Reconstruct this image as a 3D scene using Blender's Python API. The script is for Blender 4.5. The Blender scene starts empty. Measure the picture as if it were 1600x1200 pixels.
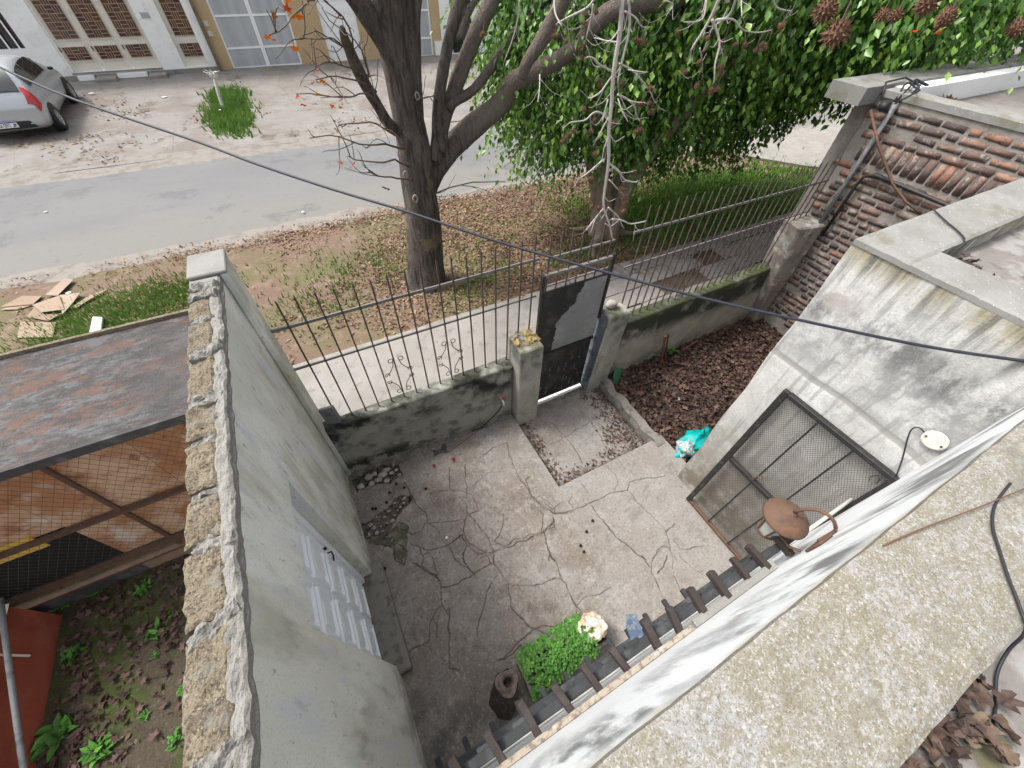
import bpy, bmesh, math, random
import numpy as np
from mathutils import Vector, Matrix, Euler, noise as mnoise
random.seed(7); rng = np.random.default_rng(7)
R = math.radians
scn = bpy.context.scene
col = scn.collection

# ------------------------------------------------------------------ camera
cam_d = bpy.data.cameras.new('camera'); cam = bpy.data.objects.new('camera', cam_d); col.objects.link(cam)
cam_d.sensor_fit = 'HORIZONTAL'; cam_d.sensor_width = 36.0; cam_d.lens = 601.787 / 1600 * 36.0
cam_d.clip_start = 0.02; cam_d.clip_end = 600
cam.location = (0, 0, 4.0); cam.rotation_euler = (0.706994963, -0.0266262203, -0.484529254)
scn.camera = cam

# ------------------------------------------------------------------ sky, sun, exposure
w = bpy.data.worlds.new('World'); scn.world = w; w.use_nodes = True
wn = w.node_tree.nodes; wl = w.node_tree.links
sky = wn.new('ShaderNodeTexSky'); sky.sky_type = 'NISHITA'; sky.sun_disc = False
SUN = Vector((-0.40, 0.30, 0.85)).normalized()
sky.sun_elevation = math.asin(SUN.z); sky.sun_rotation = math.atan2(SUN.x, SUN.y)
sky.air_density = 1.0; sky.dust_density = 5.0; sky.ozone_density = 0.6; sky.altitude = 50
wn['Background'].inputs['Strength'].default_value = 0.15
hs = wn.new('ShaderNodeHueSaturation'); hs.inputs['Saturation'].default_value = 0.22   # thin even overcast
wl.new(sky.outputs[0], hs.inputs['Color']); wl.new(hs.outputs[0], wn['Background'].inputs['Color'])
sl = bpy.data.lights.new('sun', 'SUN'); sl.energy = 2.0; sl.angle = R(14); sl.color = (1.0, 0.965, 0.91)
so = bpy.data.objects.new('sun', sl); col.objects.link(so)
so.rotation_euler = SUN.to_track_quat('Z', 'Y').to_euler(); so.location = (-20, 15, 40)
vs = scn.view_settings
vs.view_transform = 'Standard'; vs.look = 'None'; vs.gamma = 1.0; vs.use_curve_mapping = False
vs.exposure = 1.0
scn.cycles.use_denoising = True
scn.cycles.max_bounces = 6; scn.cycles.diffuse_bounces = 3; scn.cycles.transparent_max_bounces = 6

# ------------------------------------------------------------------ material helper
MATS = {}
def mat(name, base, layers=(), rough=0.85, bump=(), metal=0.0, spec=0.35, rnd=None, attr=None, transl=0.0, alpha=None, bdist=0.01):
    """base colour overlaid with noise layers; layer = dict(s scale, lo, hi, c colour, k strength, v stretch, d detail, win [(axis,a,b)], t type)
    rnd = [(pos, colour)...] ramp by object random; attr = the same ramp by the mesh attribute 'rnd'"""
    m = bpy.data.materials.new(name); m.use_nodes = True
    nt = m.node_tree; N = nt.nodes; L = nt.links
    b = N['Principled BSDF']
    geo = N.new('ShaderNodeNewGeometry'); pos = geo.outputs['Position']
    sep = N.new('ShaderNodeSeparateXYZ'); L.new(pos, sep.inputs[0])
    def math_(op, a, b_=None, clamp=False):
        n = N.new('ShaderNodeMath'); n.operation = op; n.use_clamp = clamp
        for i, x in enumerate((a, b_)):
            if x is None: continue
            if isinstance(x, (int, float)): n.inputs[i].default_value = x
            else: L.new(x, n.inputs[i])
        return n.outputs[0]
    def scaled(v):
        if v is None or tuple(v) == (1, 1, 1): return pos
        n = N.new('ShaderNodeVectorMath'); n.operation = 'MULTIPLY'; L.new(pos, n.inputs[0]); n.inputs[1].default_value = v
        return n.outputs[0]
    def tex(s, v=None, d=5, t='noise', r=0.55, dist=0.0):
        if t == 'vor':
            n = N.new('ShaderNodeTexVoronoi'); n.inputs['Scale'].default_value = s; L.new(scaled(v), n.inputs['Vector']); return n.outputs['Distance']
        if t == 'edge':
            n = N.new('ShaderNodeTexVoronoi'); n.feature = 'DISTANCE_TO_EDGE'; n.inputs['Scale'].default_value = s; L.new(scaled(v), n.inputs['Vector']); return n.outputs['Distance']
        n = N.new('ShaderNodeTexNoise'); n.inputs['Scale'].default_value = s; n.inputs['Detail'].default_value = d
        n.inputs['Roughness'].default_value = r; n.inputs['Distortion'].default_value = dist
        L.new(scaled(v), n.inputs['Vector']); return n.outputs['Fac']
    def ramp(fac, stops):
        n = N.new('ShaderNodeValToRGB'); L.new(fac, n.inputs[0]); e = n.color_ramp.elements
        e[0].position, e[0].color = stops[0][0], (*stops[0][1], 1)
        e[1].position, e[1].color = stops[-1][0], (*stops[-1][1], 1)
        for p, c in stops[1:-1]:
            q = e.new(p); q.color = (*c, 1)
        return n.outputs[0]
    if rnd:
        oi = N.new('ShaderNodeObjectInfo'); cur = ramp(oi.outputs['Random'], rnd)
    elif attr:
        at = N.new('ShaderNodeAttribute'); at.attribute_name = 'rnd'; cur = ramp(at.outputs['Fac'], attr)
    else:
        rg = N.new('ShaderNodeRGB'); rg.outputs[0].default_value = (*base, 1); cur = rg.outputs[0]
    for ly in layers:
        if ly.get('s') is None:
            mask = None
        else:
            f = tex(ly['s'], ly.get('v'), ly.get('d', 5), ly.get('t', 'noise'), ly.get('r', 0.6), ly.get('dist', 0.0))
            mr = N.new('ShaderNodeMapRange'); mr.interpolation_type = 'SMOOTHSTEP'
            L.new(f, mr.inputs[0]); mr.inputs[1].default_value = ly['lo']; mr.inputs[2].default_value = ly['hi']
            mask = mr.outputs[0]
        for ax, a, bb in ly.get('win', ()):
            mr = N.new('ShaderNodeMapRange'); mr.interpolation_type = 'SMOOTHSTEP'
            src = sep.outputs['xyz'.index(ax)]
            if ly.get('wob'):
                wob = tex(ly.get('ws', 3.0), None, 4); src = math_('ADD', src, math_('MULTIPLY', math_('SUBTRACT', wob, 0.5), ly['wob']))
            L.new(src, mr.inputs[0])
            if a < bb: mr.inputs[1].default_value, mr.inputs[2].default_value = a, bb
            else:
                mr.inputs[1].default_value, mr.inputs[2].default_value = bb, a
                mr.inputs[3].default_value, mr.inputs[4].default_value = 1, 0
            mask = mr.outputs[0] if mask is None else math_('MULTIPLY', mask, mr.outputs[0])
        if ly.get('att'):
            at = N.new('ShaderNodeAttribute'); at.attribute_name = ly['att']
            mask = at.outputs['Fac'] if mask is None else math_('MULTIPLY', mask, at.outputs['Fac'])
        mask = math_('MULTIPLY', mask, ly.get('k', 1.0), True)
        mx = N.new('ShaderNodeMix'); mx.data_type = 'RGBA'; L.new(mask, mx.inputs[0]); L.new(cur, mx.inputs[6])
        mx.inputs[7].default_value = (*ly['c'], 1); cur = mx.outputs[2]
    L.new(cur, b.inputs['Base Color'])
    b.inputs['Roughness'].default_value = rough; b.inputs['Metallic'].default_value = metal
    b.inputs['Specular IOR Level'].default_value = spec
    nrm = None
    for bp in bump:
        f = tex(bp[0], bp[2] if len(bp) > 2 else None, 6, bp[3] if len(bp) > 3 else 'noise', 0.65)
        n = N.new('ShaderNodeBump'); n.inputs['Strength'].default_value = bp[1]; n.inputs['Distance'].default_value = bdist
        L.new(f, n.inputs['Height'])
        if nrm: L.new(nrm, n.inputs['Normal'])
        nrm = n.outputs[0]
    if nrm: L.new(nrm, b.inputs['Normal'])
    if transl:
        tr = N.new('ShaderNodeBsdfTranslucent'); L.new(cur, tr.inputs[0]); mx = N.new('ShaderNodeMixShader'); mx.inputs[0].default_value = transl
        L.new(b.outputs[0], mx.inputs[1]); L.new(tr.outputs[0], mx.inputs[2]); L.new(mx.outputs[0], N['Material Output'].inputs[0])
    MATS[name] = m
    return m

# ------------------------------------------------------------------ mesh helpers
class MB:
    def __init__(self): self.v = []; self.f = []
    def add(self, v, f):
        o = len(self.v); self.v += [tuple(x) for x in v]; self.f += [tuple(i + o for i in q) for q in f]; return self
    def box(self, x0, x1, y0, y1, z0, z1):
        return self.add([(x0,y0,z0),(x1,y0,z0),(x1,y1,z0),(x0,y1,z0),(x0,y0,z1),(x1,y0,z1),(x1,y1,z1),(x0,y1,z1)],
                        [(3,2,1,0),(4,5,6,7),(0,1,5,4),(1,2,6,5),(2,3,7,6),(3,0,4,7)])
    def hexa(self, b, t):   # bottom four and top four points (same winding, ccw from above)
        return self.add(list(b) + list(t), [(3,2,1,0),(4,5,6,7),(0,1,5,4),(1,2,6,5),(2,3,7,6),(3,0,4,7)])
    def bar(self, a, b, wx, wy, up=(0,0,1)):   # rectangular bar from a to b
        a = Vector(a); b = Vector(b); d = (b - a).normalized(); u = Vector(up)
        if abs(d.dot(u)) > 0.98: u = Vector((0,1,0))
        s = d.cross(u).normalized(); u = s.cross(d).normalized()
        s *= wx / 2; u *= wy / 2
        return self.add([a-s-u, a+s-u, a+s+u, a-s+u, b-s-u, b+s-u, b+s+u, b-s+u], [(3,2,1,0),(4,5,6,7),(0,1,5,4),(1,2,6,5),(2,3,7,6),(3,0,4,7)])
    def tube(self, pts, rad, n=6, cap=True):
        pts = [Vector(p) for p in pts]; k = len(pts)
        if isinstance(rad, (int, float)): rad = [rad] * k
        o = len(self.v); prev = None
        for i, p in enumerate(pts):
            d = (pts[min(i+1, k-1)] - pts[max(i-1, 0)])
            d = d.normalized() if d.length > 1e-9 else Vector((0,0,1))
            if prev is None:
                u = Vector((1,0,0)) if abs(d.x) < 0.9 else Vector((0,1,0)); u = (u - d * u.dot(d)).normalized()
            else: u = (prev - d * prev.dot(d)).normalized()
            prev = u; s = d.cross(u)
            for j in range(n):
                a = 2 * math.pi * j / n; self.v.append(tuple(p + (u * math.cos(a) + s * math.sin(a)) * rad[i]))
        for i in range(k - 1):
            for j in range(n):
                self.f.append((o + i*n + j, o + i*n + (j+1) % n, o + (i+1)*n + (j+1) % n, o + (i+1)*n + j))
        if cap:
            self.f.append(tuple(o + j for j in reversed(range(n)))); self.f.append(tuple(o + (k-1)*n + j for j in range(n)))
        return self
    def poly(self, pts, z0, z1):   # prism from a ccw outline
        n = len(pts); o = len(self.v)
        self.v += [(x, y, z0) for x, y in pts] + [(x, y, z1) for x, y in pts]
        self.f.append(tuple(o + i for i in reversed(range(n)))); self.f.append(tuple(o + n + i for i in range(n)))
        for i in range(n): self.f.append((o + i, o + (i+1) % n, o + n + (i+1) % n, o + n + i))
        return self
    def lathe(self, prof, c, n=20):
        o = len(self.v); k = len(prof)
        for r_, z in prof:
            for j in range(n):
                a = 2*math.pi*j/n; self.v.append((c[0] + r_*math.cos(a), c[1] + r_*math.sin(a), c[2] + z))
        for i in range(k-1):
            for j in range(n): self.f.append((o+i*n+j, o+i*n+(j+1)%n, o+(i+1)*n+(j+1)%n, o+(i+1)*n+j))
        return self
    def build(self, name, m, parent=None, smooth=False, origin=None, bevel=0, sub=0):
        me = bpy.data.meshes.new(name)
        v = np.array(self.v)
        if origin is None:
            lo = v.min(0); hi = v.max(0); origin = ((lo[0]+hi[0])/2, (lo[1]+hi[1])/2, lo[2])
        v = v - np.array(origin)
        me.from_pydata(v.tolist(), [], self.f); me.update()
        return link(name, me, m, parent, origin, smooth, bevel, sub)
WL = {}   # world location of things, for parenting
def link(name, me, m, parent=None, origin=(0,0,0), smooth=False, bevel=0, sub=0):
    if m is not None and not me.materials: me.materials.append(MATS[m] if isinstance(m, str) else m)
    if smooth: me.polygons.foreach_set('use_smooth', [True] * len(me.polygons))
    o = bpy.data.objects.new(name, me); col.objects.link(o)
    o.location = origin; WL[o] = Vector(origin)
    if parent is not None:
        o.parent = parent; o.location = Vector(origin) - WL[parent]
    if bevel:
        md = o.modifiers.new('bevel', 'BEVEL'); md.width = bevel; md.segments = 1; md.limit_method = 'ANGLE'
    if sub:
        md = o.modifiers.new('sub', 'SUBSURF'); md.levels = sub; md.render_levels = sub
    return o
def tag(o, label=None, cat=None, group=None, kind=None):
    if label: o['label'] = label
    if cat: o['category'] = cat
    if group: o['group'] = group
    if kind: o['kind'] = kind
    return o
def thing(name, loc, label, cat, group=None):
    o = bpy.data.objects.new(name, None); col.objects.link(o); o.location = loc; o.empty_display_size = 0.1
    WL[o] = Vector(loc); return tag(o, label, cat, group)
def struct(o): o['kind'] = 'structure'; return o
def np_mesh(name, verts, faces, rnd=None, **attrs):
    """verts (N,3), faces (M,k) of one size k; point attributes as float arrays"""
    me = bpy.data.meshes.new(name); M, k = faces.shape
    me.vertices.add(len(verts)); me.vertices.foreach_set('co', np.ascontiguousarray(verts, dtype=np.float32).ravel())
    me.loops.add(M*k); me.loops.foreach_set('vertex_index', np.ascontiguousarray(faces, dtype=np.int32).ravel())
    me.polygons.add(M); me.polygons.foreach_set('loop_start', np.arange(0, M*k, k, dtype=np.int32))
    me.polygons.foreach_set('loop_total', np.full(M, k, dtype=np.int32))
    if rnd is not None: attrs['rnd'] = rnd
    for a, val in attrs.items():
        at = me.attributes.new(a, 'FLOAT', 'POINT'); at.data.foreach_set('value', np.ascontiguousarray(val, dtype=np.float32))
    me.update(calc_edges=True); me.validate()
    return me
LEAF4 = (np.array([(0,0,0),(0.3,0.45,0.10),(0,1,-0.04),(-0.3,0.45,0.10)]), np.array([(0,1,2),(0,2,3)]))
LEAF6 = (np.array([(0,0,0),(0.26,0.3,0.08),(0.24,0.65,0.07),(0,1,-0.08),(-0.24,0.65,0.07),(-0.26,0.3,0.08),(0,0.5,0)]), np.array([(0,1,6),(1,2,6),(2,3,6),(3,4,6),(4,5,6),(5,0,6)]))
def star_leaf():
    pts = []
    for k, (a, r_) in enumerate([(-100,.28),(-70,.62),(-38,.26),(-14,.9),(14,.34),(50,.34) ]): pts.append((a, r_))
    out = [(0,-0.35,0)]
    seq = [(-35,.34),(-20,.72),(8,.46),(38,.92),(64,.50),(90,1.0)]
    right = [(math.cos(R(a))*r_, math.sin(R(a))*r_, 0.10*math.cos(R(a))) for a, r_ in seq]
    left = [(-x, y, z) for x, y, z in reversed(right[:-1])]
    v = [(0,-0.1,0)] + right + left
    f = [(0, i, i+1) for i in range(1, len(v)-1)]
    return np.array(v), np.array(f)
STAR = star_leaf()
def rotmats(yaw, pitch, roll):
    cy, sy = np.cos(yaw), np.sin(yaw); cp, sp = np.cos(pitch), np.sin(pitch); cr, sr = np.cos(roll), np.sin(roll)
    Z = np.zeros_like(cy); O = np.ones_like(cy)
    Rz = np.stack([np.stack([cy,-sy,Z],-1), np.stack([sy,cy,Z],-1), np.stack([Z,Z,O],-1)], -2)
    Rx = np.stack([np.stack([O,Z,Z],-1), np.stack([Z,cp,-sp],-1), np.stack([Z,sp,cp],-1)], -2)
    Ry = np.stack([np.stack([cr,Z,sr],-1), np.stack([Z,O,Z],-1), np.stack([-sr,Z,cr],-1)], -2)
    return Rz @ Rx @ Ry
def scatter_mesh(name, pos, tmpl, size, yaw, pitch, roll, rnd):
    tv, tf = tmpl; n = len(pos)
    M = rotmats(yaw, pitch, roll)
    V = np.einsum('nij,kj->nki', M, tv) * np.asarray(size).reshape(n,1,1) + pos[:,None,:]
    F = tf[None,:,:] + (np.arange(n) * len(tv))[:,None,None]
    return np_mesh(name, V.reshape(-1,3), F.reshape(-1, tf.shape[1]), np.repeat(rnd, len(tv)))
def inpoly(x, y, poly):
    x = np.asarray(x); y = np.asarray(y); ins = np.zeros(x.shape, bool); n = len(poly)
    for i in range(n):
        x1, y1 = poly[i][:2]; x2, y2 = poly[(i+1) % n][:2]
        c = ((y1 > y) != (y2 > y)) & (x < (x2-x1)*(y-y1)/((y2-y1) if y2 != y1 else 1e-9) + x1)
        ins ^= c
    return ins
_perm = np.random.default_rng(3).random((256,256))
def vnoise(x, y, s):   # cheap smooth 2-d value noise
    x = np.asarray(x)*s + 71.3; y = np.asarray(y)*s + 33.7
    i = np.floor(x).astype(int); j = np.floor(y).astype(int); fx = x-i; fy = y-j
    fx = fx*fx*(3-2*fx); fy = fy*fy*(3-2*fy); g = lambda a, b: _perm[a % 256, b % 256]
    return (g(i,j)*(1-fx)+g(i+1,j)*fx)*(1-fy) + (g(i,j+1)*(1-fx)+g(i+1,j+1)*fx)*fy
def fbm(x, y, s, o=4): return sum(vnoise(x, y, s*2**k)*0.5**k for k in range(o)) / sum(0.5**k for k in range(o))
def sheet(name, x0, x1, y0, y1, nx, ny, zf, m, **kw):   # height-field sheet
    X, Y = np.meshgrid(np.linspace(x0, x1, nx+1), np.linspace(y0, y1, ny+1))
    Z = zf(X, Y)
    v = np.stack([X.ravel(), Y.ravel(), Z.ravel()], 1)
    i = np.arange(nx*ny); r_ = i // nx; c = i % nx; a = r_*(nx+1) + c
    F = np.stack([a, a+1, a+nx+2, a+nx+1], 1)
    me = np_mesh(name, v, F, **{k: f(X, Y).ravel() for k, f in kw.items()})
    return link(name, me, m, None, (0,0,0), True)

# ------------------------------------------------------------------ materials
MOLD = (0.020, 0.022, 0.018); GREENY = (0.13, 0.14, 0.075)
mat('yard_concrete', (0.1762, 0.1482, 0.1285), [
    dict(s=2.4, lo=0.46, hi=0.56, c=(0.2219, 0.2014, 0.1802), k=0.8, d=9, r=0.7), dict(s=3.1, lo=0.52, hi=0.64, c=(0.1105, 0.08652, 0.07405), k=0.75, d=9, r=0.7),
    dict(s=1.1, lo=0.42, hi=0.62, c=(0.2351, 0.2261, 0.2154), k=0.75, d=3),
    dict(s=0.9, lo=0.48, hi=0.66, c=(0.1388, 0.103, 0.08095), k=0.7, d=4, v=(1, 1.2, 1)),
    dict(s=7, lo=0.50, hi=0.62, c=(0.3044, 0.2794, 0.2522), k=0.65, d=9, r=0.8),
    dict(s=16, lo=0.53, hi=0.64, c=(0.06967, 0.05761, 0.04982), k=0.6, d=8, r=0.78),
    dict(s=60, lo=0.62, hi=0.72, c=(0.346, 0.3286, 0.3036), k=0.5, d=3),
    dict(s=None, c=(0.2472, 0.2343, 0.2196), k=0.55, win=[('x', 0.9, 2.2)], wob=1.2, ws=1.3),
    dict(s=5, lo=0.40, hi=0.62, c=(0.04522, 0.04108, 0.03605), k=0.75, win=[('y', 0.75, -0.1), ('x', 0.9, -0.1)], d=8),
    dict(s=7, lo=0.38, hi=0.6, c=(0.0495, 0.05082, 0.04399), k=0.7, win=[('y', 2.30, 2.60)], d=7),
    dict(s=9, lo=0.3, hi=0.55, c=(0.04518, 0.05042, 0.02467), k=0.85, att='moss'),
    dict(s=None, c=(0.0229, 0.01811, 0.01453), k=1.0, att='dirt'), dict(s=120, lo=0.60, hi=0.68, c=(0.06757, 0.05824, 0.05025), k=0.5, d=4), dict(s=34, lo=0.53, hi=0.62, c=(0.1, 0.08756, 0.0772), k=0.6, d=7, r=0.75), dict(s=45, lo=0.56, hi=0.64, c=(0.4, 0.3731, 0.3377), k=0.55, d=6, r=0.75), dict(s=4.2, lo=0.55, hi=0.60, c=(0.13, 0.1194, 0.1081), k=0.5, d=9, r=0.75)], rough=0.9, bump=[(40, 0.35), (160, 0.35)], bdist=0.006)
mat('well_concrete', (0.168, 0.1591, 0.1635), [
    dict(s=3, lo=0.45, hi=0.65, c=(0.221, 0.2077, 0.2077), k=0.7, d=6),
    dict(s=20, lo=0.55, hi=0.72, c=(0.07956, 0.07514, 0.07072), k=0.6, d=6),
    dict(s=None, c=(0.0442, 0.02652, 0.01768), k=1.0, att='dirt')], rough=0.9, bump=[(50, 0.35)], bdist=0.006)
mat('dirt', (0.085, 0.062, 0.045), [dict(s=2.0, lo=0.4, hi=0.65, c=(0.15, 0.115, 0.085), k=0.8), dict(s=30, lo=0.5, hi=0.7, c=(0.04, 0.03, 0.022), k=0.7)], rough=0.97, bump=[(30, 0.6), (120, 0.4)], bdist=0.02)
mat('garden_soil', (0.04, 0.028, 0.0224), [dict(s=12, lo=0.45, hi=0.65, c=(0.08, 0.048, 0.036), k=0.8)], rough=0.97, bump=[(40, 0.6)], bdist=0.02)
mat('mossy_soil', (0.06078, 0.04862, 0.03366), [dict(s=1.6, lo=0.44, hi=0.56, c=(0.04208, 0.0561, 0.01122), k=0.9, d=5), dict(s=40, lo=0.55, hi=0.7, c=(0.1496, 0.1216, 0.0935), k=0.6), dict(s=9, lo=0.5, hi=0.7, c=(0.02805, 0.02431, 0.01496), k=0.6)], rough=0.97, bump=[(50, 0.7)], bdist=0.02)
mat('verge_soil', (0.15, 0.1013, 0.0735), [dict(s=0.7, lo=0.42, hi=0.6, c=(0.1125, 0.1087, 0.04875), k=0.75, d=5), dict(s=5, lo=0.5, hi=0.68, c=(0.21, 0.1537, 0.1162), k=0.7), dict(s=40, lo=0.54, hi=0.7, c=(0.0675, 0.045, 0.03), k=0.7)], rough=0.97, bump=[(18, 0.5), (90, 0.4)], bdist=0.02)
mat('asphalt', (0.1391, 0.1398, 0.142), [dict(s=0.35, lo=0.4, hi=0.62, c=(0.1589, 0.1584, 0.1588), k=0.8, v=(0.5, 1, 1)), dict(s=None, c=(0.1703, 0.1641, 0.1521), k=0.85, win=[('y', 10.6, 9.7)], wob=0.5, ws=0.8),
    dict(s=90, lo=0.56, hi=0.70, c=(0.09082, 0.09051, 0.09011), k=0.5, d=3), dict(s=6, lo=0.58, hi=0.7, c=(0.1192, 0.116, 0.1126), k=0.5, d=7), dict(s=0.5, lo=0.54, hi=0.60, c=(0.0989, 0.09861, 0.1007), k=0.55, d=9, r=0.7), dict(s=0.3, lo=0.55, hi=0.62, c=(0.172, 0.1672, 0.1578), k=0.5, d=8, v=(0.4, 1.5, 1))], rough=0.9, bump=[(140, 0.35)], bdist=0.006)
mat('gutter_sand', (0.2185, 0.202, 0.1814), [dict(s=4, lo=0.45, hi=0.65, c=(0.154, 0.1334, 0.1149), k=0.8), dict(s=60, lo=0.52, hi=0.68, c=(0.1011, 0.0887, 0.07635), k=0.6)], rough=0.95, bump=[(60, 0.5)])
mat('walk_concrete', (0.2282, 0.2171, 0.1972), [dict(s=2.5, lo=0.42, hi=0.65, c=(0.2723, 0.2591, 0.2392), k=0.8, d=6), dict(s=7, lo=0.52, hi=0.7, c=(0.1472, 0.1362, 0.1178), k=0.7, d=8), dict(s=120, lo=0.58, hi=0.7, c=(0.1619, 0.1472, 0.1325), k=0.5, d=3)], rough=0.92, bump=[(8, 0.25, (1, 7, 1)), (90, 0.4)], bdist=0.008)
mat('walk_slabs', (0.21, 0.1913, 0.1837), [dict(s=3, lo=0.45, hi=0.65, c=(0.2625, 0.24, 0.225), k=0.8, d=6), dict(s=12, lo=0.54, hi=0.7, c=(0.1275, 0.1125, 0.105), k=0.6, d=8)], rough=0.92, bump=[(60, 0.4)], bdist=0.008)
mat('far_concrete', (0.2024, 0.1908, 0.1791), [dict(s=0.7, lo=0.44, hi=0.56, c=(0.1627, 0.1424, 0.1249), k=0.9, d=8, r=0.65), dict(s=1.3, lo=0.52, hi=0.62, c=(0.2382, 0.2294, 0.2179), k=0.85, d=9, r=0.7), dict(s=1.1, lo=0.56, hi=0.64, c=(0.1075, 0.08418, 0.06381), k=0.85, d=9, r=0.7), dict(s=0.42, lo=0.006, hi=0.0, c=(0.0761, 0.06155, 0.04991), k=0.35, t='edge', d=0), dict(s=40, lo=0.56, hi=0.7, c=(0.1274, 0.11, 0.09248), k=0.4), dict(s=2.6, lo=0.57, hi=0.62, c=(0.10, 0.08, 0.062), k=0.7, d=9, r=0.75), dict(s=0.5, lo=0.52, hi=0.56, c=(0.20, 0.19, 0.178), k=0.6, d=9, r=0.7)], rough=0.93, bump=[(6, 0.3), (60, 0.3)], bdist=0.02)
mat('wall_plaster', (0.6091, 0.6026, 0.5508), [dict(s=2.2, lo=0.44, hi=0.62, c=(0.7258, 0.7258, 0.6869), k=0.85, v=(1, 1, 0.45), d=5),
    dict(s=2.6, lo=0.50, hi=0.66, c=(0.4147, 0.4147, 0.324), k=0.8, v=(1, 1.3, 0.35), d=7), dict(s=3.2, lo=0.54, hi=0.66, c=(0.5184, 0.5443, 0.5962), k=0.6, v=(1, 1.6, 0.4), d=4),
    dict(s=8, lo=0.55, hi=0.72, c=(0.2203, 0.2203, 0.1879), k=0.5, v=(1, 1, 0.3), d=7), dict(s=60, lo=0.56, hi=0.7, c=(0.3629, 0.3564, 0.324), k=0.5),
    dict(s=5, lo=0.35, hi=0.6, c=(0.1685, 0.175, 0.1166), k=0.7, win=[('z', 0.5, 0.05)], d=6),
    dict(s=3, lo=0.35, hi=0.6, c=(0.311, 0.3175, 0.2462), k=0.65, win=[('y', 2.45, 2.7)], d=6), dict(s=130, lo=0.54, hi=0.66, c=(0.3672, 0.3618, 0.324), k=0.5, d=5), dict(s=22, lo=0.60, hi=0.66, c=(0.216, 0.216, 0.189), k=0.6, d=8, r=0.7, v=(1, 1, 0.4))], rough=0.92, bump=[(5, 0.25), (70, 0.3)], bdist=0.008)
mat('mortar', (0.2334, 0.2244, 0.2065), [dict(s=20, lo=0.45, hi=0.65, c=(0.2154, 0.2065, 0.1885), k=0.8), dict(s=60, lo=0.56, hi=0.7, c=(0.1197, 0.1137, 0.09872), k=0.6), dict(s=150, lo=0.53, hi=0.62, c=(0.13, 0.125, 0.11), k=0.7, d=5), dict(s=40, lo=0.54, hi=0.64, c=(0.16, 0.155, 0.135), k=0.6, d=7)], rough=0.95, bump=[(30, 0.6), (120, 0.5)], bdist=0.008)
mat('clay_block', (0.1528, 0.1222, 0.08148), [dict(s=14, lo=0.42, hi=0.6, c=(0.1913, 0.1607, 0.1124), k=0.9, d=7), dict(s=9, lo=0.52, hi=0.66, c=(0.08642, 0.06605, 0.04823), k=0.8, d=8), dict(s=5, lo=0.52, hi=0.66, c=(0.2103, 0.1848, 0.1441), k=0.6, d=6), dict(s=60, lo=0.55, hi=0.68, c=(0.05197, 0.04178, 0.02905), k=0.8, d=5), dict(s=110, lo=0.52, hi=0.6, c=(0.04453, 0.03671, 0.02732), k=0.8, d=5), dict(s=180, lo=0.56, hi=0.64, c=(0.3225, 0.2834, 0.213), k=0.7, d=4), dict(s=16, lo=0.55, hi=0.64, c=(0.1817, 0.1739, 0.1504), k=0.7, d=8)], rough=0.96, bump=[(60, 0.8), (150, 0.6)], bdist=0.008)
LOWL = [dict(s=3.5, lo=0.46, hi=0.58, c=(0.2265, 0.2265, 0.2061), k=0.85, d=8, r=0.7), dict(s=5, lo=0.5, hi=0.64, c=(0.07714, 0.07714, 0.06441), k=0.7, d=8),
    dict(s=2.1, lo=0.40, hi=0.56, c=(0.01018, 0.0112, 0.009166), k=0.97, win=[('z', 0.42, 0.66)], wob=0.35, ws=2.0, d=8),
    dict(s=2.3, lo=0.5, hi=0.56, c=(0.01659, 0.01965, 0.01048), k=0.92, win=[('z', 0.32, 0.12), ('x', 1.2, -0.2)], d=6),
    dict(s=9, lo=0.38, hi=0.6, c=(0.05886, 0.06141, 0.03849), k=0.7, win=[('z', 0.80, 0.86)])]
mat('low_wall_plaster', (0.27, 0.27, 0.235), LOWL, rough=0.93, bump=[(9, 0.4), (80, 0.4)], bdist=0.01)
mat('low_wall_right', (0.29, 0.275, 0.235), [dict(s=3.5, lo=0.44, hi=0.62, c=(0.38, 0.355, 0.31), k=0.8, d=7),
    dict(s=3.2, lo=0.28, hi=0.5, c=(0.02, 0.024, 0.016), k=0.94, win=[('z', 0.38, 0.62)], wob=0.4, ws=2.0, d=8),
    dict(s=4, lo=0.35, hi=0.6, c=(0.06, 0.075, 0.025), k=0.8, win=[('z', 0.78, 0.87)]),
    dict(s=6, lo=0.4, hi=0.6, c=(0.08, 0.075, 0.055), k=0.6, win=[('z', 0.15, 0.0)])], rough=0.93, bump=[(9, 0.4), (80, 0.4)], bdist=0.01)
mat('pillar_plaster', (0.29, 0.28, 0.25), [dict(s=4, lo=0.44, hi=0.64, c=(0.40, 0.375, 0.335), k=0.7, d=7),
    dict(s=4, lo=0.42, hi=0.6, c=(0.035, 0.04, 0.045), k=0.85, win=[('z', 0.6, 1.15)], wob=0.5, ws=3, d=8),
    dict(s=6, lo=0.40, hi=0.6, c=(0.12, 0.125, 0.055), k=0.75, win=[('z', 1.05, 1.18)]), dict(s=5, lo=0.5, hi=0.68, c=(0.15, 0.15, 0.14), k=0.7, d=8)], rough=0.92, bump=[(12, 0.4), (80, 0.4)], bdist=0.01)
mat('pillar_blue', (0.085, 0.10, 0.12), [dict(s=6, lo=0.45, hi=0.62, c=(0.16, 0.175, 0.19), k=0.8, d=8), dict(s=9, lo=0.52, hi=0.66, c=(0.02, 0.022, 0.026), k=0.8, d=8)], rough=0.8, bump=[(30, 0.4)], bdist=0.006)
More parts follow.
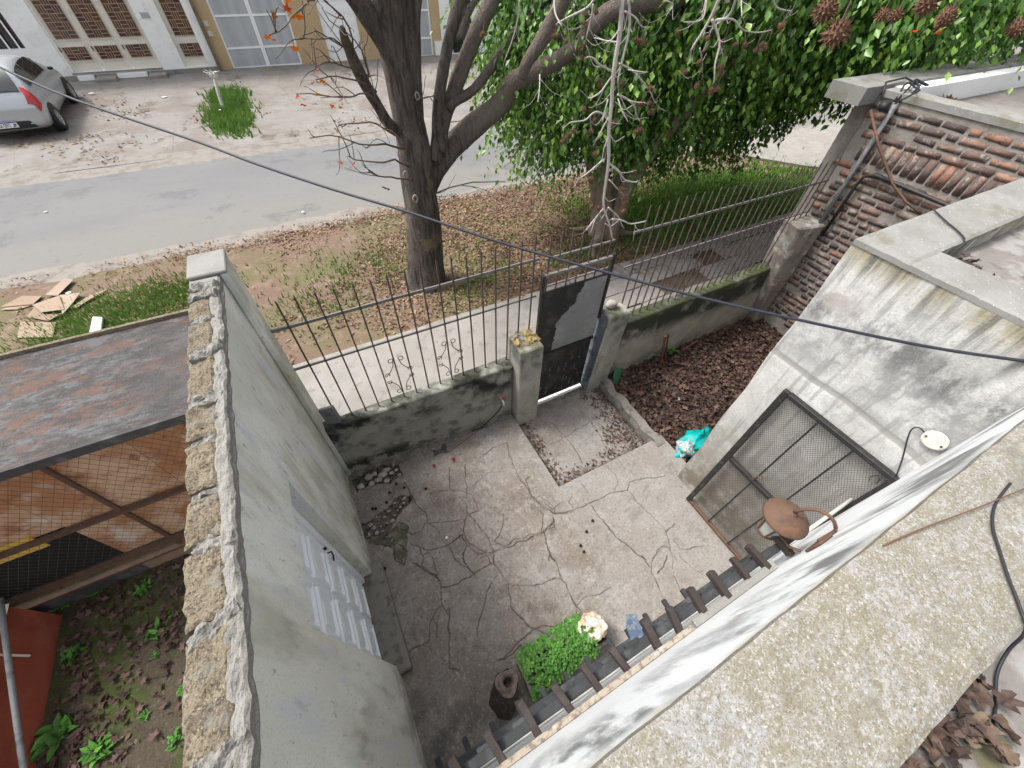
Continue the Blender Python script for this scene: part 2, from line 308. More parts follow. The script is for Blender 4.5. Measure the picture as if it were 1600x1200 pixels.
mat('end_pillar_plaster', (0.25, 0.23, 0.20), [dict(s=3, lo=0.44, hi=0.62, c=(0.19, 0.16, 0.14), k=0.8, d=7), dict(s=5, lo=0.54, hi=0.62, c=(0.44, 0.43, 0.41), k=0.75, d=8), dict(s=7, lo=0.5, hi=0.68, c=(0.09, 0.08, 0.07), k=0.7, d=8)], rough=0.93, bump=[(12, 0.4), (80, 0.4)], bdist=0.01)
mat('house_side_paint', (0.47, 0.465, 0.45), [
    dict(s=2.6, lo=0.46, hi=0.60, c=(0.60, 0.60, 0.59), k=0.9, d=9, r=0.72),
    dict(s=6, lo=0.48, hi=0.62, c=(0.36, 0.355, 0.34), k=0.6, d=9, r=0.78),
    dict(s=4.5, lo=0.42, hi=0.60, c=(0.25, 0.252, 0.255), k=0.85, d=9, r=0.78, win=[('z', 1.98, 2.25), ('z', 2.70, 2.5)], wob=0.2),
    dict(s=5.0, lo=0.40, hi=0.58, c=(0.10, 0.10, 0.10), k=0.85, d=9, r=0.78, v=(1, 1, 0.5), win=[('z', 2.25, 2.48), ('z', 2.62, 2.54)], wob=0.14),
    dict(s=2.6, lo=0.52, hi=0.60, c=(0.33, 0.31, 0.28), k=0.9, d=7, win=[('y', 0.5, 0.8)]),
    dict(s=None, c=(0.28, 0.275, 0.26), k=0.9, win=[('z', 2.00, 2.015), ('z', 2.06, 2.045)], wob=0.08, ws=2.5),
    dict(s=9, lo=0.35, hi=0.58, c=(0.25, 0.215, 0.10), k=0.8, win=[('z', 2.72, 2.88)], d=7, v=(1, 1.5, 0.22)),
    dict(s=11, lo=0.46, hi=0.60, c=(0.10, 0.098, 0.082), k=0.85, win=[('z', 2.52, 2.86)], d=8, v=(1, 1.4, 0.13)),
    dict(s=3, lo=0.56, hi=0.64, c=(0.45, 0.35, 0.22), k=0.6, win=[('z', 2.5, 2.7)], d=5),
    dict(s=13, lo=0.52, hi=0.62, c=(0.22, 0.22, 0.21), k=0.55, d=8, v=(1, 1.3, 0.12)),
    dict(s=4, lo=0.34, hi=0.56, c=(0.27, 0.258, 0.222), k=0.85, win=[('z', 1.5, 0.9)], wob=0.4, d=9, r=0.7),
    dict(s=5, lo=0.38, hi=0.56, c=(0.15, 0.125, 0.085), k=0.85, win=[('z', 0.95, 0.15)], wob=0.3, d=9, r=0.7),
    dict(s=80, lo=0.54, hi=0.64, c=(0.27, 0.27, 0.26), k=0.5, d=5)], rough=0.9, bump=[(14, 0.4), (90, 0.5)], bdist=0.008)
mat('house_front_paint', (0.6948, 0.7165, 0.7274), [dict(s=4, lo=0.46, hi=0.62, c=(0.7599, 0.7762, 0.7816), k=0.8, v=(1, 1, 0.4), d=6),
    dict(s=3.2, lo=0.47, hi=0.57, c=(0.1303, 0.1303, 0.1303), k=0.9, v=(1, 1, 0.35), d=8, win=[('z', 2.1, 2.5), ('z', 2.86, 2.72)], wob=0.15),
    dict(s=5, lo=0.50, hi=0.64, c=(0.3582, 0.3691, 0.3745), k=0.8, v=(1, 1, 0.3), d=8, win=[('z', 1.9, 2.3)]),
    dict(s=5, lo=0.36, hi=0.52, c=(0.4994, 0.456, 0.3474), k=0.9, win=[('z', 2.78, 2.86)], d=6)], rough=0.85, bump=[(30, 0.3)], bdist=0.006)
SLAB = [dict(s=2.2, lo=0.40, hi=0.60, c=(0.1947, 0.1735, 0.1239), k=0.85, d=7), dict(s=3.8, lo=0.48, hi=0.62, c=(0.2537, 0.2572, 0.262), k=0.85, d=9, r=0.7),
    dict(s=14, lo=0.48, hi=0.60, c=(0.3009, 0.3009, 0.295), k=0.6, d=9, r=0.8, v=(1, 1.6, 1)), dict(s=70, lo=0.46, hi=0.58, c=(0.1593, 0.1392, 0.09204), k=0.75, d=6, r=0.75), dict(s=120, lo=0.52, hi=0.62, c=(0.354, 0.354, 0.3481), k=0.7, d=5, r=0.7),
    dict(s=230, lo=0.54, hi=0.64, c=(0.0885, 0.08024, 0.059), k=0.7, d=3), dict(s=90, lo=0.68, hi=0.71, c=(0.4956, 0.4838, 0.472), k=0.6, d=2), dict(s=6, lo=0.55, hi=0.66, c=(0.1298, 0.1274, 0.1062), k=0.6, d=9, r=0.7)]
mat('parapet_concrete', (0.20, 0.192, 0.165), SLAB, rough=0.9, bump=[(60, 0.5), (180, 0.6)], bdist=0.004)
mat('parapet_grey', (0.1938, 0.1904, 0.1768), [dict(s=3.6, lo=0.44, hi=0.62, c=(0.2346, 0.2312, 0.221), k=0.8, d=6), dict(s=4, lo=0.52, hi=0.66, c=(0.1496, 0.1394, 0.0952), k=0.7, d=7), dict(s=60, lo=0.55, hi=0.7, c=(0.1088, 0.1054, 0.0952), k=0.5, d=4), dict(s=60, lo=0.67, hi=0.71, c=(0.4896, 0.4896, 0.4896), k=0.8, d=2)], rough=0.9, bump=[(60, 0.4)], bdist=0.004)
mat('roof_concrete', (0.168, 0.156, 0.144), [dict(s=5, lo=0.46, hi=0.60, c=(0.272, 0.264, 0.256), k=0.8, d=8), dict(s=8, lo=0.52, hi=0.66, c=(0.08, 0.072, 0.06), k=0.8, d=8), dict(s=4, lo=0.56, hi=0.66, c=(0.104, 0.104, 0.04), k=0.6)], rough=0.93, bump=[(40, 0.6)], bdist=0.006)
mat('brick', (0.2651, 0.1305, 0.0931), [dict(s=22, lo=0.48, hi=0.64, c=(0.07091, 0.05594, 0.0507), k=0.8, d=8, r=0.7), dict(s=14, lo=0.52, hi=0.62, c=(0.2627, 0.244, 0.2215), k=0.75, d=8, r=0.7)], rough=0.93, bump=[(50, 0.6), (130, 0.5)], bdist=0.006,
    rnd=[(0.0, (0.0665, 0.05153, 0.05153)), (0.3, (0.1067, 0.07456, 0.06708)), (0.55, (0.1452, 0.08915, 0.0719)), (0.75, (0.1908, 0.1197, 0.09351)), (0.93, (0.2645, 0.1299, 0.08645)), (1.0, (0.236, 0.1987, 0.1538))])
mat('brick_mortar', (0.2199, 0.2003, 0.1808), [dict(s=12, lo=0.45, hi=0.62, c=(0.2835, 0.2659, 0.2395), k=0.8, d=7), dict(s=6, lo=0.5, hi=0.66, c=(0.1368, 0.1221, 0.1075), k=0.8, d=7)], rough=0.95, bump=[(40, 0.8), (120, 0.6)], bdist=0.01)
mat('white_render', (0.80, 0.80, 0.79), [dict(s=1.5, lo=0.5, hi=0.7, c=(0.5952, 0.5952, 0.5766), k=0.6, d=6), dict(s=9, lo=0.58, hi=0.7, c=(0.4185, 0.4092, 0.3813), k=0.4, d=7)], rough=0.85, bump=[(30, 0.2)])
mat('tan_render', (0.46, 0.34, 0.20), [dict(s=2, lo=0.5, hi=0.7, c=(0.40, 0.295, 0.175), k=0.6, d=6)], rough=0.88, bump=[(40, 0.25)])
mat('lattice_bar', (0.36, 0.25, 0.20), rough=0.6)
mat('cream_paint', (0.66, 0.63, 0.55), [dict(s=4, lo=0.52, hi=0.7, c=(0.52, 0.49, 0.42), k=0.6, d=6)], rough=0.6)
mat('amber_glass', (0.10, 0.055, 0.018), [dict(s=2, lo=0.45, hi=0.6, c=(0.05, 0.02, 0.02), k=0.9)], rough=0.25, spec=0.5)
mat('white_paint', (0.80, 0.81, 0.82), [dict(s=7, lo=0.55, hi=0.75, c=(0.66, 0.67, 0.68), k=0.5)], rough=0.4)
mat('door_white', (0.74, 0.77, 0.80), [dict(s=5, lo=0.5, hi=0.7, c=(0.58, 0.61, 0.65), k=0.5), dict(s=40, lo=0.6, hi=0.75, c=(0.42, 0.42, 0.42), k=0.3)], rough=0.35)
mat('pale_glass', (0.42, 0.44, 0.46), [dict(s=1.5, lo=0.4, hi=0.6, c=(0.34, 0.36, 0.385), k=0.8, v=(3, 1, 0.2))], rough=0.2, spec=0.6)
mat('pane_frosted', (0.40, 0.44, 0.40), rough=0.25, spec=0.6)
mat('black_iron', (0.022, 0.021, 0.021), [dict(s=20, lo=0.55, hi=0.7, c=(0.10, 0.075, 0.06), k=0.6)], rough=0.55, bump=[(60, 0.3)], bdist=0.003)
mat('mesh_iron', (0.119, 0.105, 0.091), rough=0.6)
mat('fence_iron', (0.060, 0.048, 0.042), [dict(s=25, lo=0.5, hi=0.7, c=(0.12, 0.085, 0.065), k=0.7)], rough=0.65)
mat('rail_iron', (0.15, 0.14, 0.13), [dict(s=12, lo=0.5, hi=0.7, c=(0.09, 0.07, 0.06), k=0.7)], rough=0.65)
mat('gate_sheet', (0.018, 0.018, 0.020), [dict(s=16, lo=0.56, hi=0.62, c=(0.24, 0.24, 0.235), k=0.7, v=(1.6, 1, 0.5), d=9, r=0.75, win=[('z', 0.8, 0.45)]), dict(s=5, lo=0.5, hi=0.66, c=(0.06, 0.05, 0.042), k=0.7, d=8), dict(s=6, lo=0.55, hi=0.72, c=(0.05, 0.05, 0.052), k=0.7, d=6)], rough=0.45, bump=[(10, 0.15)], bdist=0.005)
mat('gate_patch', (0.20, 0.20, 0.205), [dict(s=4, lo=0.45, hi=0.65, c=(0.29, 0.29, 0.29), k=0.7, d=6), dict(s=8, lo=0.55, hi=0.72, c=(0.09, 0.09, 0.095), k=0.6, d=7)], rough=0.6)
RUST = [dict(s=3, lo=0.45, hi=0.62, c=(0.20, 0.075, 0.03), k=0.9, d=8), dict(s=6, lo=0.50, hi=0.62, c=(0.34, 0.31, 0.29), k=0.75, d=8, v=(0.5, 2, 2)), dict(s=10, lo=0.55, hi=0.68, c=(0.04, 0.025, 0.02), k=0.7, d=8)]
mat('rust_plate', (0.34, 0.16, 0.08), [dict(s=2.2, lo=0.46, hi=0.60, c=(0.52, 0.37, 0.25), k=0.85, d=8), dict(s=4, lo=0.52, hi=0.66, c=(0.58, 0.52, 0.47), k=0.7, d=8, v=(1, 1, 0.6)), dict(s=6, lo=0.52, hi=0.66, c=(0.16, 0.06, 0.03), k=0.8, d=9, r=0.7), dict(s=4, lo=0.5, hi=0.7, c=(0.15, 0.055, 0.03), k=0.6, win=[('x', -2.1, -1.2)], d=6)], rough=0.8, bump=[(30, 0.3)])
mat('rust_roof', (0.02022, 0.01777, 0.01777), [dict(s=6, lo=0.46, hi=0.56, c=(0.08523, 0.08523, 0.09135), k=0.9, d=9, r=0.82, v=(0.6, 1.5, 1)), dict(s=2.0, lo=0.46, hi=0.60, c=(0.05728, 0.05116, 0.04932), k=0.7, d=6), dict(s=5, lo=0.50, hi=0.57, c=(0.08101, 0.03511, 0.0192), k=0.9, d=9, r=0.82, v=(0.6, 1.5, 1)), dict(s=16, lo=0.52, hi=0.60, c=(0.01206, 0.009611, 0.009611), k=0.85, d=9, r=0.8, v=(0.6, 1.6, 1)), dict(s=24, lo=0.60, hi=0.65, c=(0.1499, 0.1499, 0.1591), k=0.8, d=8, r=0.8, v=(0.6, 1.6, 1)), dict(s=5, lo=0.42, hi=0.6, c=(0.01489, 0.01367, 0.01428), k=0.75, d=8, win=[('x', -1.9, -1.1)])], rough=0.6, bump=[(14, 0.6, (0.6, 1.6, 1)), (70, 0.6)], bdist=0.01)
mat('rust_iron', (0.105, 0.060, 0.040), [dict(s=14, lo=0.5, hi=0.68, c=(0.07, 0.04, 0.028), k=0.8, d=6), dict(s=10, lo=0.55, hi=0.68, c=(0.18, 0.085, 0.045), k=0.8, d=6)], rough=0.8, bump=[(60, 0.4)], bdist=0.003)
mat('red_rust', (0.16, 0.06, 0.04), rough=0.85)
mat('old_wood', (0.03794, 0.02902, 0.02678), [dict(s=10, lo=0.5, hi=0.68, c=(0.06696, 0.0558, 0.05134), k=0.8, d=7), dict(s=20, lo=0.55, hi=0.7, c=(0.04464, 0.02455, 0.01786), k=0.8, d=5)], rough=0.85, bump=[(30, 0.5)], bdist=0.004)
mat('old_wood_grey', (0.03506, 0.03697, 0.03952), [dict(s=10, lo=0.48, hi=0.68, c=(0.07331, 0.0765, 0.07969), k=0.8, d=7), dict(s=6, lo=0.55, hi=0.68, c=(0.01275, 0.01275, 0.01275), k=0.8, d=5)], rough=0.85, bump=[(30, 0.5)], bdist=0.004)
mat('ledge_grit', (0.30, 0.26, 0.21), [dict(s=45, lo=0.48, hi=0.62, c=(0.13, 0.10, 0.08), k=0.8, d=4), dict(s=25, lo=0.58, hi=0.68, c=(0.44, 0.42, 0.38), k=0.7, d=4)], rough=0.95, bump=[(90, 0.7)], bdist=0.005)
mat('red_paint', (0.26, 0.062, 0.038), [dict(s=2.5, lo=0.45, hi=0.65, c=(0.21, 0.045, 0.026), k=0.8, d=5), dict(s=3, lo=0.5, hi=0.7, c=(0.25, 0.12, 0.10), k=0.7, d=7, win=[('z', 0.35, 0.02)])], rough=0.7, bump=[(25, 0.25)])
mat('bark', (0.1092, 0.092, 0.0805), [dict(s=6, lo=0.45, hi=0.65, c=(0.184, 0.1552, 0.1323), k=0.8, v=(1, 1, 0.3), d=7), dict(s=22, lo=0.48, hi=0.60, c=(0.0437, 0.0368, 0.0322), k=0.85, v=(1, 1, 0.14), d=6), dict(s=3, lo=0.58, hi=0.68, c=(0.23, 0.1955, 0.1035), k=0.6), dict(s=None, c=(0.20, 0.165, 0.14), k=0.75, win=[('x', 1.85, 2.7)], wob=0.3)], rough=0.93, bump=[(20, 1.0, (1, 1, 0.16)), (70, 0.7, (1, 1, 0.4))], bdist=0.07)
mat('bark_smooth', (0.18, 0.145, 0.12), [dict(s=5, lo=0.45, hi=0.65, c=(0.25, 0.205, 0.17), k=0.8, d=6), dict(s=9, lo=0.55, hi=0.7, c=(0.09, 0.07, 0.06), k=0.7, d=7)], rough=0.9, bump=[(25, 0.5)], bdist=0.01)
mat('ficus_bark', (0.24, 0.188, 0.144), [dict(s=5, lo=0.45, hi=0.65, c=(0.304, 0.248, 0.2), k=0.8, v=(1, 1, 0.3), d=6), dict(s=6, lo=0.52, hi=0.68, c=(0.12, 0.088, 0.068), k=0.8, v=(1, 1, 0.3), d=6)], rough=0.9, bump=[(12, 0.7, (1, 1, 0.25))], bdist=0.03)
mat('knot_wood', (0.21, 0.18, 0.155), rough=0.9)
mat('dead_twig', (0.40, 0.365, 0.345), [dict(s=30, lo=0.5, hi=0.7, c=(0.26, 0.225, 0.20), k=0.7)], rough=0.9)
mat('thin_twig', (0.12, 0.09, 0.075), rough=0.9)
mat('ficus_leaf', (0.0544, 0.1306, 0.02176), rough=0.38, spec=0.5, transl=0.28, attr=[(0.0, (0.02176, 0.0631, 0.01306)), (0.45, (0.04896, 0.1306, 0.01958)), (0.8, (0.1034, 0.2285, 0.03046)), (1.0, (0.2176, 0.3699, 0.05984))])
mat('shrub_leaf', (0.056, 0.1344, 0.0224), rough=0.5, transl=0.25, attr=[(0.0, (0.0336, 0.1008, 0.0168)), (0.6, (0.0784, 0.224, 0.03136)), (1.0, (0.1456, 0.3584, 0.0616))])
mat('grass_blade', (0.03665, 0.08286, 0.01684), rough=0.6, transl=0.3, attr=[(0.0, (0.06497, 0.1178, 0.02536)), (0.5, (0.1087, 0.2143, 0.03937)), (0.85, (0.1652, 0.2775, 0.05961)), (1.0, (0.2543, 0.2609, 0.1091))])
mat('litter_tan', (0.1398, 0.07507, 0.04269), rough=0.8, transl=0.1, attr=[(0.0, (0.05956, 0.03171, 0.02134)), (0.3, (0.1331, 0.07154, 0.04563)), (0.6, (0.2326, 0.1484, 0.09009)), (0.82, (0.3194, 0.2352, 0.1446)), (0.93, (0.3509, 0.2602, 0.06595)), (1.0, (0.1154, 0.1413, 0.03768))])
mat('litter_brown', (0.07552, 0.04291, 0.02905), rough=0.75, attr=[(0.0, (0.02317, 0.01449, 0.01125)), (0.4, (0.05707, 0.03287, 0.0245)), (0.75, (0.103, 0.06032, 0.04506)), (0.93, (0.1626, 0.1081, 0.07597)), (0.975, (0.2248, 0.1497, 0.05437)), (1.0, (0.08153, 0.09391, 0.02905))])
mat('litter_red', (0.05386, 0.03244, 0.02387), rough=0.75, attr=[(0.0, (0.03244, 0.01873, 0.01616)), (0.5, (0.08066, 0.04553, 0.03782)), (0.85, (0.1353, 0.07956, 0.06671)), (1.0, (0.1812, 0.1212, 0.09547))])
mat('dry_leaf', (0.09754, 0.05513, 0.03817), [dict(s=25, lo=0.48, hi=0.66, c=(0.02983, 0.01965, 0.01625), k=0.7)], rough=0.7, rnd=[(0, (0.03227, 0.02081, 0.01742)), (0.5, (0.06916, 0.04372, 0.03397)), (0.85, (0.1037, 0.06768, 0.04859)), (1, (0.1392, 0.1011, 0.06714))])
mat('orange_leaf', (0.6, 0.2, 0.03), rough=0.6, transl=0.4, rnd=[(0, (0.55, 0.10, 0.02)), (0.35, (0.70, 0.22, 0.02)), (0.7, (0.62, 0.30, 0.03)), (0.85, (0.40, 0.12, 0.05)), (1, (0.34, 0.30, 0.05))])
mat('crimson_leaf', (0.32, 0.02, 0.02), rough=0.6, transl=0.3)
mat('scarlet_leaf', (0.75, 0.06, 0.02), rough=0.6, transl=0.4)
mat('seed_ball', (0.105, 0.055, 0.034), [dict(s=60, lo=0.5, hi=0.65, c=(0.19, 0.105, 0.062), k=0.8)], rough=0.9)
mat('dark_ball', (0.025, 0.017, 0.014), rough=0.95)
mat('rubble', (0.336, 0.304, 0.272), [dict(s=25, lo=0.5, hi=0.68, c=(0.224, 0.192, 0.168), k=0.8)], rough=0.95, bump=[(60, 0.6)], rnd=[(0, (0.272, 0.24, 0.208)), (1, (0.416, 0.384, 0.344))])
mat('porous_rock', (0.62, 0.56, 0.47), [dict(s=10, lo=0.48, hi=0.6, c=(0.44, 0.31, 0.19), k=0.85, d=7), dict(s=25, lo=0.55, hi=0.68, c=(0.24, 0.15, 0.09), k=0.8, d=6)], rough=0.95, bump=[(40, 0.9)], bdist=0.01)
mat('stump_wood', (0.05, 0.038, 0.030), [dict(s=20, lo=0.48, hi=0.65, c=(0.13, 0.10, 0.08), k=0.8, d=7)], rough=0.95, bump=[(30, 0.9)], bdist=0.01)
mat('stump_cut', (0.1594, 0.1241, 0.1021), [dict(s=18, lo=0.45, hi=0.62, c=(0.06298, 0.04976, 0.04271), k=0.9, d=7), dict(s=35, lo=0.58, hi=0.7, c=(0.2923, 0.257, 0.2218), k=0.7, d=6)], rough=0.95, bump=[(40, 0.9)], bdist=0.008)
mat('planter_cement', (0.18, 0.1688, 0.15), [dict(s=10, lo=0.5, hi=0.66, c=(0.0825, 0.075, 0.06375), k=0.8, d=7)], rough=0.95, bump=[(50, 0.5)])
mat('teal_plastic', (0.0, 0.30, 0.29), [dict(s=9, lo=0.45, hi=0.6, c=(0.0, 0.38, 0.37), k=0.8)], rough=0.35, bump=[(18, 0.6)], bdist=0.02)
mat('clear_plastic', (0.30, 0.38, 0.38), [dict(s=30, lo=0.48, hi=0.62, c=(0.62, 0.66, 0.66), k=0.9, d=4, v=(2, 1, 1)), dict(s=16, lo=0.55, hi=0.65, c=(0.08, 0.16, 0.16), k=0.9)], rough=0.2, bump=[(30, 0.8)], bdist=0.02)
mat('black_rubber', (0.02, 0.02, 0.022), rough=0.55)
mat('blue_black_cable', (0.022, 0.024, 0.035), rough=0.5)
mat('grey_pipe', (0.16, 0.165, 0.175), [dict(s=12, lo=0.5, hi=0.68, c=(0.08, 0.08, 0.085), k=0.8)], rough=0.6)
mat('copper_wire', (0.13, 0.065, 0.0375), rough=0.6)
mat('white_pvc', (0.62, 0.60, 0.56), rough=0.5)
mat('cardboard', (0.246, 0.1784, 0.1264), [dict(s=8, lo=0.5, hi=0.7, c=(0.1989, 0.1417, 0.1001), k=0.7, v=(1, 4, 1))], rough=0.9, rnd=[(0, (0.2105, 0.1507, 0.1039)), (0.5, (0.2704, 0.2027, 0.1481)), (1, (0.3262, 0.2638, 0.2118))])
mat('green_cloth', (0.05, 0.15, 0.09), [dict(s=20, lo=0.5, hi=0.65, c=(0.03, 0.085, 0.05), k=0.8)], rough=0.8)
mat('blue_scrap', (0.0672, 0.0966, 0.1512), [dict(s=25, lo=0.5, hi=0.62, c=(0.1671, 0.1839, 0.2091), k=0.8)], rough=0.7)
mat('red_plastic', (0.45, 0.03, 0.02), rough=0.45)
mat('yellow_board', (0.55, 0.36, 0.07), [dict(s=5, lo=0.5, hi=0.7, c=(0.62, 0.46, 0.14), k=0.6)], rough=0.8)
mat('shade_black', (0.010, 0.010, 0.009), rough=0.9)
mat('tan_plate', (0.24, 0.16, 0.11), [dict(s=5, lo=0.5, hi=0.7, c=(0.18, 0.11, 0.07), k=0.7)], rough=0.85)
mat('dark_band', (0.045, 0.042, 0.045), [dict(s=8, lo=0.5, hi=0.66, c=(0.10, 0.10, 0.105), k=0.7)], rough=0.8)
mat('car_silver', (0.44, 0.46, 0.48), rough=0.25, metal=0.5, spec=0.5)
mat('car_glass', (0.012, 0.014, 0.020), rough=0.06, spec=0.8)
mat('car_trim', (0.018, 0.018, 0.020), rough=0.55)
mat('tail_red', (0.42, 0.025, 0.03), rough=0.2, spec=0.6)
mat('alloy', (0.42, 0.43, 0.44), rough=0.35, metal=0.6)
mat('plate_white', (0.78, 0.79, 0.80), rough=0.4)
mat('plate_blue', (0.03, 0.05, 0.32), rough=0.4)
mat('ink', (0.02, 0.02, 0.025), rough=0.6)
mat('litter_white', (0.75, 0.75, 0.75), rough=0.7)
mat('lime_wash', (0.55, 0.53, 0.49), [dict(s=20, lo=0.5, hi=0.66, c=(0.40, 0.36, 0.31), k=0.7)], rough=0.9)

# ------------------------------------------------------------------ the ground and the street
struct(sheet('ground', -150, 150, -60, 240, 60, 60, lambda X, Y: -0.45 + 0*X, 'dirt'))
def verge_z(X, Y): return 0.03 + 0.05*fbm(X, Y, 1.3) + 0.02*fbm(X, Y, 6)
struct(sheet('verge', -22, 45, 4.45, 8.75, 330, 50, lambda X, Y: verge_z(X, Y) - 0.14*np.clip((Y-8.15-0.25*fbm(X,Y,0.9))/0.35, 0, 1), 'verge_soil'))
struct(sheet('road', -60, 120, 8.2, 13.75, 200, 30, lambda X, Y: -0.045 + 0.06*np.sin(np.clip((Y-8.2)/5.5,0,1)*math.pi), 'asphalt'))
def edge_wave(X): return 0.22*(fbm(X, X*0, 0.8) - 0.5)
# broken strip of sand and old concrete along the near and the far road edge
def strip(name, y0, y1, z, m, amp, seed):
    xs = np.arange(-24, 60, 0.2); mb = MB(); z2 = z+0.075 if y0 > 10 else z
    a = y0 + amp*(fbm(xs, xs*0+seed, 0.7)-0.5)*2; b = y1 + amp*(fbm(xs, xs*0+seed+9, 0.9)-0.5)*2
    n = len(xs)
    mb.v = [(float(x), float(p), z) for x, p in zip(xs, a)] + [(float(x), float(q), z2+0.004) for x, q in zip(xs, b)]
    mb.f = [(i, i+1, n+i+1, n+i) for i in range(n-1)]
    return struct(mb.build(name, m, origin=(0,0,0)))
strip('gutter_far', 13.25, 13.95, -0.031, 'gutter_sand', 0.3, 4)
strip('road_shoulder', 8.30, 8.85, -0.005, 'gutter_sand', 0.35, 14)
def far_z(X, Y): return np.clip((Y-13.5)*0.031, 0, 1) + 0.035*(fbm(X, Y, 0.9)-0.5) + 0.012*np.round(fbm(X, Y, 0.55)*6)/2
struct(sheet('far_pavement', -30, 60, 13.6, 23.5, 300, 70, far_z, 'far_concrete'))
# near pavement in front of the wall: trowelled cement left of the gate, paving slabs right of it
mb = MB()
xs = np.linspace(-22, 3.05, 60); oy = 4.52 + 0.09*(fbm(xs, xs*0+2, 1.2)-0.5)
mb.poly([(-22, 2.742)] + [(3.05, 2.742)] + [(float(x), float(y)) for x, y in zip(xs[::-1], oy[::-1])], -0.2, 0.115)
dw = MB().poly([(11.2,8.35),(11.4,7.45),(12.4,6.2),(13.9,4.95),(16,4.4),(45,4.4),(45,8.35)][::-1], -0.1, 0.125).build('driveway', 'walk_concrete', origin=(0,0,0)); struct(dw)
pv = struct(mb.build('pavement', 'walk_concrete', origin=(0,0,0)))
base = struct(MB().box(3.05, 30, 2.742, 4.62, -0.2, 0.075).build('pavement_bed', 'dirt', origin=(0,0,0)))
k = 0
for j in range(5):
    x = 3.06
    while x < 9.5:
        wx = random.uniform(0.50, 0.72); wy = 0.365
        if not (x > 4.9 and x < 6.6 and j in (2, 3) and random.random() < 0.75):
            p = MB(); y = 2.75 + j*0.372; z = 0.105 + random.uniform(-0.008, 0.012); t = random.uniform(-0.008, 0.008)
            g = 0.007
            p.hexa([(x+g,y+g,0.06),(x+wx-g,y+g,0.06),(x+wx-g,y+wy-g,0.06),(x+g,y+wy-g,0.06)], [(x+g,y+g,z),(x+wx-g,y+g,z+t),(x+wx-g,y+wy-g,z+t),(x+g,y+wy-g,z-t)])
            p.build('paving_slab', 'walk_slabs', base)
        x += wx

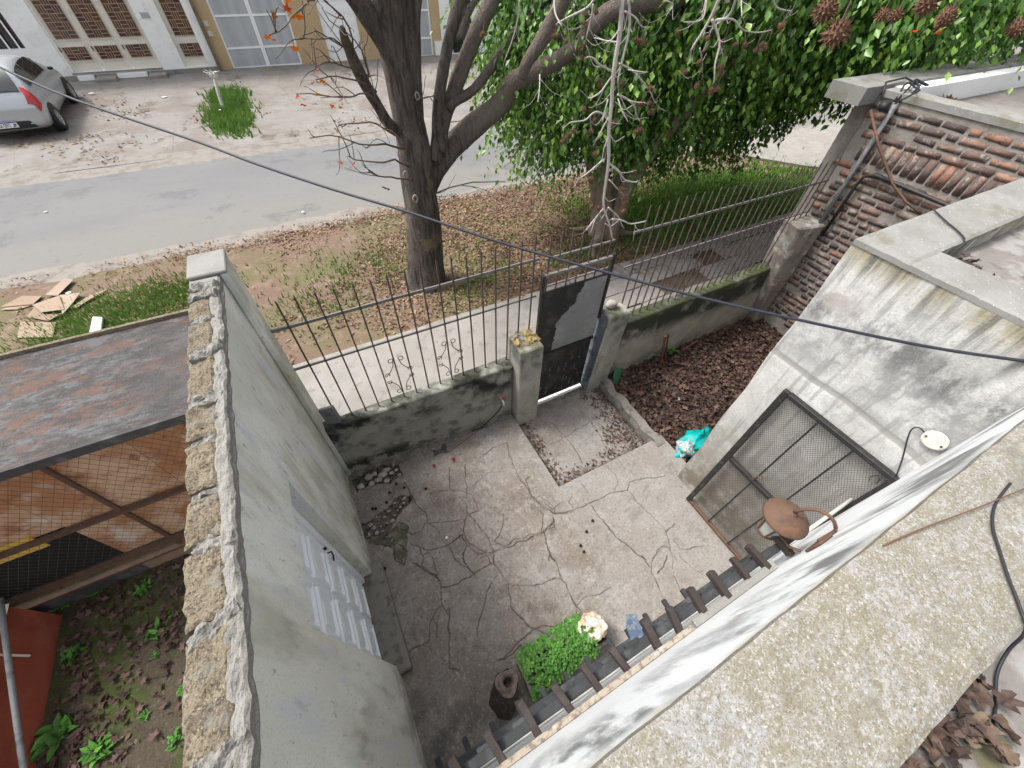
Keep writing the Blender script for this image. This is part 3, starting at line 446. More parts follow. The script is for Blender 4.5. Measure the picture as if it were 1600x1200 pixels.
# ------------------------------------------------------------------ courtyard floor (real cracks)
CRACKS = [[[1.194, 2.143], [1.133, 1.975], [1.097, 1.805], [1.113, 1.644], [1.123, 1.479], [1.182, 1.32], [1.259, 1.157], [1.379, 1.108], [1.467, 1.087]], [[0.643, 2.136], [0.563, 1.979], [0.526, 1.836], [0.479, 1.756], [0.43, 1.807]], [[0.45, 2.177], [0.4, 2.034], [0.36, 1.934]], [[0.438, 1.881], [0.556, 1.769], [0.54, 1.575], [0.428, 1.583], [0.453, 1.694], [0.411, 1.817]], [[-0.044, 2.075], [-0.023, 1.937], [0.035, 1.785], [0.021, 1.696], [-0.058, 1.644], [-0.162, 1.652], [-0.251, 1.766]], [[0.021, 1.696], [0.19, 1.609], [0.365, 1.543], [0.428, 1.583]], [[0.021, 1.696], [0.08, 1.608], [0.084, 1.503]], [[0.428, 1.583], [0.497, 1.381], [0.509, 1.262], [0.503, 1.111], [0.454, 1.01], [0.482, 0.894], [0.494, 0.77], [0.433, 0.614], [0.444, 0.537], [0.51, 0.397], [0.59, 0.287], [0.633, 0.24]], [[0.365, 1.543], [0.299, 1.415], [0.287, 1.309], [0.358, 1.175], [0.503, 1.111], [0.734, 1.123], [1.029, 1.062], [1.053, 1.061]], [[1.053, 1.061], [1.004, 0.94], [0.995, 0.772], [0.986, 0.613], [0.969, 0.447], [0.954, 0.325]], [[1.183, 1.076], [1.167, 1.049], [1.053, 1.061]], [[-0.077, 1.41], [-0.134, 1.397], [-0.173, 1.314], [-0.085, 1.167], [-0.082, 1.068], [-0.119, 0.919], [-0.106, 0.805], [-0.154, 0.676]], [[-0.088, 1.052], [0.058, 1.015], [0.223, 1.018], [0.44, 1.027]], [[-0.077, 1.41], [-0.051, 1.313], [-0.076, 1.163]], [[-0.125, 0.904], [-0.212, 0.878], [-0.283, 0.811], [-0.324, 0.698], [-0.574, 0.717]], [[-0.131, 0.889], [-0.196, 0.817], [-0.252, 0.694]], [[0.44, 0.896], [0.28, 0.824], [0.207, 0.713], [0.121, 0.634], [0.062, 0.546]], [[-0.247, 1.393], [-0.168, 1.27], [-0.085, 1.167]], [[0.519, 0.757], [0.708, 0.669], [0.964, 0.614]], [[0.827, 0.232], [0.605, 0.347], [0.511, 0.362], [0.375, 0.334], [0.206, 0.309]], [[0.936, 0.298], [0.876, 0.241], [0.827, 0.232]], [[0.359, 2.488], [0.517, 2.377], [0.872, 2.481], [1.249, 2.525]], [[-0.059, 2.242], [-0.032, 2.043], [-0.073, 1.988]], [[0.149, 1.977], [0.282, 1.961], [0.428, 1.886]], [[-0.576, 1.776], [-0.363, 1.601], [-0.396, 1.491], [-0.321, 1.411], [-0.258, 1.482], [-0.299, 1.611]], [[-0.625, 1.507], [-0.646, 1.212], [-0.646, 0.949], [-0.66, 0.778]], [[-0.806, 1.223], [-0.646, 1.212]], [[-0.135, 1.483], [-0.053, 1.419], [0.119, 1.374], [0.299, 1.415]], [[0.554, 1.216], [0.635, 1.108], [0.734, 1.123]], [[0.287, 1.309], [0.214, 1.239], [0.214, 1.093], [0.237, 1.001]], [[0.536, 1.831], [0.826, 1.929], [1.021, 1.858]], [[0.766, 1.409], [0.681, 1.287], [0.554, 1.216]], [[1.113, 1.33], [1.134, 1.197], [1.029, 1.062]], [[1.131, 1.449], [1.047, 1.389], [1.113, 1.33]], [[1.213, 1.33], [1.244, 1.214], [1.356, 1.231]], [[0.119, 1.374], [0.14, 1.214], [0.214, 1.093]], [[-0.211, 1.566], [-0.135, 1.483], [-0.142, 1.402]], [[1.192, 2.191], [1.142, 1.941], [1.116, 1.697], [1.123, 1.479], [1.171, 1.301], [1.259, 1.157], [1.385, 1.117], [1.602, 1.093], [1.778, 1.079], [1.947, 1.084], [2.121, 1.022], [2.204, 1.088], [2.4, 1.043], [2.623, 0.958]], [[1.128, 1.399], [1.209, 1.409], [1.267, 1.252], [1.259, 1.157]], [[2.066, 1.131], [1.981, 1.093]], [[2.257, 1.375], [2.275, 1.249], [2.318, 1.085]], [[2.103, 1.365], [2.097, 1.17], [2.066, 1.131]], [[1.653, 1.054], [1.664, 0.852], [1.687, 0.677], [1.745, 0.492], [1.808, 0.352]], [[2.132, 1.017], [2.125, 0.889], [2.162, 0.669], [2.193, 0.486], [2.144, 0.374], [2.093, 0.29], [2.084, 0.209]], [[2.178, 0.471], [2.331, 0.486]], [[1.892, 0.33], [1.98, 0.371], [2.08, 0.363]], [[1.047, 1.052], [1.014, 0.957], [0.999, 0.855], [0.96, 0.79]], [[0.356, 1.123], [0.626, 1.09], [1.047, 1.052], [1.194, 1.094], [1.217, 1.13]], [[0.82, 2.134], [1.004, 2.192], [1.192, 2.191]], [[1.123, 1.479], [1.165, 1.645], [1.229, 1.667]], [[1.467, 1.124], [1.446, 1.211], [1.523, 1.248]], [[1.703, 1.316], [1.704, 1.182]], [[1.058, 1.07], [1.004, 0.94], [1.005, 0.788], [0.977, 0.598], [0.969, 0.447], [0.963, 0.32], [0.983, 0.238]], [[0.963, 0.32], [0.876, 0.241]], [[0.972, 0.334], [1.093, 0.364], [1.22, 0.317], [1.345, 0.328]], [[0.345, 0.316], [0.404, 0.351], [0.504, 0.349]], [[0.376, 0.3], [0.236, 0.293], [0.13, 0.309]], [[-0.155, 0.659], [-0.246, 0.453], [-0.18, 0.395]], [[0.536, 0.748], [0.691, 0.677], [0.96, 0.607]], [[1.663, 0.782], [1.699, 0.626], [1.768, 0.458], [1.806, 0.29]], [[1.79, 0.258], [1.883, 0.335], [2.03, 0.367], [2.102, 0.329], [2.057, 0.223], [1.987, 0.176]], [[1.775, 0.255], [1.772, 0.166], [1.747, 0.081], [1.722, -0.001]], [[1.826, 0.198], [2.03, 0.28]], [[1.953, 0.112], [1.929, 0.006]], [[2.195, 0.371], [2.179, 0.268], [2.427, 0.184]], [[2.138, 0.224], [2.163, 0.085], [2.214, -0.023]], [[-0.218, 1.358], [-0.14, 1.236], [-0.07, 1.101]], [[-0.083, 0.864], [-0.147, 0.672]], [[0.316, 1.429], [0.312, 1.318], [0.405, 1.183], [0.445, 1.015]], [[1.892, 2.243], [1.938, 1.98], [1.946, 1.765], [1.931, 1.571]], [[1.563, 1.99], [1.938, 1.98], [2.388, 2.047]], [[2.369, 2.021], [2.339, 1.761], [2.271, 1.505]], [[2.321, 1.737], [2.642, 1.658]]]
HOLES = {"P1": [[-0.533, 2.565], [-0.282, 2.577], [-0.065, 2.524], [-0.029, 2.336], [-0.154, 2.303], [-0.256, 2.342], [-0.425, 2.374], [-0.582, 2.35]], "P2": [[-0.588, 1.974], [-0.393, 2.004], [-0.141, 2.125], [-0.03, 2.017], [-0.15, 1.953], [-0.263, 1.866], [-0.421, 1.752], [-0.571, 1.795], [-0.606, 1.858]], "P3": [[-0.576, 1.776], [-0.413, 1.781], [-0.233, 1.826], [-0.179, 1.729], [-0.228, 1.575], [-0.318, 1.42], [-0.396, 1.491], [-0.363, 1.601]], "P4": [[0.359, 2.488], [0.515, 2.501], [0.543, 2.379], [0.368, 2.378]]}
WELL = (1.455, 2.80, 1.405, 2.75)
def seg_dist(P, a, b):
    a = np.array(a); b = np.array(b); d = b - a; L2 = max((d*d).sum(), 1e-9)
    t = np.clip(((P - a) @ d) / L2, 0, 1); q = P - (a + t[:,None]*d); return np.sqrt((q*q).sum(1))
nx, ny = 700, 588
x0, x1, y0, y1 = -0.66, 2.96, -0.40, 2.64
X, Y = np.meshgrid(np.linspace(x0, x1, nx+1), np.linspace(y0, y1, ny+1))
P = np.stack([X.ravel(), Y.ravel()], 1)
Pj = P + 0.018*np.stack([fbm(P[:,0], P[:,1], 14, 3)-0.5, fbm(P[:,0]+50, P[:,1], 14, 3)-0.5], 1)*2
depth = np.zeros(len(P)); dirt = np.zeros(len(P))
wvar = 0.5 + 1.0*fbm(P[:,0], P[:,1], 4, 2)
for ci, line in enumerate(CRACKS):
    cw = 0.0011 + 0.0012*((ci*7) % 5)/5
    for a, b in zip(line[:-1], line[1:]):
        bx = (Pj[:,0] > min(a[0],b[0])-0.05) & (Pj[:,0] < max(a[0],b[0])+0.05) & (Pj[:,1] > min(a[1],b[1])-0.05) & (Pj[:,1] < max(a[1],b[1])+0.05)
        idx = np.nonzero(bx)[0]
        if len(idx) == 0: continue
        d = seg_dist(Pj[idx], a, b) / (cw*wvar[idx]*2.0)
        g = np.clip(1.45 - d, 0, 1)
        depth[idx] = np.maximum(depth[idx], g); dirt[idx] = np.maximum(dirt[idx], g*np.clip(0.3+1.0*fbm(P[idx,0], P[idx,1], 9, 2), 0, 0.95))
z = 0.012*(fbm(P[:,0], P[:,1], 1.4)-0.5)*2 + 0.004*(fbm(P[:,0], P[:,1], 12)-0.5) - 0.012*depth
moss = np.zeros(len(P))
Pk = P + 0.10*np.stack([fbm(P[:,0], P[:,1], 11, 4)-0.5, fbm(P[:,0]+50, P[:,1], 11, 4)-0.5], 1)
for key in ('P1', 'P2', 'P4'):
    ins = inpoly(Pk[:,0], Pk[:,1], HOLES[key]); z[ins] -= 0.03 + 0.02*fbm(P[ins,0], P[ins,1], 30); dirt[ins] = 0.55
ins = inpoly(Pk[:,0], Pk[:,1], HOLES['P3']); z[ins] -= 0.012; moss[ins] = 1.0
mn = (fbm(P[:,0], P[:,1], 3) > 0.5) & (P[:,1] > 2.5); moss[mn] = 0.7
inwell = (P[:,0] > WELL[0]) & (P[:,0] < WELL[1]) & (P[:,1] > WELL[2])
z[inwell] -= 0.125
wd = np.minimum(np.minimum(P[:,0]-WELL[0], P[:,1]-WELL[2]), WELL[1]-P[:,0])
dirt[inwell] = np.maximum(dirt[inwell], np.clip(1.3 - wd[inwell]/(0.10*fbm(P[inwell,0], P[inwell,1], 5)+0.02), 0, 1)*0.9)
i = np.arange(nx*ny); a = (i//nx)*(nx+1) + i % nx
F = np.stack([a, a+1, a+nx+2, a+nx+1], 1)
cx = (X[:-1,:-1]).ravel(); cy = (Y[:-1,:-1]).ravel()
F = F[~((cx > 2.80) & (cy > 1.38))]          # the garden bed lies there
me = np_mesh('courtyard_floor', np.stack([P[:,0], P[:,1], z], 1), F, dirt=dirt, moss=moss)
struct(link('courtyard_floor', me, 'yard_concrete', None, (0,0,0), False))
struct(MB().box(-0.66, 2.955, -0.6, 1.385, -0.4, -0.085).build('floor_bed', 'planter_cement', origin=(0,0,0)))
struct(MB().box(-0.752, -0.50, 0.58, 1.52, -0.05, 0.108).build('door_threshold', 'planter_cement', origin=(0,0,0), bevel=0.012))
# kerb between the sunken slab and the garden bed
mb = MB()
ys = np.linspace(1.30, 2.50, 14)
for i_ in range(13):
    xa = 2.80 + 0.02*math.sin(i_*1.7); xb = 2.80 + 0.02*math.sin((i_+1)*1.7); wa = 0.12 + 0.012*math.sin(i_*2.3); wb = 0.12 + 0.012*math.sin((i_+1)*2.3)
    za = 0.012 + 0.012*math.sin(i_*1.1)
    zb = 0.012 + 0.012*math.sin((i_+1)*1.1)
    mb.hexa([(xa,ys[i_],-.3),(xa+wa,ys[i_],-.3),(xb+wb,ys[i_+1],-.3),(xb,ys[i_+1],-.3)], [(xa,ys[i_],za),(xa+wa,ys[i_],za-.005),(xb+wb,ys[i_+1],zb-.005),(xb,ys[i_+1],zb)])
struct(mb.build('kerb', 'planter_cement', origin=(0,0,0)))
# garden bed and the neighbour's yard
struct(sheet('garden_bed', 2.80, 6.4, 0.2, 2.70, 60, 50, lambda X, Y: -0.10 + 0.06*(fbm(X, Y, 2.2)-0.5), 'garden_soil'))
struct(sheet('neighbour_yard', -6.5, -0.72, -3.0, 2.9, 90, 90, lambda X, Y: -0.03 + 0.07*(fbm(X, Y, 1.8)-0.5), 'mossy_soil'))

# ------------------------------------------------------------------ left boundary wall with the white door
LWX, LWO, LWZ = -0.60, -0.755, 2.555
t = thing('boundary_wall', (-0.68, 1.2, 0), 'tall grey plastered wall with rough block top left of the courtyard', 'wall')
D0, D1, DZ = 0.64, 1.43, 1.98
mb = MB().box(LWO, LWX, D1, 2.86, -0.3, LWZ).box(LWO, LWX, -3.0, D0, -0.3, LWZ).box(LWO, LWX, D0, D1, DZ, LWZ)
mb.build('plaster_face', 'wall_plaster', t)
MB().box(LWX+0.001, LWX+0.045, 2.60, 2.86, -0.2, 2.608).build('end_pilaster', 'wall_plaster', t, bevel=0.008)
MB().box(LWO-0.005, LWX+0.050, 2.595, 2.866, 2.609, 2.632).build('end_cap', 'parapet_grey', t, bevel=0.006)
MB().box(LWO-0.005, LWX+0.0005, 2.52, 2.862, LWZ, 2.608).build('end_cap', 'parapet_grey', t, bevel=0.01)
def rough_block(xa, xb, ya, yb, za, zb, seed, amp=0.007, n=(7, 9), skew=0.0):
    """box with an uneven top and wandering sides"""
    v = []; f = []; NX, NY = n
    rr = np.random.default_rng(seed)
    jx0, jx1, jy0, jy1 = rr.random(4)*40
    for j in range(NY+1):
        for i in range(NX+1):
            u = i/NX; w_ = j/NY
            x = xa + (xb-xa)*u; y = ya + (yb-ya)*w_
            e = min(u, 1-u, w_, 1-w_); y += skew*(u-.5)
            x += amp*0.9*(float(fbm(y*18+jx0, jx0, 1, 3))-0.5)*1.6*(1 if u in (0, 1) else 0.4)
            y += amp*1.2*(float(fbm(x*22+jy0, jy0, 1, 3))-0.5)*1.4*(1 if w_ in (0, 1) else 0.4)
            z = zb + amp*2*(float(fbm(x*30+jx1, y*30, 1, 3))-0.5) - (0.008 if e == 0 else 0)
            v.append((x, y, z))
    T = len(v)
    for j in range(NY):
        for i in range(NX):
            a = j*(NX+1)+i; f.append((a, a+1, a+NX+2, a+NX+1))
    ring = [i for i in range(NX+1)] + [(j)*(NX+1)+NX for j in range(1, NY+1)] + [NY*(NX+1)+i for i in range(NX-1, -1, -1)] + [j*(NX+1) for j in range(NY-1, 0, -1)]
    for q in ring: v.append((v[q][0], v[q][1], za))
    m_ = len(ring)
    for q in range(m_): f.append((ring[q], T+q, T+(q+1) % m_, ring[(q+1) % m_]))
    b = MB(); b.add(v, f); return b
mb = MB()
y = -2.6; kb = 0
rough_block(LWO+0.005, LWX-0.0, -2.7, 2.52, LWZ, LWZ+0.022, 99, 0.012, (10, 260)).build('mortar_bed', 'mortar', t)
while y < 2.45:
    ln = random.choice((0.19, 0.235, 0.25, 0.29)) + random.uniform(-0.02, 0.03)
    yb = min(y+ln, 2.5)
    o = rough_block(LWO-0.008, LWO+0.106+random.uniform(-0.010, 0.012), y, yb, LWZ-0.01, LWZ+0.045, kb, 0.014, (10, 16)).build('block', 'clay_block', t)
    jn = rough_block(LWO+0.004, LWX-0.012, yb-0.006-random.uniform(0,.02), yb+0.036+random.uniform(0,.03), LWZ, LWZ+0.050+random.uniform(-.016,.012), 200+kb, 0.032, (18, 8), random.uniform(-.05,.07)).build('joint_mortar', 'mortar', t)
    y = yb + 0.034; kb += 1
rough_block(LWX-0.058, LWX-0.004, -2.7, 2.52, LWZ, LWZ+0.046, 77, 0.017, (6, 200)).build('edge_mortar', 'mortar', t)
# door leaf in the wall
d = thing('panelled_door', (-0.73, 1.03, 0.1), 'white panelled metal door set into the grey courtyard wall', 'door')
DX = -0.735
MB().box(DX, DX+0.035, D0+0.045, D1-0.05, 0.12, DZ-0.05).build('leaf', 'door_white', d)
mb = MB().box(DX-0.01, DX+0.06, D1-0.05, D1-0.001, 0.1, DZ-0.002).build('jamb', 'door_white', d, bevel=0.004)
MB().box(DX-0.01, DX+0.06, D0+0.001, D0+0.045, 0.1, DZ-0.002).build('jamb', 'door_white', d, bevel=0.004)
MB().box(DX-0.01, DX+0.06, D0+0.045, D1-0.05, DZ-0.05, DZ-0.002).build('head', 'door_white', d)
for zi in range(5):
    za = 0.19 + zi*0.342; zb = za + 0.285
    for yi in range(2):
        ya = D0+0.085 + yi*0.325; yb = ya+0.275
        p = MB()   # raised frame with a sunk field
        for (a, b, c_, d_) in ((ya, yb, za, za+.03), (ya, yb, zb-.03, zb), (ya, ya+.03, za+.03, zb-.03), (yb-.03, yb, za+.03, zb-.03)):
            p.hexa([(DX+.034,a,c_),(DX+.034,b,c_),(DX+.034,b,d_),(DX+.034,a,d_)], [(DX+.054,a+.006,c_+.006),(DX+.054,b-.006,c_+.006),(DX+.054,b-.006,d_-.006),(DX+.054,a+.006,d_-.006)])
        p.hexa([(DX+.034,ya+.05,za+.05),(DX+.034,yb-.05,za+.05),(DX+.034,yb-.05,zb-.05),(DX+.034,ya+.05,zb-.05)], [(DX+.048,ya+.07,za+.07),(DX+.048,yb-.07,za+.07),(DX+.048,yb-.07,zb-.07),(DX+.048,ya+.07,zb-.07)])
        p.build('panel', 'door_white', d)
hd = MB().tube([(DX+.035, D1-.09, 1.10), (DX+.07, D1-.09, 1.10), (DX+.075, D1-.12, 1.095), (DX+.07, D1-.155, 1.085)], 0.006, 8).build('handle', 'black_iron', d, True)
MB().lathe([(0.0,0),(0.012,0),(0.012,0.01),(0,0.01)], (DX+.05, D1-.08, 1.16), 12).build('lock', 'black_iron', d)

# ------------------------------------------------------------------ street wall, pillars, gate, fence
lw = thing('street_wall', (0.5, 2.65, 0), 'low mouldy plastered wall under the fence left of the gate', 'wall')
MB().hexa([(-.60,2.62,-.2),(1.46,2.545,-.2),(1.46,2.738,-.2),(-.60,2.738,-.2)], [(-.60,2.62,.85),(1.46,2.56,.86),(1.46,2.738,.865),(-.60,2.738,.855)]).build('plaster_body', 'low_wall_plaster', lw, bevel=0.012)
rw = thing('street_wall', (4.5, 2.65, 0), 'low wall with dark mould along its top right of the gate', 'wall')
MB().hexa([(2.95,2.53,-.3),(6.0,2.56,-.3),(6.0,2.738,-.3),(2.95,2.738,-.3)], [(2.95,2.56,.88),(6.0,2.59,.90),(6.0,2.738,.905),(2.95,2.738,.885)]).build('plaster_body', 'low_wall_right', rw, bevel=0.012)
p1 = thing('gate_pillar', (1.6, 2.5, 0), 'stained square concrete gate pillar with yellow leaves on its top', 'pillar', 'gate pillars')
MB().hexa([(1.462,2.40,-.15),(1.755,2.40,-.15),(1.755,2.72,-.15),(1.462,2.72,-.15)], [(1.468,2.42,1.18),(1.75,2.42,1.17),(1.75,2.72,1.18),(1.468,2.72,1.19)]).build('shaft', 'pillar_plaster', p1, bevel=0.014)
p2 = thing('gate_pillar', (2.77, 2.5, 0), 'leaning concrete gate pillar with blue painted side and grey stone on top', 'pillar', 'gate pillars')
MB().hexa([(2.60,2.47,-.15),(2.93,2.47,-.15),(2.93,2.72,-.15),(2.60,2.72,-.15)], [(2.64,2.46,1.20),(2.97,2.47,1.16),(2.97,2.72,1.17),(2.64,2.72,1.21)]).build('shaft', 'pillar_plaster', p2, bevel=0.014)
MB().hexa([(2.596,2.485,-.12),(2.599,2.485,-.12),(2.599,2.71,-.12),(2.596,2.71,-.12)], [(2.633,2.475,1.16),(2.637,2.475,1.16),(2.637,2.71,1.17),(2.633,2.71,1.17)]).build('paint_coat', 'pillar_blue', p2)
# end pillar against the brick wall
p3 = thing('end_pillar', (5.9, 2.6, 0), 'bulky plastered end pillar between the fence and the brick wall', 'pillar')
MB().hexa([(5.95,2.42,-.3),(6.10,2.42,-.3),(6.10,2.76,-.3),(5.95,2.76,-.3)], [(5.66,2.48,1.58),(6.10,2.40,1.58),(6.10,2.76,1.62),(5.66,2.76,1.62)]).build('shaft', 'end_pillar_plaster', p3, bevel=0.02)
# gate
g = thing('gate', (2.2, 2.62, -0.1), 'black sheet metal gate with grey patch and bars above between two pillars', 'gate')
GX0, GX1, GY = 1.765, 2.595, 2.62
MB().box(GX0+.03, GX1-.02, GY-.008, GY+.008, -0.06, 0.80).build('lower_sheet', 'gate_sheet', g)
MB().box(GX0+.03, GX1-.0, GY-.004, GY+.012, 0.802, 1.70).build('upper_sheet', 'gate_sheet', g)
# bare patch of the upper sheet (irregular outline, its own thin coat)
mb = MB(); zs_ = np.linspace(0.83, 1.685, 40); lft = np.interp(zs_, [.83,.9,1.0,1.1,1.22,1.26,1.33,1.38,1.45,1.55,1.60,1.685], [1.98,1.99,2.00,2.03,2.02,2.05,2.08,2.16,2.24,2.25,2.28,2.30])
lft = lft + .05*(fbm(zs_*9, zs_*0+3, 1, 4)-.5) + .012*rng.normal(size=40)
for x, zz in zip(lft, zs_): mb.v += [(float(x), GY-.0065, float(zz)), (2.59, GY-.0065, float(zz)), (float(x), GY-.0042, float(zz)), (2.59, GY-.0042, float(zz))]
mb.f = [(4*k, 4*k+1, 4*k+5, 4*k+4) for k in range(39)] + [(4*k, 4*k+4, 4*k+6, 4*k+2) for k in range(39)]
mb.build('bare_patch', 'gate_patch', g)
MB().box(GX0, GX0+.032, GY-.018, GY+.018, 0.95, 1.90).build('frame_stile', 'black_iron', g)
MB().box(GX1, GX1+.035, GY-.018, GY+.018, 1.10, 1.92).build('frame_stile', 'black_iron', g)
MB().box(GX0+.033, GX1-.001, GY-.016, GY+.016, 1.872, 1.905).build('frame_top', 'rail_iron', g)
MB().box(GX0+.033, GX1-.001, GY-.02, GY+.02, 0.79, 0.812).build('frame_middle', 'black_iron', g)
MB().box(GX0+.033, GX1-.001, GY+.015, GY+.03, 2.045, 2.068).build('rail', 'rail_iron', g)
MB().box(GX0+.033, GX1-.001, GY+.013, GY+.028, 1.745, 1.762).build('rail', 'rail_iron', g)
gb = None
for i_ in range(7):
    x = GX0+.06 + i_*0.118
    o = MB().bar((x, GY+.006, 1.70), (x, GY+.006, 2.30), 0.011, 0.011).build('bar', 'fence_iron', g)
mb = MB().box(GX0, GX1+.0, 2.585, 2.66, -0.13, -0.108).build('sill', 'white_render', g)
# fences
def scroll(cx, cz, y, parent):
    """lozenge of four curled strokes around one bar"""
    for sx in (-1, 1):
        for sz in (-1, 1):
            pts = []
            A = Vector((cx, y, cz + sz*0.20)); B = Vector((cx + sx*0.115, y, cz + sz*0.02))
            def curl(c, r0, a0, turn):
                return [c + Vector((math.cos(a0+turn*s)*r0*(1-.35*s/5), 0, math.sin(a0+turn*s)*r0*(1-.35*s/5))) for s in np.linspace(0, 5.0, 9)]
            c1 = A + Vector((sx*0.045, 0, sz*0.012)); c2 = B + Vector((-sx*0.008, 0, sz*0.028))
            a1 = curl(c1, 0.030, math.atan2(sz, -sx), -sx*sz)[::-1]
            pts = [Vector(p) for p in a1] + [A.lerp(B, 0.35), A.lerp(B, 0.7)] + [Vector(p) for p in curl(c2, 0.026, math.atan2(-sz, sx), sx*sz)]
            MB().tube(pts, 0.0042, 5).build('scroll', 'fence_iron', parent)
def fence(name, label, x0, x1, y, n, zb, zt, r1, r2, skip, scr):
    f = thing(name, ((x0+x1)/2, y, zb), label, 'fence', 'iron fences on the street wall')
    bm_ = None
    for i_ in range(n):
        x = x0 + (x1-x0)*i_/(n-1)
        zb_ = 1.175 if (skip and skip[0] < x < skip[1]) else zb-0.02
        h = zt + random.uniform(-.015, .015)
        mb = MB().bar((x, y, zb_), (x + random.uniform(-.006,.006), y, h-.03), 0.012, 0.012)
        q = len(mb.v); a_ = mb.v[q-4:]; mb.v.append((x, y, h)); mb.f += [(q-4,q-3,q),(q-3,q-2,q),(q-2,q-1,q),(q-1,q-4,q)]
        mb.build('bar', 'fence_iron', f)
    for rz, th in ((r1, .026), (r2, .020)):
        MB().box(x0-.12, x1+.06, y+.007, y+.02, rz-th/2, rz+th/2).build('rail', 'rail_iron', f)
    for cx in scr: scroll(cx, zb+0.33, y-.004, f)
    return f
fence('iron_fence', 'spiked iron bar fence with scrolls left of the gate', -0.41, 1.70, 2.68, 17, 0.86, 2.30, 2.045, 1.63, (1.46, 1.76), (0.24+0.026, 0.77+0.02))
fence('iron_fence', 'spiked iron bar fence running from the gate to the brick wall', 2.98, 5.98, 2.66, 26, 0.89, 2.33, 2.06, 1.66, None, (4.06, 5.0))

# ------------------------------------------------------------------ the house we look down from
HY, HX = -0.17, 2.74
h = thing('house', (1.0, -1.0, 0), 'flat roofed plastered house with broad concrete parapets at lower right', 'house')
MB().box(-1.6, HX, HY-0.22, HY, -0.3, 2.905).build('front_wall', 'house_front_paint', h)
sw = MB()
NYs, NZs = 60, 120
vv = []; ff = []
for j in range(NZs+1):
    for i_ in range(NYs+1):
        y = HY + 0.0005 + (0.892-HY)*i_/NYs; z_ = -0.3 + 3.205*j/NZs
        dx = 0.010*(float(fbm(y, z_, 2.2, 3))-0.5)*2
        groove = 0.006 if abs(z_-2.03-0.05*(float(vnoise(y*2.5, 0.3, 1))-.5)) < 0.02 else 0
        if i_ == NYs: dx = 0.003*math.sin(z_*9)
        vv.append((HX + dx + groove, y + (0.006*math.sin(z_*7)+0.012*(float(fbm(z_*3, .5, 1))-.5) if i_ == NYs else 0), z_))
for j in range(NZs):
    for i_ in range(NYs):
        a = j*(NYs+1)+i_; ff.append((a, a+NYs+1, a+NYs+2, a+1))
sw.add(vv, ff)
# its return along the garden
sw.build('side_wall', 'house_side_paint', h, True)
MB().box(HX+0.015, 9.0, 0.60, 0.885, -0.3, 2.905).build('garden_wall', 'house_side_paint', h)
MB().box(HX+0.015, HX+0.30, HY-0.28, 0.60, -0.3, 2.905).build('inner_wall', 'house_side_paint', h)
PT = 2.92
def rough_slab(xa, xb, ya, yb, za, zb, n, m, name, amp=0.0035):
    return rough_block(xa, xb, ya, yb, za, zb, hash((xa, yb)) % 97, amp, n).build(name, m, h)
rough_slab(-1.6, HX+0.31, HY-0.29, HY+0.004, 2.875, PT, (160, 12), 'parapet_concrete', 'parapet')
rough_slab(HX-0.004, HX+0.305, HY+0.004, 0.60, 2.885, PT, (14, 40), 'parapet_grey', 'parapet')
rough_slab(HX-0.004, 9.0, 0.60, 0.90, 2.884, PT, (160, 14), 'parapet_grey', 'parapet')
MB().box(-1.6, 9.0, -6.0, HY-0.285, 2.70, 2.80).build('roof_deck', 'roof_concrete', h)
MB().box(HX+0.30, 9.0, HY-0.285, 0.605, 2.70, 2.805).build('roof_deck', 'roof_concrete', h)
MB().box(-0.6, 0.98, HY+0.001, -0.143, 1.80, 1.83).build('sill', 'ledge_grit', h, bevel=0.004)
MB().box(1.0, 1.60, HY+0.001, -0.130, 1.80, 1.825).build('sill', 'parapet_grey', h, bevel=0.004)
# rack of projecting wooden pegs over the window
rk = thing('peg_rack', (0.8, -0.1, 1.8), 'weathered timber rack with two rows of pegs projecting from the house wall', 'timber rack')
xs_ = [-0.37, -0.21, -0.05, 0.12, 0.28, 0.44, 0.60, 0.78, 0.92, 1.08, 1.25, 1.41, 1.56, 1.73]
for x in xs_:
    a = (x+random.uniform(-.008,.008), HY+0.012, 1.80); b = (x-0.012+random.uniform(-.022,.022), -0.018+random.uniform(-.022,.012), 1.835+random.uniform(-.01,.01))
    MB().bar(a, b, random.uniform(.028,.038), random.uniform(.036,.05)).build('peg', 'old_wood', rk, bevel=0.003)
for x in xs_[:-2]:
    MB().bar((x, HY+0.03, 1.07), (x-0.006, -0.005+random.uniform(-.015,.01), 1.10), 0.030, 0.03).build('lower_peg', 'old_wood_grey', rk, bevel=0.003)
for (ya, yb, za, zb) in ((-0.118, -0.078, 1.735, 1.775), (-0.125, -0.085, 1.40, 1.44), (-0.10, -0.06, 1.18, 1.20), (-0.135, -0.10, 1.02, 1.06)):
    MB().box(-0.5, 1.95, ya, yb, za, zb).build('rail', 'old_wood_grey', rk, bevel=0.003)
for i_ in range(12):
    x = -0.3 + i_*0.163 + random.uniform(-.02, .02)
    MB().box(x, x+0.085, -0.119, -0.062, 1.70, 1.733).build('block', 'old_wood_grey', rk, bevel=0.004)
o = MB().tube([(-0.45, -0.128, 1.5), (0.6, -0.132, 1.502), (2.05, -0.13, 1.5), (2.68, -0.13, 1.5)], 0.012, 8).build('conduit', 'white_pvc', None, True)
tag(o, 'thin white conduit running along the house wall behind the rack pegs', 'conduit')
o = MB().add([(0.86,-0.10,1.22),(0.95,-0.09,1.225),(0.98,0.02,1.23),(0.93,0.05,1.215),(0.88,0.0,1.23),(0.86,-0.10,1.224),(0.95,-0.09,1.229),(0.98,0.02,1.234),(0.93,0.05,1.219),(0.88,0.0,1.234)],
    [(4,3,2,1,0),(5,6,7,8,9),(0,1,6,5),(1,2,7,6),(2,3,8,7),(3,4,9,8),(4,0,5,9)]).build('rag', 'blue_scrap', None)
tag(o, 'faded blue rag caught on the timber rack', 'rag')

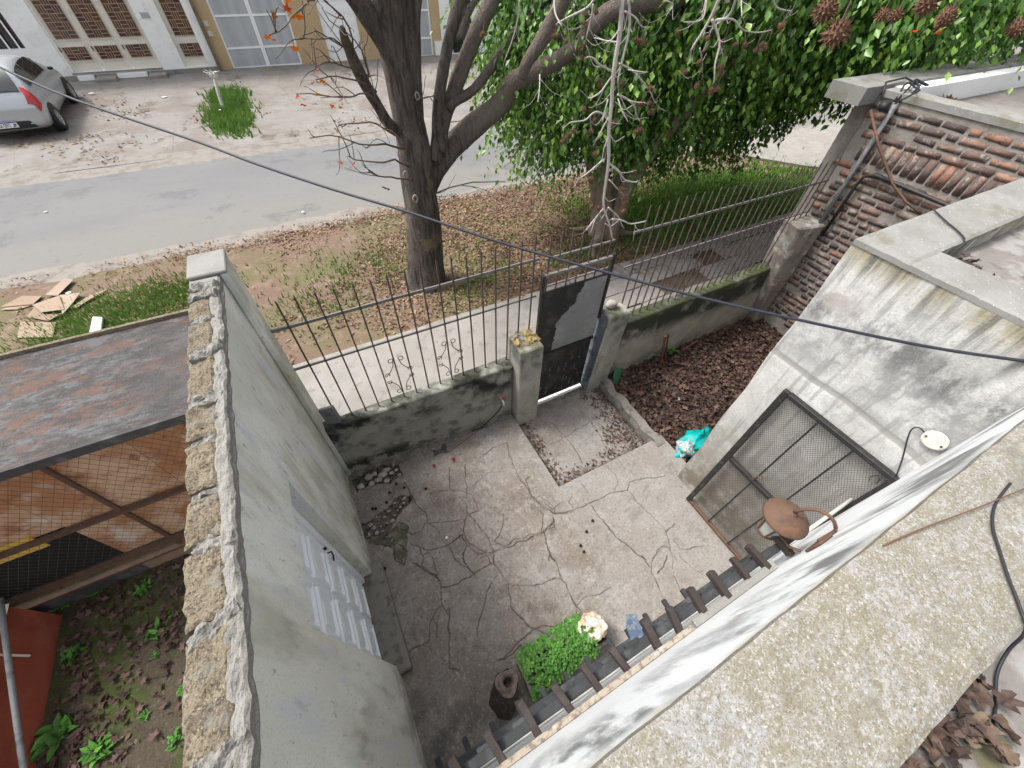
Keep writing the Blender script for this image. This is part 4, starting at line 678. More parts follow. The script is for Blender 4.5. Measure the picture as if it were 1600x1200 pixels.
# lantern on its ring bracket
ln = thing('wall_lantern', (1.74, -0.01, 1.82), 'rusty round hatted lantern with frosted panes on a ring bracket', 'lantern')
c = (1.735, -0.005, 1.98)
MB().lathe([(0.002,0.085),(0.018,0.082),(0.022,0.064),(0.035,0.060),(0.075,0.040),(0.112,0.012),(0.118,0.0),(0.112,-0.004),(0.06,0.018),(0.002,0.03)], c, 28).build('hat', 'rust_iron', ln, True)
n6 = 6; zt, zb_ = 1.978, 1.80
ang = [2*math.pi*k/n6 + 0.35 for k in range(n6)]
top = [(c[0]+.083*math.cos(a), c[1]+.083*math.sin(a), zt) for a in ang]; bot = [(c[0]+.052*math.cos(a), c[1]+.052*math.sin(a), zb_) for a in ang]
for k in range(n6):
    MB().bar(bot[k], top[k], 0.010, 0.010).build('glazing_bar', 'rust_iron', ln)
    q = (k+1) % n6
    def mix(a, b, s): return tuple(a[i]*(1-s)+b[i]*s for i in range(3))
    A, B, C_, D_ = mix(bot[k], bot[q], .08), mix(bot[k], bot[q], .92), mix(top[k], top[q], .92), mix(top[k], top[q], .08)
    cen = Vector((c[0], c[1], 1.89)); ins_ = [tuple(Vector(p) + (cen-Vector(p))*0.03) for p in (A, B, C_, D_)]
    MB().add([A, B, C_, D_] + ins_, [(0,1,2,3),(7,6,5,4),(0,4,5,1),(1,5,6,2),(2,6,7,3),(3,7,4,0)]).build('pane', 'pane_frosted', ln)
MB().lathe([(0.001,-0.012),(0.055,-0.012),(0.060,0.0),(0.001,0.002)], (c[0], c[1], zb_), 12).build('base', 'rust_iron', ln)
arc = [(c[0], c[1], 2.06)] + [(c[0]-0.02+0.06*math.sin(s*.5), c[1]-0.085*(1-math.cos(s)), 2.06+0.13*math.sin(s)) for s in np.linspace(0.3, 2.6, 9)] + [(1.66, HY+.015, 2.12)]
MB().tube(arc, 0.009, 7).build('ring_bracket', 'rust_iron', ln, True)
MB().box(1.60, 1.70, HY+.001, HY+.014, 2.06, 2.18).build('wall_plate', 'rust_iron', ln, bevel=0.006)
MB().tube([(1.70, HY+.01, 1.92), (1.70, HY+.05, 1.88), (1.71, -0.06, 1.87), (1.72, -0.04, 1.90)], 0.008, 6).build('stay', 'rust_iron', ln, True)

# mesh gate leaning on the side wall
mg = thing('mesh_gate', (2.66, 0.22, 0.02), 'black framed wire mesh gate leaning against the white house side wall', 'gate')
def GP(u, v_, off=0.0):   # u across (0 = street side), v up
    return (2.635 + 0.06*v_ - off, 0.625 - 0.80*u, 0.015 + 1.845*v_)
def gbar(u0, v0, u1, v1, wa, wb, nm, m='black_iron', off=0.0):
    return MB().bar(GP(u0, v0, off), GP(u1, v1, off), wa, wb, up=(1,0,0)).build(nm, m, mg, bevel=0.003)
gbar(0, 0, 0, 1, 0.045, 0.035, 'stile'); gbar(1, 0, 1, 1, 0.06, 0.035, 'stile')
gbar(0.03, .99, .97, .99, 0.04, 0.045, 'top_rail'); gbar(0.03, .01, .97, .01, 0.03, 0.035, 'bottom_rail', 'rust_iron'); gbar(0.03, .50, .965, .50, 0.045, 0.04, 'middle_rail')
gbar(.35, .022, .35, .488, 0.013, 0.013, 'rod', off=0.012); gbar(.35, .512, .35, .978, 0.013, 0.013, 'rod', off=0.012)
gbar(.67, .022, .67, .488, 0.013, 0.013, 'rod', off=0.012); gbar(.67, .512, .67, .978, 0.013, 0.013, 'rod', off=0.012)
MB().tube([GP(.34,.565,.03), GP(.38,.56,.035), GP(.40,.575,.03), GP(.37,.58,.03)], 0.007, 6).build('latch', 'rust_iron', mg)
MB().tube([GP(.9,.93,.03), GP(.88,.95,.03), GP(.90,.97,.03), GP(.93,.965,.03), GP(.94,.94,.03)], 0.003, 5).build('wire_loop', 'black_iron', mg)
def diamond_mesh(P0, ux, uy, W, Hh, step, thick, slope=1.7):
    """diagonal wires clipped to a W x Hh rectangle; P0 corner, ux/uy unit vectors"""
    mb = MB(); P0 = Vector(P0); ux = Vector(ux); uy = Vector(uy)
    for sgn in (1, -1):
        s = -Hh/slope if sgn > 0 else 0
        end = W if sgn > 0 else W + Hh/slope
        while s < end:
            # x = s + sgn*y/slope
            ya, yb = 0.0, Hh
            xa, xb = s, s + sgn*Hh/slope
            pts = []
            lo, hi = 0.0, Hh
            if sgn > 0: lo = max(0, (0-s)*slope); hi = min(Hh, (W-s)*slope)
            else: lo = max(0, (s-W)*slope); hi = min(Hh, s*slope)
            if hi-lo > step*0.5:
                a = P0 + ux*(s+sgn*lo/slope) + uy*lo; b = P0 + ux*(s+sgn*hi/slope) + uy*hi
                mb.bar(a, b, thick, thick*0.6, up=tuple(ux.cross(uy)))
            s += step
    return mb
for (va, vb) in ((.022, .488), (.512, .978)):
    a = Vector(GP(.03, va, -0.006)); ux = (Vector(GP(.97, va, -0.006))-a); uy = (Vector(GP(.03, vb, -0.006))-a)
    o = diamond_mesh(a, ux.normalized(), uy.normalized(), ux.length, uy.length, 0.019, 0.0024, 1.6).build('wire_mesh', 'mesh_iron', mg); o['kind'] = 'stuff'
# junction box on the side wall
jb = thing('junction_box', (2.73, -0.12, 2.19), 'round cream electrical box on the house wall above the mesh gate', 'electrical box')
mb = MB(); pr = []
for rr_, dd in ((0.058, 0.012), (0.058, 0.026), (0.050, 0.030), (0.0005, 0.030)):
    for k in range(20): pr.append((HX-dd, -0.10+rr_*math.cos(k*math.pi/10), 2.19+rr_*math.sin(k*math.pi/10)))
ff = [(r_*20+k, r_*20+(k+1) % 20, (r_+1)*20+(k+1) % 20, (r_+1)*20+k) for r_ in range(3) for k in range(20)]
mb.add(pr, ff).build('cover', 'cream_paint', jb)
for k in (-1, 1): MB().box(HX-0.035, HX-0.028, -0.10+k*.04-.005, -0.10+k*.04+.005, 2.185, 2.195).build('screw', 'rust_iron', jb)

# planter, clover, rock, stump
pl = thing('planter', (0.63, 0.09, 0), 'shallow cement planter trough at the foot of the house wall', 'planter')
MB().box(0.27, 0.30, -0.03, 0.21, 0.0, 0.17).build('end_panel', 'planter_cement', pl, bevel=0.005)
MB().box(1.02, 1.05, -0.03, 0.21, 0.0, 0.17).build('end_panel', 'planter_cement', pl, bevel=0.005)
MB().box(0.301, 1.019, -0.03, 0.0, 0.0, 0.168).build('side_panel', 'planter_cement', pl, bevel=0.005)
MB().box(0.301, 1.019, 0.18, 0.21, 0.0, 0.168).build('side_panel', 'planter_cement', pl, bevel=0.005)
MB().box(0.301, 1.019, 0.001, 0.179, 0.002, 0.14).build('soil', 'garden_soil', pl)
cl = thing('clover', (0.6, 0.09, 0.14), 'dense bright green clover filling the cement planter', 'plant')
n = 560; th = []
lx = rng.uniform(0.27, 0.90, n); ly = rng.uniform(-0.05, 0.27, n); lz = 0.20 + 0.15*np.sin(np.clip((ly+0.05)/0.30, 0, 1)*math.pi) * (0.75+0.5*rng.random(n))
pos = []; yaw = []; rn = []
for i_ in range(n):
    y0_ = rng.random()*6.28; rv = np.clip(rng.normal(0.55, 0.22), 0, 1)
    for k in range(3): pos.append((lx[i_], ly[i_], lz[i_])); yaw.append(y0_+k*2.094); rn.append(rv)
pos = np.array(pos); m_ = len(pos)
me = scatter_mesh('foliage', pos, (np.array([(0,0,0),(.42,.55,.06),(.36,.95,.04),(0,.86,.0),(-.36,.95,.04),(-.42,.55,.06)]), np.array([(0,1,2,3),(0,3,4,5)])), 0.021+0.007*rng.random(m_), np.array(yaw), rng.normal(0, .35, m_), rng.normal(0, .3, m_), np.array(rn))
o = link('foliage', me, 'shrub_leaf', cl, (0,0,0)); o['kind'] = 'stuff'
mb = MB()
for i_ in range(0, n, 3): mb.tube([(float(lx[i_])*.9+.06, float(ly[i_])*.7+.03, .135), (float(lx[i_]), float(ly[i_]), float(lz[i_])-.002)], 0.0012, 3, False)
o = mb.build('stems', 'shrub_leaf', cl); o['kind'] = 'stuff'
def lumpy(name, c, rad, m, parent, seed, amp=0.25, freq=2.0, sub=3, hole=None):
    bm = bmesh.new(); bmesh.ops.create_icosphere(bm, subdivisions=sub, radius=1)
    for v in bm.verts:
        p = v.co.copy(); q = p*freq + Vector((seed*3.1, seed*1.7, seed))
        k = 1 + amp*mnoise.noise(q) + amp*.5*mnoise.noise(q*2.3)
        if hole:
            hd_ = (p - Vector(hole[0]).normalized()).length
            if hd_ < hole[1]: k *= 1 - hole[2]*(1-(hd_/hole[1])**4)
        v.co = Vector((p.x*rad[0]*k, p.y*rad[1]*k, p.z*rad[2]*k))
    me = bpy.data.meshes.new(name); bm.to_mesh(me); bm.free()
    return link(name, me, m, parent, c, True)
o = lumpy('porous_rock', (0.925, 0.12, 0.295), (0.125, 0.105, 0.085), 'porous_rock', None, 5, 0.28, 2.2, 4, ((-.25, -.35, .85), 0.42, 0.9))
tag(o, 'pale porous rock with a round hole resting on the clover planter', 'rock')
st = thing('tree_stump', (0.08, 0.06, 0), 'dark hollow tree stump standing beside the cement planter', 'stump')
mb = MB(); NS = 28; prof = []
for j, s in enumerate(np.linspace(0, 1, 8)):
    for k in range(NS):
        a = 2*math.pi*k/NS
        rr_ = (0.118 - 0.028*s) * (1 + 0.08*math.sin(3*a+.6) + 0.05*math.sin(7*a) + 0.05*(float(vnoise(k*1.3+9, j*1.1, 1))-.5))
        mb.v.append((0.075+0.06*s + rr_*math.cos(a), 0.045+0.08*s + rr_*math.sin(a)*0.95, 0.33*s + (0.012*math.sin(2*a) if j == 7 else 0)))
mb.f = [(j*NS+k, j*NS+(k+1) % NS, (j+1)*NS+(k+1) % NS, (j+1)*NS+k) for j in range(7) for k in range(NS)]
mb.build('bark', 'stump_wood', st, True)
mb = MB(); cxs, cys = 0.135, 0.125
for j, (rr_, zz) in enumerate(((0.088, .332), (0.066, .330), (0.045, .322), (0.034, .30), (0.028, .20), (0.001, .19))):
    for k in range(NS):
        a = 2*math.pi*k/NS; q = rr_*(1+0.10*math.sin(3*a+.6)+0.08*(float(vnoise(k*1.9, j*3.3, 1))-.5)*(1 if j else .3))
        mb.v.append((cxs + q*math.cos(a) + (0.006 if j > 1 else 0), cys + q*math.sin(a)*.95, zz + 0.012*math.sin(2*a)*(1-min(j,3)/3) + 0.01*(float(vnoise(k*2.2, j*5., 1))-.5)))
mb.f = [(j*NS+k, j*NS+(k+1) % NS, (j+1)*NS+(k+1) % NS, (j+1)*NS+k) for j in range(5) for k in range(NS)]
mb.build('cut_face', 'stump_cut', st, True)

# ------------------------------------------------------------------ brick building on the right
BX = 6.10
bb = thing('brick_building', (7.5, 1.0, 0), 'old exposed brick building with concrete capped flat roof at upper right', 'building')
MB().box(BX+0.010, BX+0.22, -3.0, 2.72, -0.35, 2.93).build('wall', 'brick_mortar', bb)
rough_block(BX-0.005, BX+0.26, -3.0, 2.70, 2.93, 3.0, 31, 0.006, (8, 90)).build('coping', 'parapet_grey', bb)
MB().box(BX+0.26, 14.0, -3.0, 2.60, 2.6, 2.80).build('roof_deck', 'far_concrete', bb)
rough_block(5.78, 14.0, 2.72, 3.12, 2.86, 3.03, 41, 0.005, (90, 10)).build('front_ledge', 'parapet_grey', bb)
MB().box(BX+0.225, 14.0, 2.55, 2.718, 2.62, 3.0).build('parapet', 'white_render', bb)
MB().box(BX+0.10, 14.0, 2.725, 2.95, -0.3, 2.85).build('street_front', 'brick_mortar', bb)
vars_ = []
def brick_mesh(L, Hh, T, seed):
    bm = bmesh.new(); bmesh.ops.create_cube(bm, size=1)
    for v in bm.verts: v.co = Vector((v.co.x*T, v.co.y*L, v.co.z*Hh))
    bmesh.ops.bevel(bm, geom=bm.edges[:], offset=min(Hh, L)*0.11, segments=2, affect='EDGES')
    for v in bm.verts:
        q = v.co*24 + Vector((seed*7.7, 0, seed))
        v.co += Vector((mnoise.noise(q)*.007, mnoise.noise(q+Vector((9,0,0)))*.012, mnoise.noise(q+Vector((0,9,0)))*.010))
    me = bpy.data.meshes.new('brick'); bm.to_mesh(me); bm.free(); me.polygons.foreach_set('use_smooth', [True]*len(me.polygons)); return me
STR = [brick_mesh(0.225, 0.066, 0.05, s) for s in range(6)]; HEAD = [brick_mesh(0.112, 0.066, 0.05, s+10) for s in range(6)]; SOL = [brick_mesh(0.074, 0.225, 0.05, s+20) for s in range(5)]
def put_brick(me, y, z_, ry=0.0):
    o = link('brick', me, 'brick', bb, (BX+0.026+random.uniform(-.005, .005), y, z_)); o.rotation_euler = (random.uniform(-.03, .03)+ry, random.uniform(-.02,.02), random.uniform(-.03,.03)); return o
z_ = 0.10; row = 0
while z_ < 2.92:
    if 2.30 < z_ < 2.40:
        y = 0.95
        while y < 2.62:
            put_brick(random.choice(SOL), y+random.uniform(-.006,.006), z_+0.10); y += 0.088
        z_ += 0.245; row += 1; continue
    y = 0.72 + (row % 2)*0.12 + random.uniform(-.03, .03)
    while y < 2.66:
        head = (z_ < 1.9 and random.random() < 0.75) or random.random() < 0.18
        if z_ < 1.0 and y < 1.5: y += 0.13; continue
        L_ = 0.105 if head else 0.215
        if random.random() > 0.04 and y+L_/2 < 2.70: put_brick(random.choice(HEAD if head else STR), y + L_/2, z_)
        y += L_ + 0.024
    z_ += 0.086; row += 1
# pipes on the brick face
o = MB().tube([(BX-.05, 2.47, 1.56), (BX-.05, 2.475, 2.2), (BX-.05, 2.49, 2.92)], 0.026, 10).build('drain_pipe', 'grey_pipe', None, True); tag(o, 'straight grey pipe running up the corner of the brick wall', 'pipe')
o = MB().tube([(BX-.045, 2.36, 1.45), (BX-.045, 2.36, 2.10), (BX-.045, 2.34, 2.22), (BX-.045, 2.24, 2.27), (BX-.045, 1.9, 2.26), (BX-.045, 1.35, 2.24), (BX-.045, 0.9, 2.23)], 0.022, 8).build('bent_pipe', 'black_iron', None, True); tag(o, 'dark bent conduit turning along the bricks below the soldier course', 'pipe')
o = MB().tube([(5.9500, 2.6484, 2.8249), (5.9700, 2.3797, 2.5640), (6.0000, 2.0046, 2.2619), (6.0200, 1.7907, 2.1512), (6.0300, 1.6001, 2.1005)], 0.014, 7).build('rusty_rod', 'rust_iron', None, True); tag(o, 'thin rusty rod sagging across the brick wall', 'rod')
cb = thing('cable_bundle', (6.1, 2.6, 2.95), 'tangle of black cables at the top corner of the brick wall', 'cables')
for k in range(5):
    p0 = Vector((6.02+random.uniform(-.05,.1), 2.55+random.uniform(-.1,.1), 2.92))
    pts = [p0, p0+Vector((.1, .05*k-.1, .13)), p0+Vector((.30+.05*k, .12, .14)), p0+Vector((.55, .1-.03*k, .10))]
    MB().tube(pts, 0.010, 5).build('cable', 'black_rubber', cb, True)
lumpy('splice_box', (6.0, 2.56, 2.88), (.07, .05, .05), 'black_rubber', cb, 3, .3, 1.5, 2)

# ------------------------------------------------------------------ neighbour's rusty gate and red wall, lower left
ng = thing('rusty_gate', (-2.6, 2.45, 0), 'rusty sheet metal gate backed with wire mesh in the left yard', 'gate')
NX0, NX1 = -6.2, LWO-0.012
cuts = [-6.2, -5.1, -4.0, -3.4, -2.44, -2.1, -1.66, NX1]
for a, b in zip(cuts[:-1], cuts[1:]):
    for za, zb in ((0.98, 1.78), (0.36, 0.979)):
        if a == -3.4 and zb < 1: # the opening
            continue
        mb = MB().box(a+.002, b-.002, 2.50, 2.512, za, zb); mb.build('sheet', 'rust_plate', ng)
MB().box(-3.398, -2.442, 2.503, 2.512, 0.36, 0.978).build('shade_panel', 'shade_black', ng)  # added black panel that paints the shade inside the opening
MB().box(-3.39, -2.62, 2.488, 2.499, 0.84, 1.02).build('board', 'yellow_board', ng)
MB().box(NX0, -2.45, 2.46, 2.50, 0.0, 0.17).build('kick_plate', 'dark_band', ng)
MB().box(-2.448, NX1, 2.465, 2.495, 0.0, 0.17).build('kick_plate', 'tan_plate', ng)
for zz, th in ((1.79, .05), (0.965, .028), (0.34, .045), (0.19, .03)):
    MB().box(NX0, NX1, 2.44, 2.485, zz-th/2, zz+th/2).build('rail', 'rust_iron', ng)
for x in (-5.1, -4.0, -2.1): MB().bar((x, 2.487, 0.2), (x, 2.487, 1.76), .03, .02, up=(0,1,0)).build('post', 'rust_iron', ng)
o = diamond_mesh((-4.2, 2.432, 0.36), (1,0,0), (0,0,1), 4.2+NX1, 1.42, 0.06, 0.0020, 1.35).build('wire_mesh', 'fence_iron', ng); o['kind'] = 'stuff'
cn = thing('canopy', (-2.6, 2.9, 1.9), 'flaking rusted metal canopy roof over the gate in the left yard', 'canopy')
mb = MB(); nx_, ny_ = 60, 24; v = []
for j in range(ny_+1):
    for i_ in range(nx_+1):
        x = NX0 + (NX1-NX0)*i_/nx_; y = 2.33 + 1.05*j/ny_; v.append((x, y, 1.86 + 0.06*j/ny_ + 0.012*(float(fbm(x*2, y*5, 1))-.5)))
mb.add(v, [(j*(nx_+1)+i_, j*(nx_+1)+i_+1, (j+1)*(nx_+1)+i_+1, (j+1)*(nx_+1)+i_) for j in range(ny_) for i_ in range(nx_)])
mb.build('sheet', 'rust_roof', cn, True)
MB().box(NX0, NX1, 2.315, 2.335, 1.80, 1.872).build('near_fascia', 'dark_band', cn)
MB().box(NX0, NX1, 3.382, 3.41, 1.85, 1.95).build('far_fascia', 'clay_block', cn)
MB().box(NX0, NX1, 2.34, 3.38, 1.78, 1.82).build('underside', 'dark_band', cn)
rwl = thing('red_wall', (-3.2, 1.2, 0), 'peeling red painted low wall at the lower left edge', 'wall')
MB().hexa([(-3.9,-1.0,-.1),(-3.08,-1.0,-.1),(-3.12,2.40,-.1),(-3.9,2.40,-.1)], [(-3.9,-1.0,.62),(-3.16,-1.0,.62),(-3.18,2.40,.62),(-3.9,2.40,.62)]).build('body', 'red_paint', rwl, bevel=0.01)
for (ya, yb, za, zb) in ((2.02, 2.035, .20, .46), (2.18, 2.38, .47, .49)):
    MB().hexa([(-3.120,ya,za),(-3.110,ya,za),(-3.112,yb,za),(-3.122,yb,za)], [(-3.153,ya,zb),(-3.146,ya,zb),(-3.148,yb,zb),(-3.155,yb,zb)]).build('bare_strip', 'cream_paint', rwl)
o = MB().tube([(-3.0000, 2.3140, 0.6759), (-3.0000, 1.8724, 0.4820), (-3.0000, 1.2199, 0.1894), (-3.0000, 0.9005, 0.0404)], 0.018, 10).build('grey_pole', 'grey_pipe', None, True); tag(o, 'sloping grey pipe in front of the red wall at the left edge', 'pipe')

# ------------------------------------------------------------------ far side of the street
FY = 21.8
def lattice(x0, x1, z0, z1, y, parent, m):
    """basket-weave glazing bars over one dark pane"""
    mb = MB(); c = (x1-x0)/3; nz = max(1, round((z1-z0)/(c*1.0))); cz = (z1-z0)/nz; t_ = 0.016
    for j in range(nz):
        for i_ in range(3):
            xa = x0+i_*c; za = z0+j*cz
            mb.box(xa-t_/2, xa+t_/2, y-.022, y-.002, za, za+cz); mb.box(xa, xa+c, y-.0215, y-.0015, za-t_/2, za+t_/2)
            if (i_+j) % 2:
                for q in (1, 2): mb.box(xa+q*c/3-t_/2, xa+q*c/3+t_/2, y-.021, y-.001, za, za+cz)
            else:
                for q in (1,): mb.box(xa, xa+c, y-.0205, y-.0005, za+q*cz/2-t_/2, za+q*cz/2+t_/2)
    mb.box(x1-t_/2, x1+t_/2, y-.022, y-.002, z0, z1)
    g_ = MB().box(x0, x1, y, y+.01, z0, z1).build('pane', 'amber_glass', parent)
    o = mb.build('lattice', m, parent)
wb = thing('white_house', (-5, 24, 0.2), 'white rendered house with latticed doors across the street', 'house')
def wall_with_openings(x0, x1, z0, z1, ops, m, parent, y=FY, d=0.3):
    xs2 = sorted(set([x0, x1] + [o[0] for o in ops] + [o[1] for o in ops])); mb = MB()
    for a, b in zip(xs2[:-1], xs2[1:]):
        cov = sorted([(o[2], o[3]) for o in ops if o[0] <= a+1e-6 and o[1] >= b-1e-6]); z_ = z0
        for (p, q) in cov:
            if p > z_: mb.box(a, b, y, y+d, z_, p)
            z_ = q
        if z_ < z1: mb.box(a, b, y, y+d, z_, z1)
    return mb.build('wall', m, parent)
wall_with_openings(-14, -1.13, -0.1, 5.0, [(-5.52, -2.87, .47, 3.0), (-2.17, -1.40, .45, 3.0), (-8.6, -6.25, 1.15, 2.7)], 'white_render', wb)
MB().box(-5.52, -2.87, FY-.02, FY+.02, .425, .472).build('threshold', 'walk_concrete', wb)
MB().box(-13.9, -1.14, FY-.045, FY-.002, -0.1, .40).build('plinth', 'walk_concrete', wb)
MB().box(-4.9, -4.3, FY-.55, FY-.05, 0.0, .36).build('ramp_block', 'walk_concrete', wb, bevel=.02)
MB().box(-3.35, -2.8, FY-.50, FY-.05, 0.0, .36).build('ramp_block', 'walk_concrete', wb, bevel=.02)
MB().box(-5.4, -4.95, FY-.20, FY-.046, .28, .40).build('ledge', 'white_paint', wb); MB().box(-4.28, -3.4, FY-.20, FY-.046, .28, .40).build('ledge', 'white_paint', wb)
for lx_ in (-5.49, -4.615, -3.745):
    dl = MB(); W_ = 0.86; y = FY+.10
    dl.box(lx_, lx_+W_, y+.02, y+.05, .475, 3.0)
    leaf = dl.build('door_leaf', 'cream_paint', wb)
    for (za, zb) in ((.78, 1.12), (1.33, 2.95)):
        MB().box(lx_+.10, lx_+.76, y-.004, y+.018, za-.05, za-.002).build('frame', 'cream_paint', leaf); MB().box(lx_+.10, lx_+.76, y-.004, y+.018, zb+.002, min(zb+.05,2.99)).build('frame', 'cream_paint', leaf)
        lattice(lx_+.12, lx_+.74, za, zb, y+.0, leaf, 'lattice_bar')
    MB().box(lx_+.02, lx_+.05, y-.01, y+.019, 1.0, 1.12).build('hinge', 'rust_iron', leaf)
dl = MB().box(-2.165, -1.405, FY+.12, FY+.15, .455, 3.0).build('door_leaf', 'cream_paint', wb)
for (za, zb) in ((.72, 1.08), (1.30, 2.95)): lattice(-2.02, -1.40+.0-.01, za, zb, FY+.10, dl, 'lattice_bar')
MB().box(-8.6, -6.25, FY+.12, FY+.14, 1.15, 2.7).build('window_pane', 'car_glass', wb)
for k in range(9): MB().box(-8.5+k*.26, -8.46+k*.26, FY+.02, FY+.05, 1.15, 2.7).build('window_bar', 'white_paint', wb)
MB().box(-2.72, -2.48, FY-.02, FY-.001, 1.78, 1.92).build('number_plate', 'pale_glass', wb)
MB().box(-2.6, -2.3, FY-.052, FY-.046, .22, .32).build('vent_grille', 'grey_pipe', wb)
tb = thing('tan_house', (3, 24, 0.2), 'tan rendered house with white framed glass gates across the street', 'house')
wall_with_openings(-1.128, 8.0, -0.1, 5.0, [(-.62, 1.92, .23, 3.2), (3.03, 4.45, .30, 3.2), (5.35, 7.60, .20, 3.2)], 'tan_render', tb, y=FY+.05)
MB().box(7.66, 8.02, FY-.02, FY+.049, -0.1, .76).build('plinth', 'white_paint', tb)
MB().box(-1.125, -1.02, FY-.12, FY+.049, -.1, 5.0).build('downpipe', 'clay_block', tb)
def glass_gate(x0, x1, z0, z1, leaves):
    y = FY+.12
    for k in range(leaves):
        a = x0+(x1-x0)*k/leaves+.004; b = x0+(x1-x0)*(k+1)/leaves-.004
        lf = MB().box(a, a+.06, y, y+.05, z0, z1).box(b-.06, b, y, y+.05, z0, z1).box(a+.06, b-.06, y, y+.05, z0, z0+.08).box(a+.06, b-.06, y, y+.05, .84, .90).box(a+.06, b-.06, y, y+.05, 1.74, 1.80).box(a+.06, b-.06, y, y+.05, z1-.06, z1).build('gate_leaf', 'white_paint', tb)
        for za, zb in ((z0+.081, .839), (.901, 1.739), (1.801, z1-.061)): MB().box(a+.061, b-.061, y+.02, y+.03, za, zb).build('pane', 'pale_glass', lf)
        if za > 1 or True:
            for q in range(3):
                xq = a+.06+(b-a-.12)*(q+1)/4; MB().box(xq-.03, xq+.03, y+.034, y+.044, .905, z1-.065).build('curtain_fold', 'white_paint', lf)
glass_gate(-.615, 1.915, .235, 3.19, 2); glass_gate(5.355, 7.595, .205, 3.19, 2)
rl = MB()
for k in range(16): rl.box(3.035, 4.445, FY+.10+(.012 if k % 2 else 0), FY+.13, .305+k*.18, .303+(k+1)*.18)
rl.build('roller_door', 'white_paint', tb)
MB().box(-.64, 1.94, FY-.25, FY+.048, .05, .20).build('sill', 'walk_concrete', tb, bevel=.01)
for za in (1.25, 1.52): MB().box(-.98, -.84, FY+.02, FY+.049, za, za+.15).build('meter_box', 'cream_paint', tb)
gb_ = thing('grey_house', (14, 24, 0.2), 'pale house partly hidden behind the green tree across the street', 'house')
wall_with_openings(8.01, 26, -0.1, 5.0, [(8.5, 9.6, .3, 2.6), (12, 14, 1.2, 2.6), (17, 18.2, .3, 2.6)], 'white_render', gb_, y=FY+.02)
for (a, b, za, zb) in ((8.5, 9.6, .3, 2.6), (12, 14, 1.2, 2.6), (17, 18.2, .3, 2.6)):
    MB().box(a, b, FY+.14, FY+.16, za, zb).build('window_pane', 'car_glass', gb_)
    MB().box(a, a+.06, FY+.10, FY+.139, za, zb).box(b-.06, b, FY+.10, FY+.139, za, zb).box(a+.06, b-.06, FY+.10, FY+.139, zb-.06, zb).build('frame', 'white_paint', gb_)

# ------------------------------------------------------------------ parked car (rear towards us)
CO = Vector((-5.98, 16.02, 0.085)); SL = math.atan(0.033)
car = thing('parked_car', CO, 'silver hatchback parked on the far pavement seen from behind', 'car')
car.rotation_euler = (SL, 0, R(1.0))
# sections from rear (y=0) to front; each a half outline from sill to roof centre
SEC = [  # y, [(x,z)...]
 (0.00, [(.45,.34),(.62,.36),(.70,.44),(.73,.56),(.72,.64),(.66,.68),(.40,.70),(0,.71)]),
 (0.06, [(.60,.26),(.74,.30),(.80,.44),(.81,.58),(.80,.70),(.76,.78),(.46,.82),(0,.83)]),
 (0.13, [(.68,.22),(.79,.28),(.835,.46),(.84,.62),(.83,.76),(.78,.92),(.50,.95),(0,.96)]),
 (0.24, [(.70,.20),(.81,.27),(.85,.48),(.855,.66),(.83,.86),(.74,1.02),(.48,1.07),(0,1.08)]),
 (0.45, [(.70,.20),(.82,.27),(.86,.50),(.865,.70),(.83,.93),(.70,1.20),(.45,1.27),(0,1.285)]),
 (0.68, [(.70,.20),(.825,.27),(.865,.50),(.87,.72),(.83,.96),(.655,1.345),(.42,1.405),(0,1.425)]),
 (1.00, [(.70,.20),(.825,.27),(.865,.50),(.87,.72),(.83,.96),(.63,1.39),(.42,1.445),(0,1.465)]),
 (1.60, [(.70,.20),(.825,.27),(.865,.50),(.87,.71),(.83,.95),(.62,1.40),(.42,1.455),(0,1.475)]),
 (2.10, [(.70,.20),(.825,.27),(.865,.50),(.87,.70),(.83,.93),(.62,1.375),(.42,1.43),(0,1.445)]),
 (2.60, [(.70,.20),(.825,.27),(.865,.50),(.87,.69),(.83,.92),(.68,1.19),(.46,1.235),(0,1.25)]),
 (2.98, [(.70,.20),(.825,.27),(.865,.50),(.865,.68),(.82,.88),(.72,.985),(.48,1.03),(0,1.04)]),
 (3.45, [(.70,.20),(.81,.27),(.85,.50),(.845,.66),(.79,.80),(.68,.88),(.44,.92),(0,.93)]),
 (3.80, [(.66,.22),(.75,.28),(.80,.46),(.79,.58),(.72,.68),(.60,.74),(.40,.77),(0,.78)]),
 (4.00, [(.40,.30),(.55,.33),(.62,.42),(.62,.50),(.56,.56),(.45,.60),(.30,.62),(0,.63)])]
def cpt(i, j, s): y, pr_ = SEC[i]; x, z_ = pr_[j]; return (s*x, y, z_)
mb = MB(); ns = len(SEC); npf = 8
full = 2*npf-1
for i_ in range(ns):
    for j in range(npf): mb.v.append(cpt(i_, j, 1))
    for j in range(npf-2, -1, -1): mb.v.append(cpt(i_, j, -1))
for i_ in range(ns-1):
    for j in range(full-1): a = i_*full+j; mb.f.append((a, a+full, a+full+1, a+1))
    mb.f.append((i_*full, i_*full+full-1, (i_+1)*full+full-1, (i_+1)*full))
mb.f.append(tuple(range(full))); mb.f.append(tuple(reversed(range((ns-1)*full, ns*full))))
def cpart(mb, name, m, smooth=False, sub=0, parent=None, bevel=0):
    me = bpy.data.meshes.new(name); me.from_pydata([tuple(p) for p in mb.v], [], mb.f); me.update()
    o = link(name, me, m, None, (0,0,0), smooth, bevel, sub); o.parent = parent or car; return o
cpart(mb, 'body', 'car_silver', True, 2)
